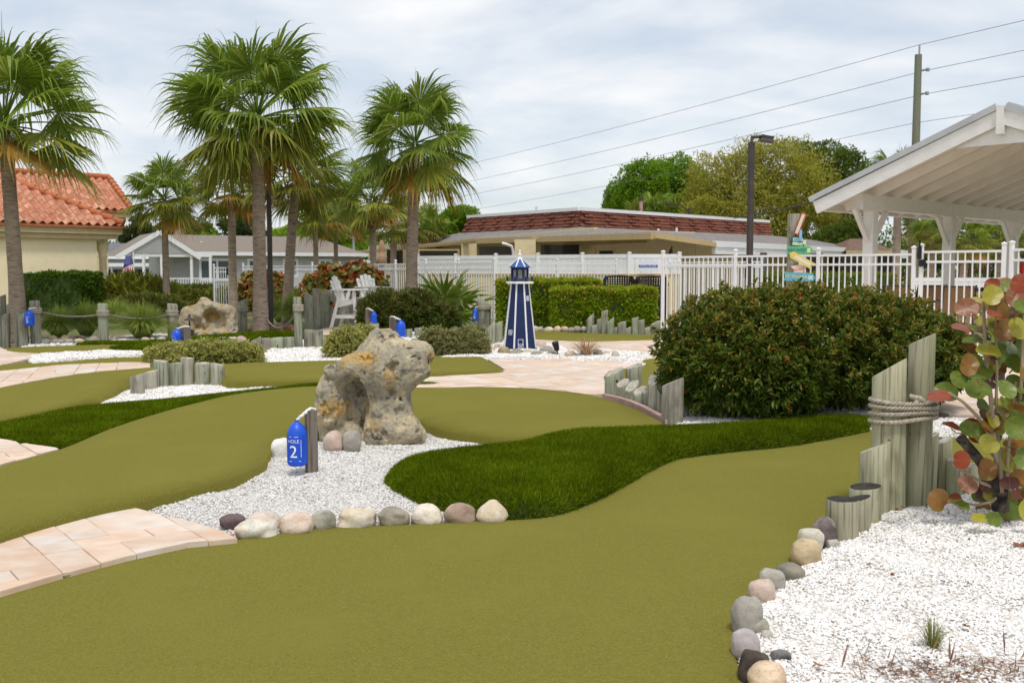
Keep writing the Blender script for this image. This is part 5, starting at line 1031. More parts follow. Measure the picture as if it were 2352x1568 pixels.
def palm(label, x, D, topy, wpx, Rpx, n=34, lean=(0, 0), boots=False, old=0.3, group='fan palms with grey trunks', spear=True, emax=67, emin=-38, zb=-.1):
    s = pxm(D); b0 = P(x, 700, D); ht = P(x, topy, D).z; r = wpx * s / 2; sc = Rpx * s / 1.95; top = Vector((lean[0], lean[1], ht))
    t = thing('palm_tree', label, 'palm tree', (b0.x, D, zb), random.uniform(0, .01), group=group)
    m = MB(); path, rr = [], []; N = 26
    for k in range(N + 1):
        u = k / N; path.append(Vector((lean[0] * u ** 1.6, lean[1] * u ** 1.6, (ht - zb) * u))); rr.append(r * (1.28 - .3 * min(1, u * 3) + .0 * u) * (1 + .02 * math.sin(k * 2.3)) * (1 - .12 * u))
    m.tube(path, rr, n=16).build('trunk', trunkmat, t)
    c = Vector((lean[0], lean[1], ht - zb)) + Vector((0, 0, (.36 if not boots else .28) * sc))
    k = 90; a = RNG.random(k) * 2 * PI; zz = RNG.random(k) * (1.3 if boots else .42) * sc; pb = np.stack([np.cos(a) * r * .9, np.sin(a) * r * .9, (ht - zb) - zz], 1); db = unit(np.stack([np.cos(a), np.sin(a), np.full(k, .9)], 1) + RNG.normal(size=(k, 3)) * .3)
    ob('boots', leaf_mesh('boots', pb, db, .22 * sc, .06 * sc), bootmat, t)
    for i in range(n):
        u = (i + .5) / n; el = emax + (emin - emax) * u ** 1.15 + random.uniform(-8, 8); e = min(ELV, key=lambda q_: abs(q_ - el)); kind = 'g' if u < 1 - old * 1.5 else ('o' if (u < 1 - old * .45 or random.random() < .4) else 'y')
        o = ob('frond', frond_data(e, i % 3, kind), None, t, loc=c + Vector((0, 0, -.25 * sc * u)), rot=(random.uniform(-.1, .1), random.uniform(-.1, .1), i * 2.39996 + random.uniform(-.2, .2))); q_ = sc * random.uniform(.88, 1.1) * (1 if e < 70 else .9); o.scale = (q_, q_, q_)
    if spear: MB().tube([c, c + Vector((0, 0, .9 * sc)), c + Vector((.02, 0, 1.75 * sc))], [.02, .014, .002], n=5).build('spear', PALM_G, t)
    return t
palm('tall fan palm at the left picture edge before the tiled building', 41, 20.5, 312, 34, 258, n=32, lean=(-.14, 0), old=.12, emin=-20)
palm('tallest central fan palm with a thick pale trunk beside the lamp post', 598, 23.5, 298, 31, 226, n=44, old=.22, emin=-36)
palm('right hand fan palm standing alone before the white fence', 944, 26.0, 352, 28, 176, n=38, lean=(.14, 0), old=.18, emin=-46)
palm('fan palm with a brown trunk just right of the lamp post', 660, 27.5, 425, 24, 150, n=30, lean=(.25, .2), old=.3, emin=-30)
palm('fan palm with a thin trunk left of the tallest palm', 536, 30.0, 452, 20, 112, n=28, old=.4, emin=-30)
palm('short fan palm in front of the grey home porch', 383, 36.0, 468, 16, 112, n=32, old=.3, spear=False, emin=-30)
palm('small distant fan palm, first of three beyond the lamp post', 727, 43.0, 505, 13, 88, n=30, old=.3, spear=False, emin=-30)
palm('small distant fan palm with the thinnest trunk behind the hedge', 773, 46.0, 510, 11, 88, n=30, old=.35, spear=False, emin=-30)
palm('shaggy trunked palm left of the closed tan umbrella', 858, 39.0, 468, 17, 112, n=34, old=.35, boots=True, spear=False, emin=-30)
palm('distant palm rising behind the white pavilion roof', 2056, 44.0, 420, 19, 88, n=28, old=.2, boots=False)
fan_plant('small young fan palm before the white picket fence', 1018, 748, 100, 128)
# ------------------------------------------------------------------ sea grape in the near right
q0 = G(2275, 1205, -.04); SGD = q0.y
SG = thing('sea_grape_shrub', 'sea grape shrub with large round red and green leaves at the right edge', 'shrub', (q0.x, q0.y, -.04))
def big_leaf_mat(name, c1, c2, vein, edge=None):
    m, t, b, out = newmat(name); tcn = t.nodes.new('ShaderNodeTexCoord'); sp = t.nodes.new('ShaderNodeSeparateXYZ'); t.links.new(tcn.outputs['Object'], sp.inputs[0])
    f, _ = noise_fac(t, 2.2, lo=.35, hi=.65); c = mixc(t, f, c1, c2)
    ab = node(t, 'ShaderNodeMath', operation='ABSOLUTE'); t.links.new(sp.outputs[1], ab.inputs[0]); mr = t.nodes.new('ShaderNodeMapRange'); mr.inputs['From Min'].default_value = .035; mr.inputs['From Max'].default_value = .02; t.links.new(ab.outputs[0], mr.inputs[0])
    # side veins: lines of constant (x - 0.7|y|)
    mu = node(t, 'ShaderNodeMath', operation='MULTIPLY'); mu.inputs[1].default_value = -.8; t.links.new(ab.outputs[0], mu.inputs[0]); ad = node(t, 'ShaderNodeMath', operation='ADD'); t.links.new(sp.outputs[0], ad.inputs[0]); t.links.new(mu.outputs[0], ad.inputs[1])
    fr = node(t, 'ShaderNodeMath', operation='PINGPONG'); fr.inputs[1].default_value = .2; t.links.new(ad.outputs[0], fr.inputs[0]); m2 = t.nodes.new('ShaderNodeMapRange'); m2.inputs['From Min'].default_value = .03; m2.inputs['From Max'].default_value = .012; m2.inputs['To Max'].default_value = .55; t.links.new(fr.outputs[0], m2.inputs[0])
    mxm = node(t, 'ShaderNodeMath', operation='MAXIMUM'); t.links.new(mr.outputs[0], mxm.inputs[0]); t.links.new(m2.outputs[0], mxm.inputs[1]); c = mixc(t, mxm.outputs[0], c, vein)
    t.links.new(c, b.inputs['Base Color']); b.inputs['Roughness'].default_value = .38; b.inputs['Specular IOR Level'].default_value = .45
    tr = t.nodes.new('ShaderNodeBsdfTranslucent'); t.links.new(c, tr.inputs[0]); ms = t.nodes.new('ShaderNodeMixShader'); ms.inputs[0].default_value = .25; t.links.new(b.outputs[0], ms.inputs[1]); t.links.new(tr.outputs[0], ms.inputs[2]); t.links.new(ms.outputs[0], out.inputs[0]); return m
LM = {'g': big_leaf_mat('leaf_green', S(88,112,28), S(112,130,40), S(140,120,50)), 'y': big_leaf_mat('leaf_yellow_green', S(150,154,44), S(170,164,56), S(196,120,60)), 'o': big_leaf_mat('leaf_olive_red', S(124,108,34), S(138,84,34), S(170,92,44)), 'r': big_leaf_mat('leaf_red', S(150,58,26), S(136,66,30), S(166,86,48)), 'p': big_leaf_mat('leaf_pink', S(150,98,70), S(132,82,48), S(166,112,80)), 'b': big_leaf_mat('leaf_purple_brown', S(112,66,56), S(92,60,56), S(140,90,74)), 'w': big_leaf_mat('leaf_pale_underside', S(138,156,110), S(152,166,124), S(176,176,130))}
LFM = {}; PALST = pm('leaf_stalk', S(150,112,70), S(170,90,60), scale=4)
def leaf_data(kind, v):
    if (kind, v) not in LFM:
        vs, fs = round_leaf('l', 20, cup=(.2, .42, -.22)[v]); me = bpy.data.meshes.new('leaf'); me.from_pydata(vs, [], fs); me.polygons.foreach_set('use_smooth', [True] * len(fs)); me.materials.append(LM[kind]); me.update(); LFM[kind, v] = me
    return LFM[kind, v]
LV = [(820,155,112,'p',.3),(850,150,80,'r',1.1),(795,262,118,'r',1.25),(965,85,112,'y',.2),(1030,280,125,'o',.1),(1115,268,115,'y',.2),(1000,170,110,'o',.5),(985,205,100,'r',1.2),(850,325,110,'g',1.1),(838,382,92,'o',.5),(828,475,112,'o',.4),(782,555,98,'g',.3),(885,615,135,'g',.7),(705,628,112,'g',.4),(662,642,128,'r',1.3),(862,842,128,'r',.1),(735,825,92,'r',1.2),(950,912,102,'y',.3),(1000,812,110,'y',.6),(1112,828,152,'g',.2),(792,1005,92,'r',.8),(826,1145,98,'p',.5),(912,1208,105,'b',.7),(665,1230,118,'o',.35),(755,1222,62,'r',.3),(772,1262,110,'g',1.0),(1050,1250,165,'g',.15),(1095,1200,70,'r',.9),(968,1340,84,'g',.4),(888,1325,90,'y',1.2),(1082,1352,118,'r',1.2),(1098,100,112,'p',.4),(1032,28,92,'g',.8),(1062,392,96,'w',.4),(1082,472,112,'g',.5),(1128,420,84,'w',.6),(1040,612,112,'g',.7),(1100,742,104,'o',.6),(950,566,84,'b',.6),(905,700,96,'g',.6),(1022,985,100,'w',.8),(930,1150,70,'b',.8),(1108,920,132,'o',1.1),(958,420,90,'b',.7),(1000,520,100,'b',.8),(925,760,90,'b',.7),(880,550,80,'g',1.0),(1050,690,90,'g',.7),(1090,580,100,'g',.4),(970,360,90,'w',.9),(905,260,80,'o',1.0),(1130,150,90,'g',.5),(965,25,70,'r',.6),(1120,20,100,'r',.5),(1140,640,100,'g',.5),(1130,1120,120,'o',.6),(1060,1130,90,'b',.9),(1150,1000,120,'g',.4),(1180,380,140,'g',.4),(1200,520,140,'o',.5),(1190,700,140,'g',.5),(1200,900,150,'y',.5),(1210,1080,140,'g',.5),(1200,1300,150,'y',.5),(1190,200,140,'y',.4)]
for _ in range(95): LV.append((random.triangular(800, 1240, 1150), random.uniform(10, 1330), random.uniform(80, 130), random.choice('ggggggooowyyy'), random.uniform(.1, 1.05)))
lt = []
for i, (cx, cy_, dm, kd, tl) in enumerate(LV):
    X, Y = 1883.4 + cx * .41031, 643 + cy_ * .41031; D = SGD + random.uniform(-.32, .28) + (.12 if kd in 'bw' else -.05) + (.28 if i > 64 else 0); c = P(X, Y, D); r = dm * .41031 * pxm(D) / 2 * 1.1
    lp = c - Vector((q0.x, q0.y, -.04)); az = random.uniform(-1.3, 1.3)
    nrm = Vector((math.sin(az) * math.sin(tl), -math.cos(tl), .35 + .6 * math.sin(tl) * random.choice((1, 1, -.3)))).normalized() if tl < 1 else Vector((random.uniform(-.3, .3), -.28, .95)).normalized()
    M = nrm.to_track_quat('Z', 'Y').to_matrix() @ Matrix.Rotation(random.uniform(0, 6.28), 3, 'Z')
    o = ob('leaf', leaf_data(kd, i % 3), None, SG, loc=lp, rot=M.to_euler(), sc=(r, r, r)); lt.append(lp); ax = Vector((random.uniform(-.05, .05), .02, lp.z * .85)); MB().tube([lp + nrm * -.004, lp.lerp(ax, .12) - Vector((0, 0, .02)), lp.lerp(ax, .34)], [.004, .004, .005], n=5).build('leaf_stalk', PALST, SG)
palebark = pm('pale_bark', S(176,158,134), S(150,132,110), scale=8, rough=.85, bump=.4, bscale=20, stretch=(1, 1, .3))
def spx(cx, cy_, dD=0): return P(1883.4 + cx * .41031, 643 + cy_ * .41031, SGD + dD) - Vector((q0.x, q0.y, -.04))
for pts, r in [([(1010,1180),(975,900),(955,650),(925,400),(915,120)], .017), ([(1020,1190),(985,760),(990,520),(985,330)], .012), ([(1060,1180),(960,880),(880,760),(800,680),(720,630)], .014), ([(1040,1150),(1060,900),(1095,570)], .012), ([(1120,1160),(1010,1020),(930,940),(850,860)], .014), ([(1000,1170),(900,1130),(820,1080),(745,1035)], .012), ([(1010,1200),(960,1240),(870,1260),(790,1240)], .010), ([(1080,1200),(1110,900),(1130,500),(1140,200)], .014), ([(930,150),(900,180),(850,160)], .006), ([(920,330),(870,290),(830,262)], .006)]:
    m = MB(); pl = [spx(a, b_, random.uniform(-.05, .05)) for a, b_ in pts]; m.tube(pl, [r * (1 - .45 * k / (len(pl) - 1)) for k in range(len(pl))], n=8).build('branch', palebark, SG)
m = MB(); m.tube([spx(1010, 1185), spx(965, 1115), spx(930, 1060), spx(890, 1005), spx(850, 960), spx(820, 920), spx(785, 880)], [.036, .032, .035, .030, .034, .029, .033], n=9, smooth=False).build('cut_trunk', pm('dark_bark', S(104,92,82), S(62,54,48), scale=14, rough=.95, bump=1, bscale=30, c3=S(38,33,30), s3=18), SG)
MB().tube([spx(1010, 1290), spx(1010, 1180)], [.05, .04], n=10).build('stump', MATS['dark_bark'], SG)
# fallen leaves and twigs on the gravel
flm = leafmat('fallen_leaf', [S(120,62,40), S(150,96,56), S(92,58,40)], rough=.8, trans=.1, objr=True); fme = None
vs, fs = round_leaf('l', 10, cup=.25)
def fallen(label, x, y, wpx, kind=None, z=-.02, group='dry leaves fallen on the gravel', asp=.5):
    q = G(x, y, z); r = wpx * pxm(q.y) / 2; me = bpy.data.meshes.new('fallen_leaf'); me.from_pydata([(a * r, b_ * r * asp, c * r) for a, b_, c in vs], [], fs); me.materials.append(kind or flm); o = ob('fallen_leaf', me, None, loc=q, rot=(random.uniform(-.4, .4), random.uniform(-.4, .4), random.uniform(0, 6))); o.location.z = z + .012; return tag(o, label, 'leaf', group)
for x, y in [(2225,1243),(2075,1233),(2010,1236),(1885,1570),(2105,1395),(2300,1410),(2060,1175),(2074,1168),(2215,1440),(1960,1350),(1995,1300),(2050,1325),(2290,1455),(2270,1330),(2165,1340),(580,1110),(610,1085),(560,1125),(700,1100)]: fallen('small dry brown leaf lying on the white gravel', x, y, random.uniform(9, 20))
fallen('dark brown curled leaf near the small grass tuft', 2218, 1443, 22, group=None); fallen('long dark brown bark flake on the near right gravel', 1880, 1533, 36, group=None, asp=.3); fallen('large orange fallen leaf at the right picture edge', 2348, 1255, 44, kind=LM['o'], group=None, z=-.03, asp=.8)
fallen('curled brown leaf lying against the near paver edge', 228, 1296, 24, z=-.05, group=None); fallen('green yellow leaf at the tip of the near paver path', 530, 1234, 28, z=-.05, kind=LM['y'], group=None)
for x, y in [(1480,1413),(1060,915),(1125,945),(1520,1430),(760,980),(380,1260),(660,930)]: fallen('tiny pale fleck lying on the olive carpet', x, y, random.uniform(4, 7), z=-.045 if y > 1050 else .025, kind=whiteletter, group='pale flecks on the carpet')
# golf cup
q = G(1153, 944, .03); t = thing('golf_cup', 'small white rimmed golf cup sunk in the green behind the rock', 'golf cup', (q.x, q.y, .027)); m = MB(); n = 24
m.add([(r * math.cos(2 * PI * k / n), r * math.sin(2 * PI * k / n), z) for r, z in ((.058, .002), (.052, .003)) for k in range(n)], [(k, (k + 1) % n, n + (k + 1) % n, n + k) for k in range(n)]); m.build('rim', white, t)
m = MB(); m.add([(.053 * math.cos(2 * PI * k / n), .053 * math.sin(2 * PI * k / n), .0015) for k in range(n)], [tuple(range(n))]); m.build('hole', blackmat, t)
# brick kerb under the slanted logs
kerbm = pm('pink_kerb', S(196,164,154), S(176,142,132), scale=9, rough=.85)
t = thing('brick_kerb', 'low pinkish kerb between the slanted logs and the green', 'kerb', G(1460, 935, 0)); kp = [(1388,911),(1420,918),(1450,927),(1480,940),(1510,956),(1535,972)]
for (a, b_) in zip(kp[:-1], kp[1:]): A, Bq = G(*a, .0), G(*b_, .0); MB().beam(A.lerp(Bq, .01) - t.location + Vector((0, 0, -.0)), A.lerp(Bq, .985) - t.location, .06, .07).build('kerb_stone', kerbm, t)
# ------------------------------------------------------------------ fences
def picket_fence(label, pts, h, sp=.115, posts=None, z=0.0, pw=.02, rails=(.02, .20, -.06), post_every=2.4, group='white metal picket fences', pwid=.06, lattice=False):
    A0 = Vector(pts[0]); t = thing('picket_fence', label, 'fence', (A0.x, A0.y, z), group=group)
    pk = MB().box((0, 0, (h - .06) / 2 + .06), (pw, pw, h - .12)).mesh('picket'); pk.materials.append(white)
    po = MB().box((0, 0, h / 2 + .03), (pwid, pwid, h + .1), ch=.004).add(*cap_shape(pwid, h + .08)).mesh('post'); po.materials.append(white)
    for a, b_ in zip(pts[:-1], pts[1:]):
        a, b_ = Vector(a) - A0, Vector(b_) - A0; L = (b_ - a).length; d = (b_ - a).normalized(); az = math.atan2(d.y, d.x); n = max(1, round(L / post_every))
        for i in range(n + 1):
            if i == n and b_ != Vector(pts[-1]) - A0: continue
            p = a + d * (L * i / n); ob('post', po, None, t, loc=(p.x, p.y, 0), rot=(0, 0, az))
        k = int(L / sp)
        for i in range(1, k):
            p = a + d * (L * i / k)
            if min(abs((L * i / k) - L * j / n) for j in range(n + 1)) < sp * .45: continue
            ob('picket', pk, None, t, loc=(p.x, p.y, 0), rot=(0, 0, az))
        for zr in (h - .03, h - .20, .10): MB().beam(a + Vector((0, 0, zr)), b_ + Vector((0, 0, zr)), .034, .04).build('rail', white, t)
    return t
def cap_shape(w_, z):
    r = w_ * .62; return [(-r, -r, z), (r, -r, z), (r, r, z), (-r, r, z), (-r, -r, z + .02), (r, -r, z + .02), (r, r, z + .02), (-r, r, z + .02), (0, 0, z + .045)], [(3, 2, 1, 0), (0, 1, 5, 4), (1, 2, 6, 5), (2, 3, 7, 6), (3, 0, 4, 7), (4, 5, 8), (5, 6, 8), (6, 7, 8), (7, 4, 8)]
FA = P(1522, 700, 21.4); FB = P(2096, 700, 17.4); FCg = P(2302, 700, 16.4); FD = P(2700, 700, 14.2)
picket_fence('white metal picket fence behind the big bush and signpost', [(FA.x, FA.y, 0), (FB.x, FB.y, 0)], 1.80, post_every=1.85)
t = picket_fence('white picket gate with a black latch right of the pavilion post', [(FB.x + .12, FB.y - .03, 0), (FCg.x, FCg.y, 0)], 1.84, post_every=3)
tag(t, cat='gate'); MB().box((-.05, -.03, 1.80), (.05, .06, .22)).box((.02, -.04, 1.62), (.14, .07, .12)).tube([(-.05, -.03, 1.9), (-.05, -.03, 2.02)], .015, n=6).build('latch', blackmat, t)
picket_fence('white picket fence section past the gate at the right edge', [(FCg.x + .11, FCg.y - .04, 0), (FD.x, FD.y, 0)], 1.86, post_every=3)
fb0, fb1 = P(1535, 700, 36), P(1748, 700, 33); picket_fence('farther white picket fence seen through the one behind the corner post', [(fb0.x, fb0.y, 0), (fb1.x, fb1.y, 0)], 1.80, post_every=2.4)
l0, l1, l2 = P(845, 700, 34), P(1135, 700, 29.0), P(1415, 700, 31); picket_fence('white picket fence behind the lighthouse and right palm', [(l0.x, l0.y, 0), (l1.x, l1.y, 0), (l2.x, l2.y, 0)], 1.72, post_every=1.9)
l0, l1 = P(560, 700, 46), P(850, 700, 37); picket_fence('white picket fence behind the sea grape hedges', [(l0.x, l0.y, 0), (l1.x, l1.y, 0)], 1.7)
l0, l1 = P(493, 700, 40), P(530, 700, 40.5); t = picket_fence('tall narrow white picket gate before the grey home', [(l0.x, l0.y, 0), (l1.x, l1.y, 0)], 1.62, post_every=3, sp=.1); tag(t, cat='gate'); MB().box((.55, -.05, 1.45), (.06, .06, .3)).build('latch', blackmat, t)
# tan knee wall with white vinyl fence on it
tanwall = pm('tan_stucco', S(228,210,172), S(220,200,160), scale=6, rough=.9, bump=.2, bscale=60); tandark = pm('tan_trim', S(196,172,126), S(186,162,118), scale=5, rough=.8); creamwall = pm('cream_stucco', S(252,236,200), S(247,229,188), scale=3, rough=.9, bump=.25, bscale=40)
v0, v1, v2 = P(960, 640, 41), P(1445, 640, 36), P(1560, 640, 36)
t = thing('knee_wall', 'tan stucco knee wall below the white vinyl fence', 'wall', (v0.x, v0.y, 0)); o_ = Vector((v0.x, v0.y, 0))
for a, b_ in ((v0, v1), (v1, v2)): a = Vector((a.x, a.y, 0)) - o_; b_ = Vector((b_.x, b_.y, 0)) - o_; MB().beam(a + Vector((0, 0, .6)), b_ + Vector((0, 0, .6)), .2, 1.4).build('wall_section', tanwall, t); MB().beam(a + Vector((0, 0, 1.33)), b_ + Vector((0, 0, 1.33)), .26, .06).build('coping', tandark, t)
t = thing('vinyl_fence', 'solid white vinyl fence with capped posts along the pool', 'fence', (v0.x, v0.y, 0))
for a, b_, n in ((v0, v1, 5), (v1, v2, 1)):
    a = Vector((a.x, a.y, 0)) - o_; b_ = Vector((b_.x, b_.y, 0)) - o_
    for i in range(0 if n > 1 else 1, n + 1): p = a.lerp(b_, i / n); MB().box((p.x, p.y, 1.7), (.13, .13, .82)).add(*[( [(x + p.x, y + p.y, z) for x, y, z in cap_shape(.13, 2.11)[0]] ), cap_shape(.13, 2.11)[1]]).build('post', white, t)
    for i in range(n):
        A, Bq = a.lerp(b_, i / n), a.lerp(b_, (i + 1) / n); MB().beam(A + Vector((0, 0, 2.0)), Bq + Vector((0, 0, 2.0)), .05, .14).build('top_rail', white, t)
        k = 9
        for j in range(k): c, d = A.lerp(Bq, j / k + .003), A.lerp(Bq, (j + 1) / k - .003); MB().beam(c + Vector((0, 0, 1.65)), d + Vector((0, 0, 1.65)), .025, .60).build('panel_board', white, t)
# pool sign
c = P(1489, 610, 35.7); s = pxm(35.7); t = thing('pool_rules_sign', 'white pool rules sign with a blue band on the vinyl fence', 'sign', c); w_, h = 43 * s, 26 * s
MB().box((0, 0, 0), (w_, .02, h)).build('board', pm('sign_white', S(226,228,236)), t); MB().box((0, -.013, -.05 * h), (w_, .006, .22 * h)).build('band', pm('sign_blue', S(52,66,168)), t)
def flat_text(parent, s_, size, x, y, z, mat): V, Fs = text_polys(s_, size, 2); MB().add([(v.x + x, y, v.y + z) for v in V], Fs).build('lettering', mat, parent)
flat_text(t, 'POOL RULES', .1, 0, -.019, -.05 * h, whiteletter); pass
for ch in list(t.children):
    if ch.name.startswith('lettering') and ch is not t.children[2]: pass
# black slatted units
def black_unit(label, x0, x1, top, D):
    s = pxm(D); c = P((x0 + x1) / 2, 700, D); W = (x1 - x0) * s; H = P(0, top, D).z; t = thing('kennel_unit', label, 'equipment', (c.x, D, 0), group='black slatted dome topped units')
    MB().box((0, 0, (H - .28) / 2), (W, .9, H - .28), ch=.05).build('body', blackmat, t)
    m = MB()
    for k in range(9):
        u = -1 + 2 * k / 8; y = u * .43
        m.tube([(-W / 2 * .99, y, H - .30), (-W / 2 * .93, y, H - .14), (-W / 2 * .8, y, H - .03), (0, y, H), (W / 2 * .8, y, H - .03), (W / 2 * .93, y, H - .14), (W / 2 * .99, y, H - .30)], .02, n=5)
    for k in range(13):
        u = -1 + 2 * k / 12; x = u * W / 2 * .96; zt = H - .02 - .2 * max(0, abs(u) - .75) / .25; m.tube([(x, -.43, H - .30), (x, -.43, zt), (x, .43, zt), (x, .43, H - .30)], .016, n=5)
    for zz in (.1, .16, .22): m.tube([(-W / 2 * .96, -.44, H - zz - .02), (W / 2 * .96, -.44, H - zz - .02)], .012, n=5)
    m.build('slatted_lid', blackmat, t)
black_unit('black slatted dome topped unit nearer the lighthouse', 1386, 1455, 633, 30); black_unit('black slatted dome topped unit behind the fence corner', 1459, 1530, 634, 30)
# ------------------------------------------------------------------ pavilion
v = Vector((.733, .68, 0)); u = Vector((.68, -.733, 0)); P1 = Vector((7.52, 21.0, 0)); LV_, LW = 11.4, 5.9; zb = 2.75
PV = thing('pavilion', 'white timber pavilion with a metal gable roof behind the picket fence', 'pavilion', P1); pw = whitepaint; under = pm('white_ceiling', S(246,242,235,.98), S(240,234,225,.98), scale=3, rough=.6)
for i in range(4):
    for j in range(2):
        p = v * (i * 3.8) + u * (j * LW); MB().box((p.x, p.y, zb / 2), (.23, .23, zb), Matrix.Rotation(math.atan2(v.y, v.x), 3, 'Z'), ch=.01).build('post', pw, PV)
        for sg in (-1, 1):
            if (i == 0 and sg < 0 and False) or (i == 3 and sg > 0): continue
            MB().beam(p + Vector((0, 0, zb - .68)) + v * sg * .06, p + v * sg * .68 + Vector((0, 0, zb - .0)), .09, .10).build('brace', pw, PV)
for j in range(2): p = u * (j * LW); MB().beam(p - v * .55 + Vector((0, 0, zb + .15)), p + v * (LV_ + .5) + Vector((0, 0, zb + .15)), .2, .3).build('eave_beam', pw, PV)
for i in (3,): p = v * (i * 3.8); MB().beam(p - u * .3 + Vector((0, 0, zb + .152)), p + u * (LW + .3) + Vector((0, 0, zb + .152)), .18, .28).build('tie_beam', pw, PV)
hw = LW / 2; ez, rz_ = zb + .30, zb + .30 + .4 * (hw)   # rafter line at post, ridge
def slope_pt(side, a, b_): # a along v, b distance from ridge outward
    return v * a + u * (hw + side * b_) + Vector((0, 0, rz_ - .4 * b_))
a0, a1, bo = -.95, LV_ + .95, hw + .72; metal = pm('metal_roof', S(196,198,200), S(180,182,185), scale=2, rough=.45, spec=.5, metal=.0); nrm_ = lambda side: (u * side * .371 + Vector((0, 0, .928)))
for side in (-1, 1):
    n_ = nrm_(side); A, B_, C_, D_ = slope_pt(side, a0, 0), slope_pt(side, a1, 0), slope_pt(side, a1, bo), slope_pt(side, a0, bo)
    MB().add([x + n_ * .165 for x in (A - v * .06, B_ + v * .06, C_ + v * .06 + u * side * .06, D_ - v * .06 + u * side * .06)] + [x + n_ * .27 for x in (A - v * .06, B_ + v * .06, C_ + v * .06 + u * side * .06, D_ - v * .06 + u * side * .06)], [(3, 2, 1, 0), (4, 5, 6, 7), (0, 1, 5, 4), (1, 2, 6, 5), (2, 3, 7, 6), (3, 0, 4, 7)]).build('metal_roof', metal, PV)
    k = 24
    for i in range(k + 1): aa = a0 + (a1 - a0) * i / k; MB().beam(slope_pt(side, aa, 0) + n_ * .28, slope_pt(side, aa, bo) + n_ * .28, .03, .03, up=n_).build('roof_seam', metal, PV)
    MB().add([x + n_ * .115 for x in (A, B_, C_, D_)] + [x + n_ * .135 for x in (A, B_, C_, D_)], [(3, 2, 1, 0), (4, 5, 6, 7), (0, 1, 5, 4), (1, 2, 6, 5), (2, 3, 7, 6), (3, 0, 4, 7)]).build('ceiling_deck', under, PV)
    for i in range(15): aa = .05 + (LV_ - .1) * i / 14; MB().beam(slope_pt(side, aa, .05) + n_ * .02, slope_pt(side, aa, bo - .12) + n_ * .02, .06, .18, up=n_).build('rafter', under, PV)
    for aa in (a0, a1): MB().beam(slope_pt(side, aa, -.02) + n_ * .03, slope_pt(side, aa, bo) + n_ * .03, .05, .26, up=n_).build('gable_fascia', pw, PV)
    MB().beam(slope_pt(side, a0, bo) + n_ * .06, slope_pt(side, a1, bo) + n_ * .06, .04, .18, up=n_).build('eave_fascia', pw, PV)
MB().box(slope_pt(1, a0, 0) - v * .04 + Vector((0, 0, -.04)), (.12, .12, .5), Matrix.Rotation(math.atan2(v.y, v.x), 3, 'Z')).build('ridge_block', pw, PV)
MB().beam(slope_pt(1, a0, 0), slope_pt(1, a1, 0), .12, .2).build('ridge_beam', pw, PV)
MB().add([slope_pt(-1, a0 + .06, 1.15), slope_pt(1, a0 + .06, 1.15), slope_pt(1, a0 + .06, 0)], [(0, 1, 2)]).build('gable_panel', pw, PV)
t = thing('ceiling_fan', 'dark ceiling fan hanging below the pavilion roof', 'fan', P1 + v * 4.4 + u * hw + Vector((0, 0, rz_ - .9)))
MB().tube([(0, 0, .0), (0, 0, .85)], .02, n=6).build('rod', bronze, t); MB().lathe([(.05, -.1), (.14, -.05), (.14, .05), (.05, .1)], 14).build('motor', bronze, t)
for k in range(5): a = 2 * PI * k / 5 + .3; MB().beam((.12 * math.cos(a), .12 * math.sin(a), 0), (.75 * math.cos(a), .75 * math.sin(a), 0), .13, .012).build('blade', bronze, t)
# ------------------------------------------------------------------ cream building with barrel tile roof
terra = pm('terracotta_tile', S(192,136,108), S(176,116,90), scale=4, rough=.85, spec=.1, c3=S(212,164,138), s3=1.5, var=.10); terraridge = pm('terracotta_ridge', S(190,116,78), S(174,100,64), scale=4, rough=.8, var=.08); fasc = pm('sand_fascia', S(196,176,136), S(186,166,126), scale=4, rough=.8)
wv = Vector((.707, .707, 0)); bk = Vector((-.707, .707, 0)); K0 = P(289, 520, 36.0); K0 = Vector((K0.x, K0.y, 0)); ZE = P(289, 519, 36.0).z
CB = thing('tiled_building', 'cream stucco building with an orange barrel tile roof at the left edge', 'building', K0)
def tile_mesh(L, Wt):
    b = MB(); n = 10; vs = []
    for yy in (0, 1):
        for k in range(n + 1): x = k / n; zc = .055 * math.sin(2 * PI * x + .3) ; vs.append(((x - .5) * Wt, yy * L, zc + .02 * (1 - yy)))
    for k in range(n + 1): x = k / n; vs.append(((x - .5) * Wt, 0, .055 * math.sin(2 * PI * x + .3) - .015))
    b.add(vs, [(k, k + 1, n + 2 + k, n + 1 + k) for k in range(n)] + [(2 * n + 2 + k, 2 * n + 3 + k, k + 1, k) for k in range(n)], 0, False); return b.mesh('roof_tile')
TW, TL = .31, .36; tme = tile_mesh(TL * 1.12, TW); tme.materials.append(terra)
def tile_plane(o, ex, up, slope, nx0, nx1, rows, inside):   # o: eave point, ex along eave, up horizontal uphill dir
    s3 = (up + Vector((0, 0, slope))).normalized(); nz = ex.cross(s3).normalized(); M = Matrix((ex, s3, nz)).transposed().to_4x4()
    for r in range(rows):
        for i in range(nx0, nx1):
            p = o + ex * (i * TW) + s3 * (r * TL)
            if not inside(i * TW, r * TL): continue
            q = M.copy(); q.translation = p + nz * .03; t_ = ob('roof_tile', tme, None, CB); t_.matrix_local = q
SL = .56; cs_ = math.sqrt(1 + SL * SL)
e0 = Vector((0, 0, ZE))            # eave corner, local
rows = 8; tile_plane(e0, wv, bk, SL, -24, 0, rows, lambda a, d: -a > d / cs_ + .05)
def slab(pts, th, mat, name): n = len(pts); MB().add([Vector(p) for p in pts] + [Vector(p) - Vector((0, 0, th)) for p in pts], [tuple(range(n)), tuple(range(n, 2 * n))[::-1]] + [(i, n + i, n + (i + 1) % n, (i + 1) % n) for i in range(n)]).build(name, mat, CB)
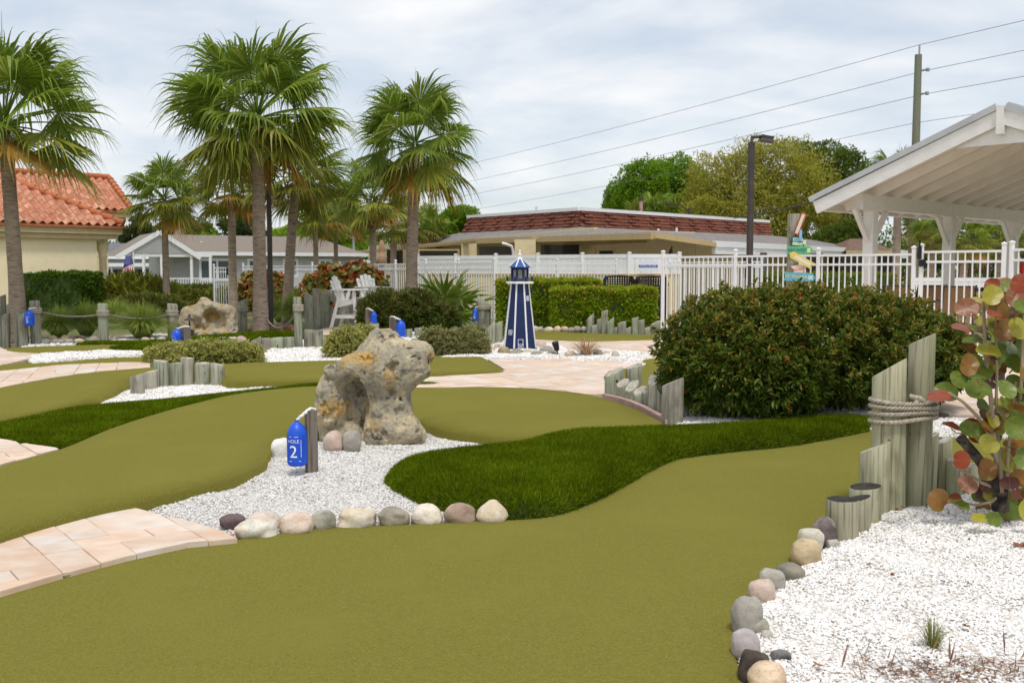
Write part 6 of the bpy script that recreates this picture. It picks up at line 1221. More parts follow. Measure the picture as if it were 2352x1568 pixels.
run = rows * TL / cs_; slab([e0 + Vector((0, 0, -.02)), e0 - wv * 8 + Vector((0, 0, -.02)), e0 - wv * 8 + bk * run + Vector((0, 0, run * SL - .02)), e0 - wv * run + bk * run + Vector((0, 0, run * SL - .02))], .08, terraridge, 'roof_deck')
slab([e0 + Vector((0, 0, -.02)), e0 - wv * run + bk * run + Vector((0, 0, run * SL - .02)), e0 + bk * run * 2 + Vector((0, 0, -.02))], .08, terraridge, 'roof_deck')
for k in range(9): a = e0 + (-wv + bk) * (.05 + run * k / 9) + Vector((0, 0, .10 + run * k / 9 * SL)); b_ = e0 + (-wv + bk) * (.05 + run * (k + 1.1) / 9) + Vector((0, 0, .08 + run * (k + 1.1) / 9 * SL)); MB().tube([a, b_], [.13, .11], n=10).build('hip_tile', terraridge, CB)
MB().beam(e0 - wv * 8 + Vector((0, 0, -.16)) + bk * .1, e0 - wv * .1 + bk * .1 + Vector((0, 0, -.16)), .08, .30).beam(e0 - wv * 8 + Vector((0, 0, -.38)) + bk * .22, e0 - wv * .25 + bk * .22 + Vector((0, 0, -.38)), .2, .2).build('fascia', fasc, CB)
MB().beam(e0 - wv * .14 + bk * .15 + Vector((0, 0, -.16)), e0 - wv * .14 + bk * 4 + Vector((0, 0, -.16)), .08, .30).build('fascia', fasc, CB)
MB().add([e0 - wv * 8 + Vector((0, 0, -.30)), e0 - wv * .1 + bk * .1 + Vector((0, 0, -.30)), e0 - wv * .1 + bk * 4 + Vector((0, 0, -.30)), e0 - wv * 8 + bk * 4 + Vector((0, 0, -.30))], [(0, 1, 2, 3)]).build('soffit', fasc, CB)
w0 = e0 - wv * .95 + bk * .32; MB().add([w0 - wv * 8 + Vector((0, 0, -.45)), w0 + Vector((0, 0, -.45)), w0 + bk * 4 + Vector((0, 0, -.45))] + [Vector((p.x, p.y, -.2)) for p in (w0 - wv * 8, w0, w0 + bk * 4)], [(3, 4, 1, 0), (4, 5, 2, 1)]).build('wall', creamwall, CB)
cpos = e0 - wv * .55 + bk * .75; colm = MB().lathe([(.17, 0), (.17, .1), (.135, .14), (.125, ZE - 1.15), (.15, ZE - 1.12), (.15, ZE - 1.05), (.13, ZE - 1.03), (.2, ZE - .85), (.2, ZE - .45)], 16).build('column', creamwall, CB, loc=(cpos.x, cpos.y, 0))
# upper roof
K1 = P(303, 484, 40.0) - K0; rows2 = 7; SL2 = .66; c2 = math.sqrt(1 + SL2 ** 2); tile_plane(K1, wv, bk, SL2, -26, 0, rows2, lambda a, d: True); run2 = rows2 * TL / c2
slab([K1 + Vector((0, 0, -.02)), K1 - wv * 8.2 + Vector((0, 0, -.02)), K1 - wv * 8.2 + bk * run2 + Vector((0, 0, run2 * SL2 - .02)), K1 + bk * run2 + Vector((0, 0, run2 * SL2 - .02))], .08, terraridge, 'roof_deck')
for k in range(9): a = K1 + bk * (run2 * k / 9) + Vector((0, 0, .08 + run2 * k / 9 * SL2)); b_ = K1 + bk * (run2 * (k + 1.1) / 9) + Vector((0, 0, .06 + run2 * (k + 1.1) / 9 * SL2)); MB().tube([a, b_], [.13, .11], n=10).build('rake_tile', terraridge, CB)
for k in range(22): a = K1 + bk * run2 - wv * (.37 * k) + Vector((0, 0, .08 + run2 * SL2)); MB().tube([a, a - wv * .41], [.13, .11], n=10).build('ridge_tile', terraridge, CB)
MB().beam(K1 - wv * 8.2 + Vector((0, 0, -.14)) + bk * .08, K1 - wv * .02 + bk * .08 + Vector((0, 0, -.14)), .08, .26).beam(K1 - wv * 8.2 + Vector((0, 0, -.34)) + bk * .2, K1 - wv * .2 + bk * .2 + Vector((0, 0, -.34)), .2, .2).build('fascia', fasc, CB)
MB().add([K1 - wv * 8.2 + bk * .5 + Vector((0, 0, -.3)), K1 - wv * .8 + bk * .5 + Vector((0, 0, -.3)), K1 - wv * .8 + bk * 3 + Vector((0, 0, -.3))] + [Vector((p.x, p.y, 0)) for p in (K1 - wv * 8.2 + bk * .5, K1 - wv * .8 + bk * .5, K1 - wv * .8 + bk * 3)], [(3, 4, 1, 0), (4, 5, 2, 1)]).build('upper_wall', creamwall, CB)
c = P(237, 548, 36.0); t = thing('security_camera', 'small round white security camera under the tiled building eave', 'camera', (c.x, 35.6, c.z)); MB().lathe([(.09, -.03), (.1, 0), (.09, .05), (.03, .07)], 14).build('housing', white, t, rot=(PI / 2, 0, .3)); MB().lathe([(.05, 0), (.045, .03), (.02, .05)], 12).build('lens', blackmat, t, loc=(.01, -.04, 0), rot=(PI / 2, 0, .3))
# ------------------------------------------------------------------ grey manufactured home
siding = None
def mk_siding():
    m, t, b, out = newmat('grey_siding'); tcn = t.nodes.new('ShaderNodeTexCoord'); sp = t.nodes.new('ShaderNodeSeparateXYZ'); t.links.new(tcn.outputs['Object'], sp.inputs[0]); fr = node(t, 'ShaderNodeMath', operation='FRACT'); mu = node(t, 'ShaderNodeMath', operation='MULTIPLY'); mu.inputs[1].default_value = 6.0; t.links.new(sp.outputs[2], mu.inputs[0]); t.links.new(mu.outputs[0], fr.inputs[0])
    bp = t.nodes.new('ShaderNodeBump'); bp.inputs['Strength'].default_value = 1; bp.inputs['Distance'].default_value = .03; t.links.new(fr.outputs[0], bp.inputs['Height']); t.links.new(bp.outputs[0], b.inputs['Normal']); f, _ = noise_fac(t, 1.0); t.links.new(mixc(t, f, S(196,194,194), S(186,184,185)), b.inputs['Base Color']); b.inputs['Roughness'].default_value = .6; return m
siding = mk_siding(); shingle = pm('grey_shingle', S(142,132,120), S(122,112,102), scale=12, rough=.95, bump=.4, bscale=18, stretch=(1, 1, 2)); glass = pm('window_glass', S(92,106,112), S(70,82,88), scale=.6, rough=.15, spec=.6)
hA = P(400, 700, 60); hB = P(832, 700, 66); hA.z = hB.z = 0; hd = (hB - hA).normalized(); hn = Vector((-hd.y, hd.x, 0)); HL = (hB - hA).length
H_ = thing('grey_home', 'long grey sided manufactured home with a white trimmed gable porch', 'house', hA); Hp = lambda a, d, z: hd * a + hn * d + Vector((0, 0, z)); EZ, RZ_ = 2.62, 3.75
MB().add([Hp(0, 0, -.2), Hp(HL, 0, -.2), Hp(HL, 0, EZ), Hp(0, 0, EZ), Hp(HL, 8, -.2), Hp(HL, 8, EZ), Hp(0, 8, -.2), Hp(0, 8, EZ), Hp(0, 4, RZ_ - .1), Hp(HL, 4, RZ_ - .9)], [(0, 1, 2, 3), (1, 4, 5, 2), (6, 0, 3, 8, 7), (2, 5, 9)]).build('wall', siding, H_)
MB().add([Hp(-.5, -.4, EZ - .08), Hp(HL + .3, -.4, EZ - .08), Hp(HL - 1.8, 4, RZ_), Hp(-.5, 4, RZ_), Hp(HL + .3, 8.4, EZ - .08), Hp(-.5, 8.4, EZ - .08)], [(0, 1, 2, 3), (1, 4, 2), (3, 2, 4, 5)]).build('roof', shingle, H_)
MB().beam(Hp(-.5, -.42, EZ - .13), Hp(HL + .3, -.42, EZ - .13), .06, .22).build('fascia', white, H_)
for (a, wd, z0, z1) in ((2.6, 2.2, .95, 2.1), (4.9, .9, .95, 2.1), (7.2, 1.0, 1.15, 2.1), (9.5, .9, 1.1, 2.1), (13.2, 1.0, 1.1, 2.1)):
    f_ = MB(); f_.beam(Hp(a - wd / 2, -.03, (z0 + z1) / 2), Hp(a + wd / 2, -.03, (z0 + z1) / 2), .05, z1 - z0 + .25); fo = f_.build('window', white, H_); MB().beam(Hp(a - wd / 2 + .15, -.055, (z0 + z1) / 2), Hp(a - .06, -.055, (z0 + z1) / 2), .02, z1 - z0 - .1).beam(Hp(a + .06, -.055, (z0 + z1) / 2), Hp(a + wd / 2 - .15, -.055, (z0 + z1) / 2), .02, z1 - z0 - .1).build('pane', glass, fo)
# porch gable at the left end
pk_, px0, px1 = -1.0, -2.9, .9
MB().add([Hp(px0, -1.4, EZ - .15), Hp(px1, -1.4, EZ - .15), Hp(pk_, -1.4, EZ + .95)], [(0, 1, 2)]).build('porch_gable', siding, H_)
for a, b_ in ((Hp(px0 - .5, -1.45, EZ - .42), Hp(pk_, -1.45, EZ + 1.08)), (Hp(px1 + .4, -1.45, EZ - .42), Hp(pk_, -1.45, EZ + 1.08))): MB().beam(a, b_, .1, .26).build('gable_trim', white, H_)
MB().add([Hp(px0 - .4, -1.4, EZ - .3), Hp(pk_, -1.4, EZ + 1.1), Hp(pk_, 5, EZ + 1.1), Hp(px0 - .4, 5, EZ - .3), Hp(px1 + .4, -1.4, EZ - .3), Hp(px1 + .4, 5, EZ - .3)], [(0, 1, 2, 3), (1, 4, 5, 2)]).build('porch_roof', shingle, H_)
for a in (px0 + .1, -1.9, -.9, px1 - .1, 1.9): MB().beam(Hp(a, -1.3, -.1), Hp(a, -1.3, EZ - .15), .14, .14, up=Vector((1, 0, 0))).build('porch_post', white, H_)
MB().beam(Hp(px0, -1.3, EZ - .25), Hp(2.0, -1.3, EZ - .25), .12, .2).build('porch_beam', white, H_); MB().beam(Hp(px0, -1.3, 1.0), Hp(2.0, -1.3, 1.0), .06, .07).build('porch_rail', white, H_)
for k in range(34): a = px0 + .1 + (1.9 - px0) * k / 34; MB().beam(Hp(a, -1.3, .1), Hp(a, -1.3, .98), .05, .05, up=Vector((1, 0, 0))).build('baluster', white, H_)
MB().add([Hp(1.9, -1.38, -.2), Hp(HL, -.02, -.2), Hp(HL, -.02, .05)], [(0, 1, 2)]).build('skirting', siding, H_); MB().beam(Hp(px0, -1.38, -.05), Hp(2.1, -1.38, -.05), .05, .35).build('porch_skirt', white, H_)
MB().lathe([(.14, 0), (.14, .16), (.22, .17), (.22, .26), (.05, .3)], 12).build('roof_vent', metal, H_, loc=Hp(2.2, 2.4, 3.0))
# smaller home behind
c = P(262, 700, 82); t = thing('far_home', 'far pale home with a white carport glimpsed beside the column', 'house', (c.x, 82, 0))
MB().box((3.2, 2, 1.3), (8, 4, 2.6)).build('wall', siding, t); MB().add([(-1.2, -.5, 2.55), (7.8, -.5, 2.55), (7.8, 2.5, 3.75), (-1.2, 2.5, 3.75)], [(0, 1, 2, 3)]).build('roof', pm('blue_grey_shingle', S(120,122,128), S(104,106,112), scale=8, rough=.95), t); MB().beam((-1.2, -.5, 2.5), (7.8, -.5, 2.5), .06, .22).build('fascia', white, t)
MB().beam((-.6, -2.6, 1.9), (5.0, -2.6, 1.9), 2.4, .28).build('carport_roof', white, t)
for k in range(4): MB().box((-.4 + 1.7 * k, -3.5, .9), (.12, .12, 1.8)).build('carport_post', white, t)
MB().box((2.0, -.9, .8), (5, .05, 1.5)).build('carport_shade_panel', pm('painted_shade', S(40,40,40)), t)  # dark panel: the shade under the carport is put into its colour
# flag
c = P(308, 640, 50); t = thing('flag_on_pole', 'american flag hanging on a short pole before the far home', 'flag', (c.x, 50, 0)); s = pxm(50)
MB().tube([(0, 0, 0), (0, 0, P(0, 578, 50).z)], .03, n=8).build('pole', white, t); m = MB(); fl = [pm('flag_red', S(190,50,60)), pm('flag_white', S(232,228,230)), pm('flag_blue', S(60,70,140))]; z1 = P(0, 584, 50).z; Lf, Wf = 1.15, .62
pt_ = lambda i, j: Vector((-.03 - Wf * j / 13 * (.55 + .75 * i / 12), -.06 * math.sin(i * .9 + j * .5), z1 - Lf * i / 12 - .30 * (j / 13) * (.3 + i / 12)))
for j in range(13):
    for i in range(12): m.add([pt_(i, j), pt_(i, j + 1), pt_(i + 1, j + 1), pt_(i + 1, j)], [(0, 1, 2, 3)], 2 if (i < 5 and j < 13 and j >= 0 and i < 5) else (0 if j % 2 == 0 else 1), True)
m.build('flag', fl, t); st = MB()
for i in range(4):
    for j in range(5): p = (pt_(i + .4, j * 2.5 + .8)); st.box((p.x, p.y - .01, p.z), (.035, .004, .035))
st.build('star', fl[1], t)
# ------------------------------------------------------------------ mansard building
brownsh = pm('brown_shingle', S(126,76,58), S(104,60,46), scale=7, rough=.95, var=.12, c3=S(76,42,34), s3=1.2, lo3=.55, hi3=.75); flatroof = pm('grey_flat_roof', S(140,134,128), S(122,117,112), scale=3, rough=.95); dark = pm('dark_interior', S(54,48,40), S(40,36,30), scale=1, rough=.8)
C0 = P(1500, 534, 36.0); L0 = P(815, 578, 72.0); R0_ = P(1640, 556, 42.0); R1_ = P(2132, 580, 80.0); ez = C0.z
MBD = thing('mansard_building', 'tan clubhouse with a low roof and brown shingle mansard beyond the pool fence', 'building', (C0.x, C0.y, 0)); og = Vector((C0.x, C0.y, 0))
loc = lambda p: Vector((p.x, p.y, p.z)) - og
Lm = P(1098, 548, 48.0)
mt = [P(1075, 500, 60), P(1332, 483, 46), P(1765, 511, 62)]; mbm = [P(1063, 534, 59.5), P(1330, 521, 45.5), P(1774, 541, 61)]
MB().add([loc(x) for x in (L0, C0, R0_, mbm[2], mbm[1], mbm[0], R1_)], [(0, 1, 4, 5), (1, 2, 3, 4), (2, 6, 3)]).build('low_roof', flatroof, MBD)
for a, b_, th, mt_ in ((L0, Lm, .2, tandark), (Lm, C0, .24, tandark), (C0, R0_, .2, tandark)): MB().beam(loc(a) - Vector((0, 0, th / 2)), loc(b_) - Vector((0, 0, th / 2)), .2, th).build('fascia', mt_, MBD)
MB().beam(loc(L0) - Vector((0, -.1, .05)), loc(Lm) - Vector((0, 0, .05)), .28, .12).build('gutter', fasc, MBD)
MB().beam(loc(R0_) - Vector((0, 0, .08)), loc(R1_) - Vector((0, 0, .08)), .3, .26).beam(loc(R0_) - Vector((0, 0, .36)), loc(R1_) - Vector((0, 0, .36)), .2, .28).build('white_gutter', white, MBD)
# mansard faces as shingle courses, each shingle its own piece
nsh = 0
for fi, (ta, tb_, ba, bb, nc) in enumerate(((mt[0], mt[1], mbm[0], mbm[1], 20), (mt[1], mt[2], mbm[1], mbm[2], 30))):
    ta, tb_, ba, bb = map(loc, (ta, tb_, ba, bb)); nrm2 = (bb - ba).cross(ta - ba).normalized(); nrm2 = nrm2 if nrm2.y < 0 else -nrm2
    MB().add([ba, bb, tb_, ta], [(0, 1, 2, 3)]).build('mansard_face', brownsh, MBD); RW = 5
    for r in range(RW):
        for i in range(nc):
            o1 = .5 if r % 2 else 0; ua, ub = (i + o1) / nc, min(1, (i + o1 + .985) / nc); va, vb = r / RW, min(1, (r + 1.05) / RW); ht2 = .05 + .05 * (((i * 7 + r * 3) % 3) == 0); e_ = lambda uu, vv: ba.lerp(bb, uu).lerp(ta.lerp(tb_, uu), vv)
            if ua >= 1: continue
            A, B_, C_, D_ = e_(ua, va), e_(ub, va), e_(ub, vb), e_(ua, vb); MB().add([A + nrm2 * ht2, B_ + nrm2 * ht2, C_ + nrm2 * .01, D_ + nrm2 * .01, A, B_], [(0, 1, 2, 3), (4, 5, 1, 0)]).build('shingle', brownsh, MBD)
    MB().beam(ta + Vector((0, 0, .06)), tb_ + Vector((0, 0, .06)), .2, .16).build('parapet_cap', white, MBD)
for (x, y0, y1, D, r) in ((1512, 541, 525, 50, .06), (1554, 541, 523, 51, .06), (1232, 484, 474, 52, .06)): a = P(x, y0, D); MB().tube([loc(a), loc(P(x, y1, D))], r, n=8).build('vent_pipe', white, MBD)
a = P(1472, 492, 52); MB().tube([loc(a), loc(P(1472, 460, 52))], .1, n=8).lathe([(.0, 0), (.0, 0)], 4).build('flue', pm('rusty_flue', S(176,92,66), S(196,180,168), scale=3), MBD); MB().tube([loc(P(1472, 461, 52)), loc(P(1472, 455, 52))], .15, n=8).build('flue_cap', bronze, MBD)
# walls set back under the roof
def wall(a, b_, z0, z1, m_, n_='wall', th=.2): MB().beam(Vector((a.x, a.y, (z0 + z1) / 2)) - og, Vector((b_.x, b_.y, (z0 + z1) / 2)) - og, th, z1 - z0).build(n_, m_, MBD)
sh = lambda p, dx_, dy_: Vector((p.x + dx_, p.y + dy_, 0))
wl, wc, wr = sh(L0, .5, 4), sh(C0, -1.5, 6.5), sh(R0_, -.3, 3.0); we = sh(R1_, -1, 5)
wall(wl, wc, 0, 3.3, tanwall); wall(wc, wr, 0, 3.2, tanwall); wall(wr, we, 0, 3.0, tanwall)
for (x, D, wd) in ((1078, 50.0, .75), (1206, 43.0, .9), (905, 64, .5)): p = P(x, 700, D); MB().box((p.x - og.x, p.y - og.y, 1.4), (wd, .5, 2.8)).build('pillar', tanwall, MBD)
def opening(x0, x1, y0, y1, D, m_, n_='window', frame=None):
    a, b_, c, d = P(x0, y1, D), P(x1, y1, D), P(x1, y0, D), P(x0, y0, D); q_ = [loc(z) for z in (a, b_, c, d)]
    fo = MB().add(q_ + [z + Vector((0, .1, 0)) for z in q_], [(0, 1, 2, 3), (4, 7, 6, 5), (0, 3, 7, 4), (1, 5, 6, 2), (3, 2, 6, 7)]).build(n_, frame or m_, MBD)
    if frame: i_ = [q_[0] + Vector((.08, -.02, .08)), q_[1] + Vector((-.08, -.02, .08)), q_[2] + Vector((-.08, -.02, -.08)), q_[3] + Vector((.08, -.02, -.08))]; MB().add(i_, [(0, 1, 2, 3)]).build('pane', m_, fo)
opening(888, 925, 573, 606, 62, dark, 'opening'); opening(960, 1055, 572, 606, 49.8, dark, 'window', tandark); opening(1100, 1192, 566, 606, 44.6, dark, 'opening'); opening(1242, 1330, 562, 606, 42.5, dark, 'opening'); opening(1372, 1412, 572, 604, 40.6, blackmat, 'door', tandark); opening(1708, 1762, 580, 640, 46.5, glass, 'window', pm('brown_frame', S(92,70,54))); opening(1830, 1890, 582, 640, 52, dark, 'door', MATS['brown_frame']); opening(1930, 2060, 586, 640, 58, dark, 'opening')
for (x, y, D) in ((1153, 559, 44.0), (938, 568, 62)): p = loc(P(x, y, D)); MB().tube([p, p + Vector((.12, 0, -.02)), p + Vector((.42, .1, -.12)), p + Vector((.5, .12, -.4)), p + Vector((.5, .12, -2.4))], .065, n=8).build('downspout', white, MBD)
MB().beam(loc(P(1300, 560, 43.5)), loc(P(1490, 552, 40)), .2, .16).build('lintel', tandark, MBD)
# closed umbrellas
def umbrella(label, x, top, base, D, wpx, m_, lean=0.0):
    s = pxm(D); c = P(x, base, D); t = thing('closed_umbrella', label, 'umbrella', (c.x, D, 0), group='closed patio umbrellas'); zt = P(x, top, D).z; zb_ = P(x, base, D).z; r = wpx * s / 2; b = MB(); n = 16; L = zt - zb_
    prof = [(r * .75, 0), (r * 1.0, L * .12), (r * .8, L * .4), (r * .55, L * .45), (r * .75, L * .55), (r * .5, L * .85), (r * .15, L * .98)]
    b.lathe([(a, zb_ + z_) for a, z_ in prof], n); b.v = [(x_ * (1 + .12 * math.sin(8 * math.atan2(y_, x_))), y_ * (1 + .12 * math.sin(8 * math.atan2(y_, x_))), z_) for x_, y_, z_ in b.v]; b.build('canopy', m_, t, rot=(0, lean, 0)); MB().tube([(0, 0, 0), (0, 0, zt + .06)], .03, n=8).build('pole', bronze, t, rot=(0, lean, 0))
umbrella('closed tan umbrella left of the lone palm by the clubhouse', 877, 550, 606, 36.0, 22, pm('tan_canvas', S(176,140,112), S(156,122,96), scale=6)); umbrella('closed dark brown umbrella leaning by the clubhouse wall', 1517, 566, 612, 39.0, 16, pm('brown_canvas', S(88,70,54), S(70,56,44), scale=6), .18)
umbrella('closed red umbrella at the right picture edge by the gate', 2350, 588, 662, 19.5, 22, pm('red_canvas', S(204,52,36), S(184,42,30), scale=6))
# ------------------------------------------------------------------ poolside bar, chairs, deck
t = MB(); a, b_, c, d = P(1560, 700, 24), P(2700, 700, 15.5), P(3200, 700, 34), P(1700, 700, 50); t.add([(p.x, p.y, -.02) for p in (a, b_, c, d)], [(0, 1, 2, 3)]); tag(t.build('pool_deck', pm('deck_concrete', S(226,217,202), S(212,202,186), scale=3, rough=.9)), 'pale pool deck beyond the picket fence', kind='structure')
stonem = pm('stacked_stone', S(202,176,140), S(178,150,116), scale=5, rough=.9, var=.14, bump=.4, bscale=20); wood = pm('counter_wood', S(206,178,120), S(186,156,100), scale=6, stretch=(1, 6, 1), rough=.6)
A, Bq = P(2085, 700, 20.5), P(2345, 700, 19.0); A.z = Bq.z = 0; t = thing('poolside_bar', 'tan stacked stone poolside bar with a wooden counter behind the gate', 'bar', A); d = (Bq - A); L = d.length; d.normalize(); hz = P(0, 676, 19.8).z
for r in range(9):
    for i in range(8): u0, u1 = (i + (.5 if r % 2 else 0)) / 8, min(1, (i + (.5 if r % 2 else 0) + .98) / 8); MB().beam(d * L * u0 + Vector((0, 0, (r + .5) * hz / 9)), d * L * u1 + Vector((0, 0, (r + .5) * hz / 9)), .3 + .03 * ((i * 5 + r * 3) % 3), hz / 9 * .96).build('stone_block', stonem, t) if u0 < 1 else None
MB().beam(-d * .2 + Vector((0, 0, hz + .03)), d * (L + .2) + Vector((0, 0, hz + .03)), .7, .06).build('counter', wood, t)
sling = pm('brown_sling', S(150,120,88), S(134,106,76), scale=30, rough=.8); dkframe = pm('dark_frame', S(62,58,56), rough=.5); slingdark = pm('grey_sling', S(104,98,92), S(90,85,80), scale=30, rough=.8)
def sling_chair(label, x, D, rz, m_, h=1.2, seat=.72):
    c = P(x, 700, D); t = thing('sling_chair', label, 'chair', (c.x, D, 0), rz, group='patio sling chairs'); W = .56
    MB().add([(-.26, .22, seat), (.26, .22, seat), (.26, -.3, seat + .04), (-.26, -.3, seat + .04)], [(0, 1, 2, 3)]).build('seat', m_, t); MB().add([(-.26, .24, seat), (.26, .24, seat), (.26, .40, h), (-.26, .40, h)], [(0, 1, 2, 3)]).build('backrest', m_, t)
    for s_ in (-1, 1): MB().tube([(s_ * .28, -.36, 0), (s_ * .28, -.30, seat), (s_ * .28, .24, seat), (s_ * .28, .42, h + .02)], .018, n=6).build('frame', dkframe, t); MB().tube([(s_ * .28, .36, 0), (s_ * .28, .2, seat), (s_ * .28, .28, seat + .22), (s_ * .28, -.3, seat + .22), (s_ * .28, -.33, seat)], .018, n=6).build('leg', dkframe, t)
    MB().tube([(-.28, .42, h), (.28, .42, h)], .016, n=6).tube([(-.28, -.33, .25), (.28, -.33, .25)], .016, n=6).build('stretcher', dkframe, t)
sling_chair('brown sling bar chair behind the gate nearest the latch', 2190, 18.6, rad(170), sling); sling_chair('brown sling bar chair left of the gate post', 2072, 19.2, rad(150), sling); sling_chair('brown sling bar chair partly hidden behind the gate post', 2116, 19.6, rad(185), sling)
for i, x in enumerate((2226, 2266, 2312)): sling_chair(f'{ordinal(i)} dark sling chair from the left behind the stone bar', x, 22.5, rad(20), slingdark, h=1.08)
A, Bq = P(2095, 700, 31), P(2400, 700, 31); t = thing('vinyl_fence', 'white vinyl screen fence beyond the poolside bar', 'fence', (A.x, A.y, 0)); L = Bq.x - A.x
for k in range(12): MB().box((L * (k + .5) / 12, 0, .62), (L / 12 - .01, .04, 1.1)).build('panel_board', white, t)
MB().box((L / 2, 0, 1.2), (L, .07, .12)).build('top_rail', white, t)
# ------------------------------------------------------------------ lamp posts, utility poles, wires
def lamp_post(label, x, top, D, wpx, hx, group='dark area light poles'):
    s = pxm(D); c = P(x, 700, D); zt = P(x, top, D).z; t = thing('lamp_post', label, 'lamp post', (c.x, D, -.1), group=group); r = wpx * s / 2
    MB().box((0, 0, zt / 2), (2 * r, 2 * r, zt + .1), Matrix.Rotation(.2, 3, 'Z'), ch=.01).build('pole', bronze, t); MB().tube([(0, 0, zt), (0, 0, zt + .18), (hx * .3, 0, zt + .2)], .05, n=8).build('arm', bronze, t)
    M = Matrix.Rotation(.16 * hx, 3, 'Y'); b = MB(); b.box((0, 0, 0), (.36, .3, .06), M).add([M @ Vector(p) for p in [(-.2, -.18, -.14), (.2, -.18, -.14), (.2, .18, -.14), (-.2, .18, -.14), (-.14, -.12, .02), (.14, -.12, .02), (.14, .12, .02), (-.14, .12, .02)]], [(0, 1, 5, 4), (1, 2, 6, 5), (2, 3, 7, 6), (3, 0, 4, 7), (3, 2, 1, 0)]); b.build('lamp_head', bronze, t, loc=(hx * .42, -.05, zt + .18))
lamp_post('dark square lamp post rising among the palm crowns', 622, 322, 25.0, 11, 1); lamp_post('dark square lamp post standing before the brown mansard', 1720, 322, 29.0, 12, 1)
def street_light(label, x, y, D, hx, m_):
    c = P(x, y, D); t = thing('street_light', label, 'street light', (c.x, D, 0)); MB().tube([(0, 0, 0), (0, 0, c.z)], .09, n=8).build('pole', m_, t); MB().tube([(0, 0, c.z - .3), (hx * .8, 0, c.z + .15), (hx * 2.0, 0, c.z + .3)], .05, n=6).build('arm', m_, t); MB().box((hx * 2.3, 0, c.z + .3), (.7, .25, .12)).build('lamp_head', m_, t)
greym = pm('galvanised', S(168,168,166), S(150,150,150), scale=3, rough=.5); polewood = pm('utility_wood', S(138,128,108), S(116,106,88), scale=4, rough=.95, stretch=(1, 1, .1), c3=S(120,130,110), s3=1)
street_light('distant grey street light between the small palms', 812, 540, 75, -1, greym); street_light('distant street light above the mansard roof', 1592, 470, 85, -1, greym); street_light('small dark area light at the mansard roof corner', 1583, 478, 66, -.6, bronze)
def upole(label, base, h, r, extra=None):
    t = thing('utility_pole', label, 'utility pole', base, group='wooden utility poles'); MB().tube([(0, 0, -.2), (0, 0, h)], [r * 1.15, r * .8], n=12).build('pole', polewood, t); return t
U0 = P(2093, 700, 45); U0.z = 0; ud = Vector((-20.6, 41, 0)); h0 = P(2097, 126, 45).z
up = upole('tall wooden utility pole behind the white pavilion', U0, h0, .19); upole('far utility pole hidden among the palm crowns', U0 + ud * 1.84, h0, .18)
MB().tube([(0, -.1, h0 - .2), (0, -.1, h0 + .42)], .04, n=6).build('pole_pin', greym, up)
for y in (162, 216): z = P(2115, y, 45).z; MB().tube([(0, 0, z), (.30, -.15, z)], .04, n=6).lathe([(0, 0), (0, 0)], 3).build('bracket', greym, up); MB().lathe([(.05, -.08), (.09, -.05), (.07, 0), (.09, .04), (.05, .08)], 10).build('insulator', greym, up, loc=(.36, -.18, z))
wirem = pm('wire', S(112,118,126), rough=.6)
def wire(label, za, zb_, ox=0.0, r=.013, A=None, B_=None, sag=.7, cat='wire'):
    A = A if A is not None else U0 + ud * 1.84 + Vector((ox, 0, zb_)); B_ = B_ if B_ is not None else U0 + Vector((ox, 0, za)); C_ = U0 - ud * 1.0 + Vector((ox, 0, za)); m = MB(); pts = []
    for (p, q_, n) in ((A, B_, 30), (B_, C_, 14)):
        for k in range(n + 1): u_ = k / n; x_ = p.lerp(q_, u_); x_.z -= sag * 4 * u_ * (1 - u_) * ((q_ - p).length / 60) ** 2 * .35; pts.append(x_)
    o = m.tube(pts, r, n=5).build('overhead_wire', wirem); tag(o, label, cat, 'overhead wires')
wire('topmost overhead wire from the tip of the utility pole', h0 + .42, h0 + .1); wire('second overhead wire at the upper insulator', P(2115, 162, 45).z, h0 - 1.6, .36); wire('third overhead wire at the lower insulator', P(2113, 216, 45).z, h0 - 2.9, .36); wire('lowest thin overhead wire behind the palms', P(2095, 282, 45).z, h0 - 4.4, 0, r=.011)
m = MB(); A, Bq = P(1560, 492, 80), P(1900, 452, 40); m.tube([A.lerp(Bq, k / 14) - Vector((0, 0, .6 * 4 * (k / 14) * (1 - k / 14))) for k in range(15)], .03, n=5); tag(m.build('overhead_wire', blackmat), 'short thick black service wire crossing before the oak', 'wire', 'overhead wires')
c = P(424, 700, 70); t = upole('distant utility pole with a grey transformer behind the short palm', Vector((c.x, 70, 0)), P(0, 512, 70).z, .16); MB().lathe([(.2, -.4), (.22, -.35), (.22, .35), (.2, .4)], 12).build('transformer', greym, t, loc=(-.3, -.2, P(0, 540, 70).z))
c = P(395, 690, 44); t = thing('utility_box', 'low green utility box at the short palm foot', 'utility box', (c.x, 44, 0)); MB().box((0, 0, .3), (1.3, .8, .6), ch=.03).build('cabinet', pm('green_cabinet', S(62,84,66), rough=.6), t); MB().box((0, 0, .62), (1.36, .86, .05)).build('lid', MATS['green_cabinet'], t)
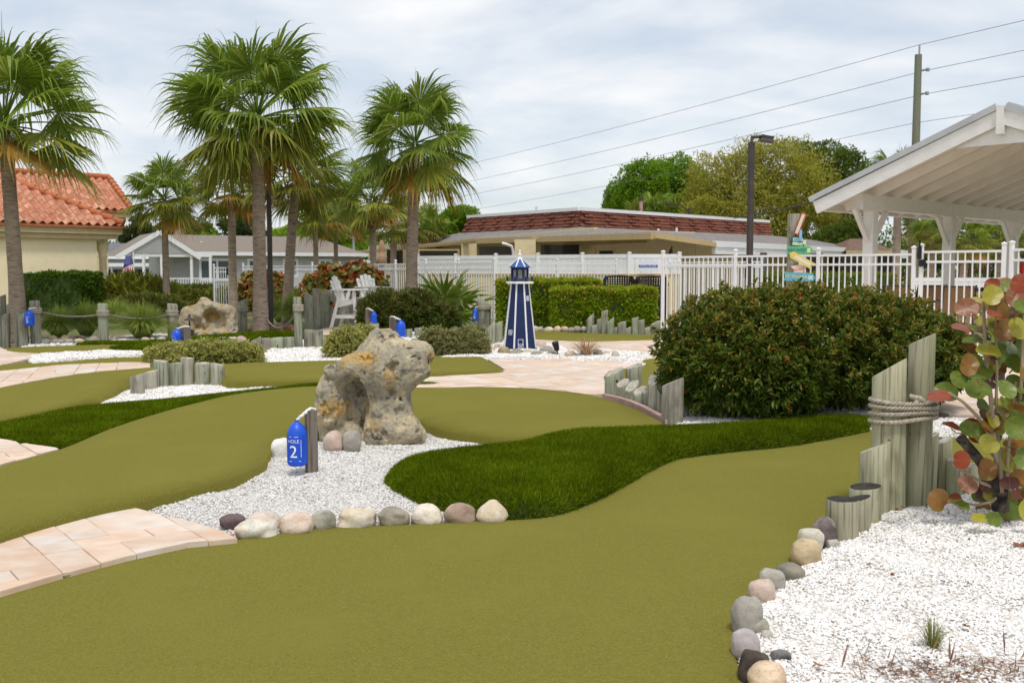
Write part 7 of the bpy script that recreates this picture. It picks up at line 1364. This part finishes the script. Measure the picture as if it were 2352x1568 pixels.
# ------------------------------------------------------------------ trees beyond
def tree(name, label, blobs, D, cols, n, L, trunk=None, r=.25, group='trees beyond the buildings', limbs=6, sparse=False, core=True):
    els = []
    for (x, y, wx, hy) in blobs: c = P(x, y, D + random.uniform(-1.5, 1.5)); s = pxm(D); els.append((c.x, c.y, c.z, wx * s, wx * s * .8, hy * s))
    bx = trunk if trunk is not None else float(np.mean([b_[0] for b_ in blobs])); b0 = P(bx, 700, D); t = thing(name, label, 'tree', (b0.x, D, -.12), group=group); o_ = np.array([b0.x, D, -.12])
    p, nr = ell_points(els, int(n * 2.2), (.45, 1.16), zmin=.3, reject=.5); L = L * .66; p = p + (vnoise(p * .9, 3) - .5)[:, None] * nr * els[0][3] * .7; dr = unit(nr * .6 + RNG.normal(size=nr.shape) * .8 + [0, 0, .1])
    hsh = vnoise(p * (1.1 / max(.5, els[0][3] * .35)), 9) ; keep = hsh > (.40 if sparse else .28); p, dr = p[keep], dr[keep]
    ob('crown', leaf_mesh('crown', p - o_, dr, L * (.6 + .8 * RNG.random(len(p))), L * .6), leafmat(name + '_leaf', cols, rough=.7, trans=.4, spec=.1), t)
    m = MB(); top = np.mean([e[2] for e in els]); m.tube([(0, 0, 0), (.05, 0, top * .35), (.1, 0, top * .7)], [r, r * .8, r * .55], n=8)
    for e in els: 
        c = np.array(e[:3]) - o_
        m.tube([(.05, 0, top * .4), (c[0] * .5, c[1] * .5, top * .4 + (c[2] - top * .4) * .6), tuple(c)], [r * .5, r * .35, r * .12], n=6)
        for k in range(limbs): d_ = rand_dirs(1)[0] * np.array(e[3:6]) * .85; m.tube([tuple(c), tuple(c + d_ * .5 + [0, 0, .1]), tuple(c + d_)], [r * .16, r * .1, r * .03], n=5)
    m.build('trunk', bark, t); return t
gr = [S(84,120,22), S(132,168,44), S(106,144,30), S(156,182,60)]; ol = [S(160,160,60), S(190,184,78), S(142,148,52), S(194,178,98)]; dg = [S(84,104,38), S(120,138,56), S(100,120,46)]; bg_ = [S(122,160,36), S(158,188,56), S(104,142,30)]
tree('green_tree', 'dark green bushy tree left of the olive oak behind the mansard', [(1430,470,45,50),(1480,440,55,60),(1550,420,60,50),(1590,470,60,60),(1510,490,80,50)], 78, gr, 16000, .34)
tree('olive_oak', 'broad olive yellow oak crown behind the right lamp post', [(1640,450,70,75),(1720,410,80,80),(1790,400,75,70),(1850,460,70,90),(1740,500,120,80),(1830,530,90,60),(1640,520,70,60)], 70, ol, 26000, .26)
tree('dark_oak', 'dark green oak rising behind the olive oak and pavilion', [(1840,360,40,32),(1900,375,50,45),(1955,400,40,50),(1930,470,60,60),(1880,440,50,60),(1990,450,35,50)], 88, dg, 11000, .36, sparse=True)
tree('green_tree', 'round bright green tree left of the mansard roof', [(1010,520,40,28),(1050,505,38,24),(1080,530,30,26)], 92, gr, 5500, .42)
tree('bright_tree', 'bright green tree behind the thin palms', [(745,530,45,36),(800,520,50,36),(700,555,60,28)], 86, bg_, 7000, .42)
tree('bright_tree', 'low bright bank of trees behind the grey home roof', [(470,565,40,20),(590,560,60,24),(650,562,50,22)], 95, bg_, 5000, .45)
tree('dark_tree', 'dark rounded tree behind the porch gable', [(410,540,40,32),(460,545,38,30),(360,555,40,26)], 100, dg, 5000, .45)
tree('pine_tree', 'loose open pine right of the thin palm', [(520,480,26,14),(555,470,30,14),(565,505,28,14),(530,515,26,12),(570,535,34,20),(545,545,30,16)], 90, [S(62,74,44), S(84,96,54), S(72,84,48)], 3800, .4, trunk=548, sparse=True, r=.2)
tree('pine_tree', 'thin tall pine beside the tiled building corner', [(318,500,16,10),(326,525,20,12),(306,545,30,20),(340,555,30,20)], 90, [S(74,86,50), S(96,108,60), S(60,72,42)], 2600, .4, trunk=330, sparse=True, r=.15)
tree('moss_oak', 'grey mossy oak seen under the pavilion roof', [(2255,520,26,36),(2285,540,30,34),(2235,555,22,24)], 55, [S(148,142,128), S(122,122,96), S(170,162,150)], 2600, .22, trunk=2262, sparse=True)
tree('green_tree', 'leafy green tree behind the pavilion right post', [(2300,560,40,40),(2150,570,50,40)], 62, [S(74,96,40), S(104,122,56), S(60,84,36)], 4500, .3)
tree('green_tree', 'bushy green tree below the dark oak at the pavilion edge', [(1960,545,40,35),(1915,555,45,28)], 66, [S(92,112,40), S(118,132,54), S(76,98,36)], 4500, .28)
tree('treeline', 'distant low treeline closing the view at the left', [(300,585,80,20),(180,590,120,22),(60,590,120,24)], 120, dg, 4000, .6)
tree('treeline', 'distant low treeline closing the view in the middle', [(900,575,120,24),(760,578,100,24),(620,580,120,22)], 120, gr, 5000, .6)
tree('treeline', 'distant low treeline closing the view at the right', [(2000,585,150,26),(2200,580,140,30),(2400,575,140,36)], 110, dg, 6000, .6)
gb = 'bushy cabbage palms beyond'
for (x, D, ty, R, lb) in ((1500, 68, 492, 62, 'yellow green palm crown showing above the mansard roof'), (1455, 70, 500, 45, 'smaller palm crown left of the rusty flue'), (905, 58, 520, 75, 'bushy palm behind the tan umbrella'), (975, 60, 528, 70, 'bushy palm behind the lone palm trunk')): palm(lb, x, D, ty, 16, R, n=26, old=.35, spear=False, boots=True, group=gb)
for (x, D, ty, R, lb) in ((2135, 40, 545, 70, 'cabbage palm left under the pavilion roof'), (2210, 38, 560, 80, 'middle cabbage palm under the pavilion roof'), (2110, 52, 520, 60, 'cabbage palm between the pavilion posts farther back'), (2290, 44, 550, 70, 'cabbage palm right under the pavilion roof')): palm(lb, x, D, ty, 18, R, n=26, old=.35, spear=False, boots=True, group=gb)
brownroof = pm('brown_roof', S(122,98,84), S(106,84,72), scale=4, rough=.9)
c = P(1938, 700, 60); t = thing('far_house', 'small brown roofed house behind the pavilion post', 'house', (c.x, 58, 0)); MB().box((.9, 3, 1.3), (1.8, 5, 2.6)).build('wall', tanwall, t); MB().add([(-.6, 0, 2.6), (2.2, 0, 2.6), (1.6, 3, 3.4), (.6, 3, 3.4), (-.6, 6, 2.6), (2.2, 6, 2.6)], [(0, 1, 2, 3), (4, 0, 3), (1, 5, 2), (5, 4, 3, 2)]).build('roof', brownroof, t); MB().beam((-.6, 0, 2.52), (2.2, 0, 2.52), .06, .2).build('fascia', fasc, t); MB().box((1.2, .48, 1.4), (1.1, .06, 1.1)).build('window', glass, t)
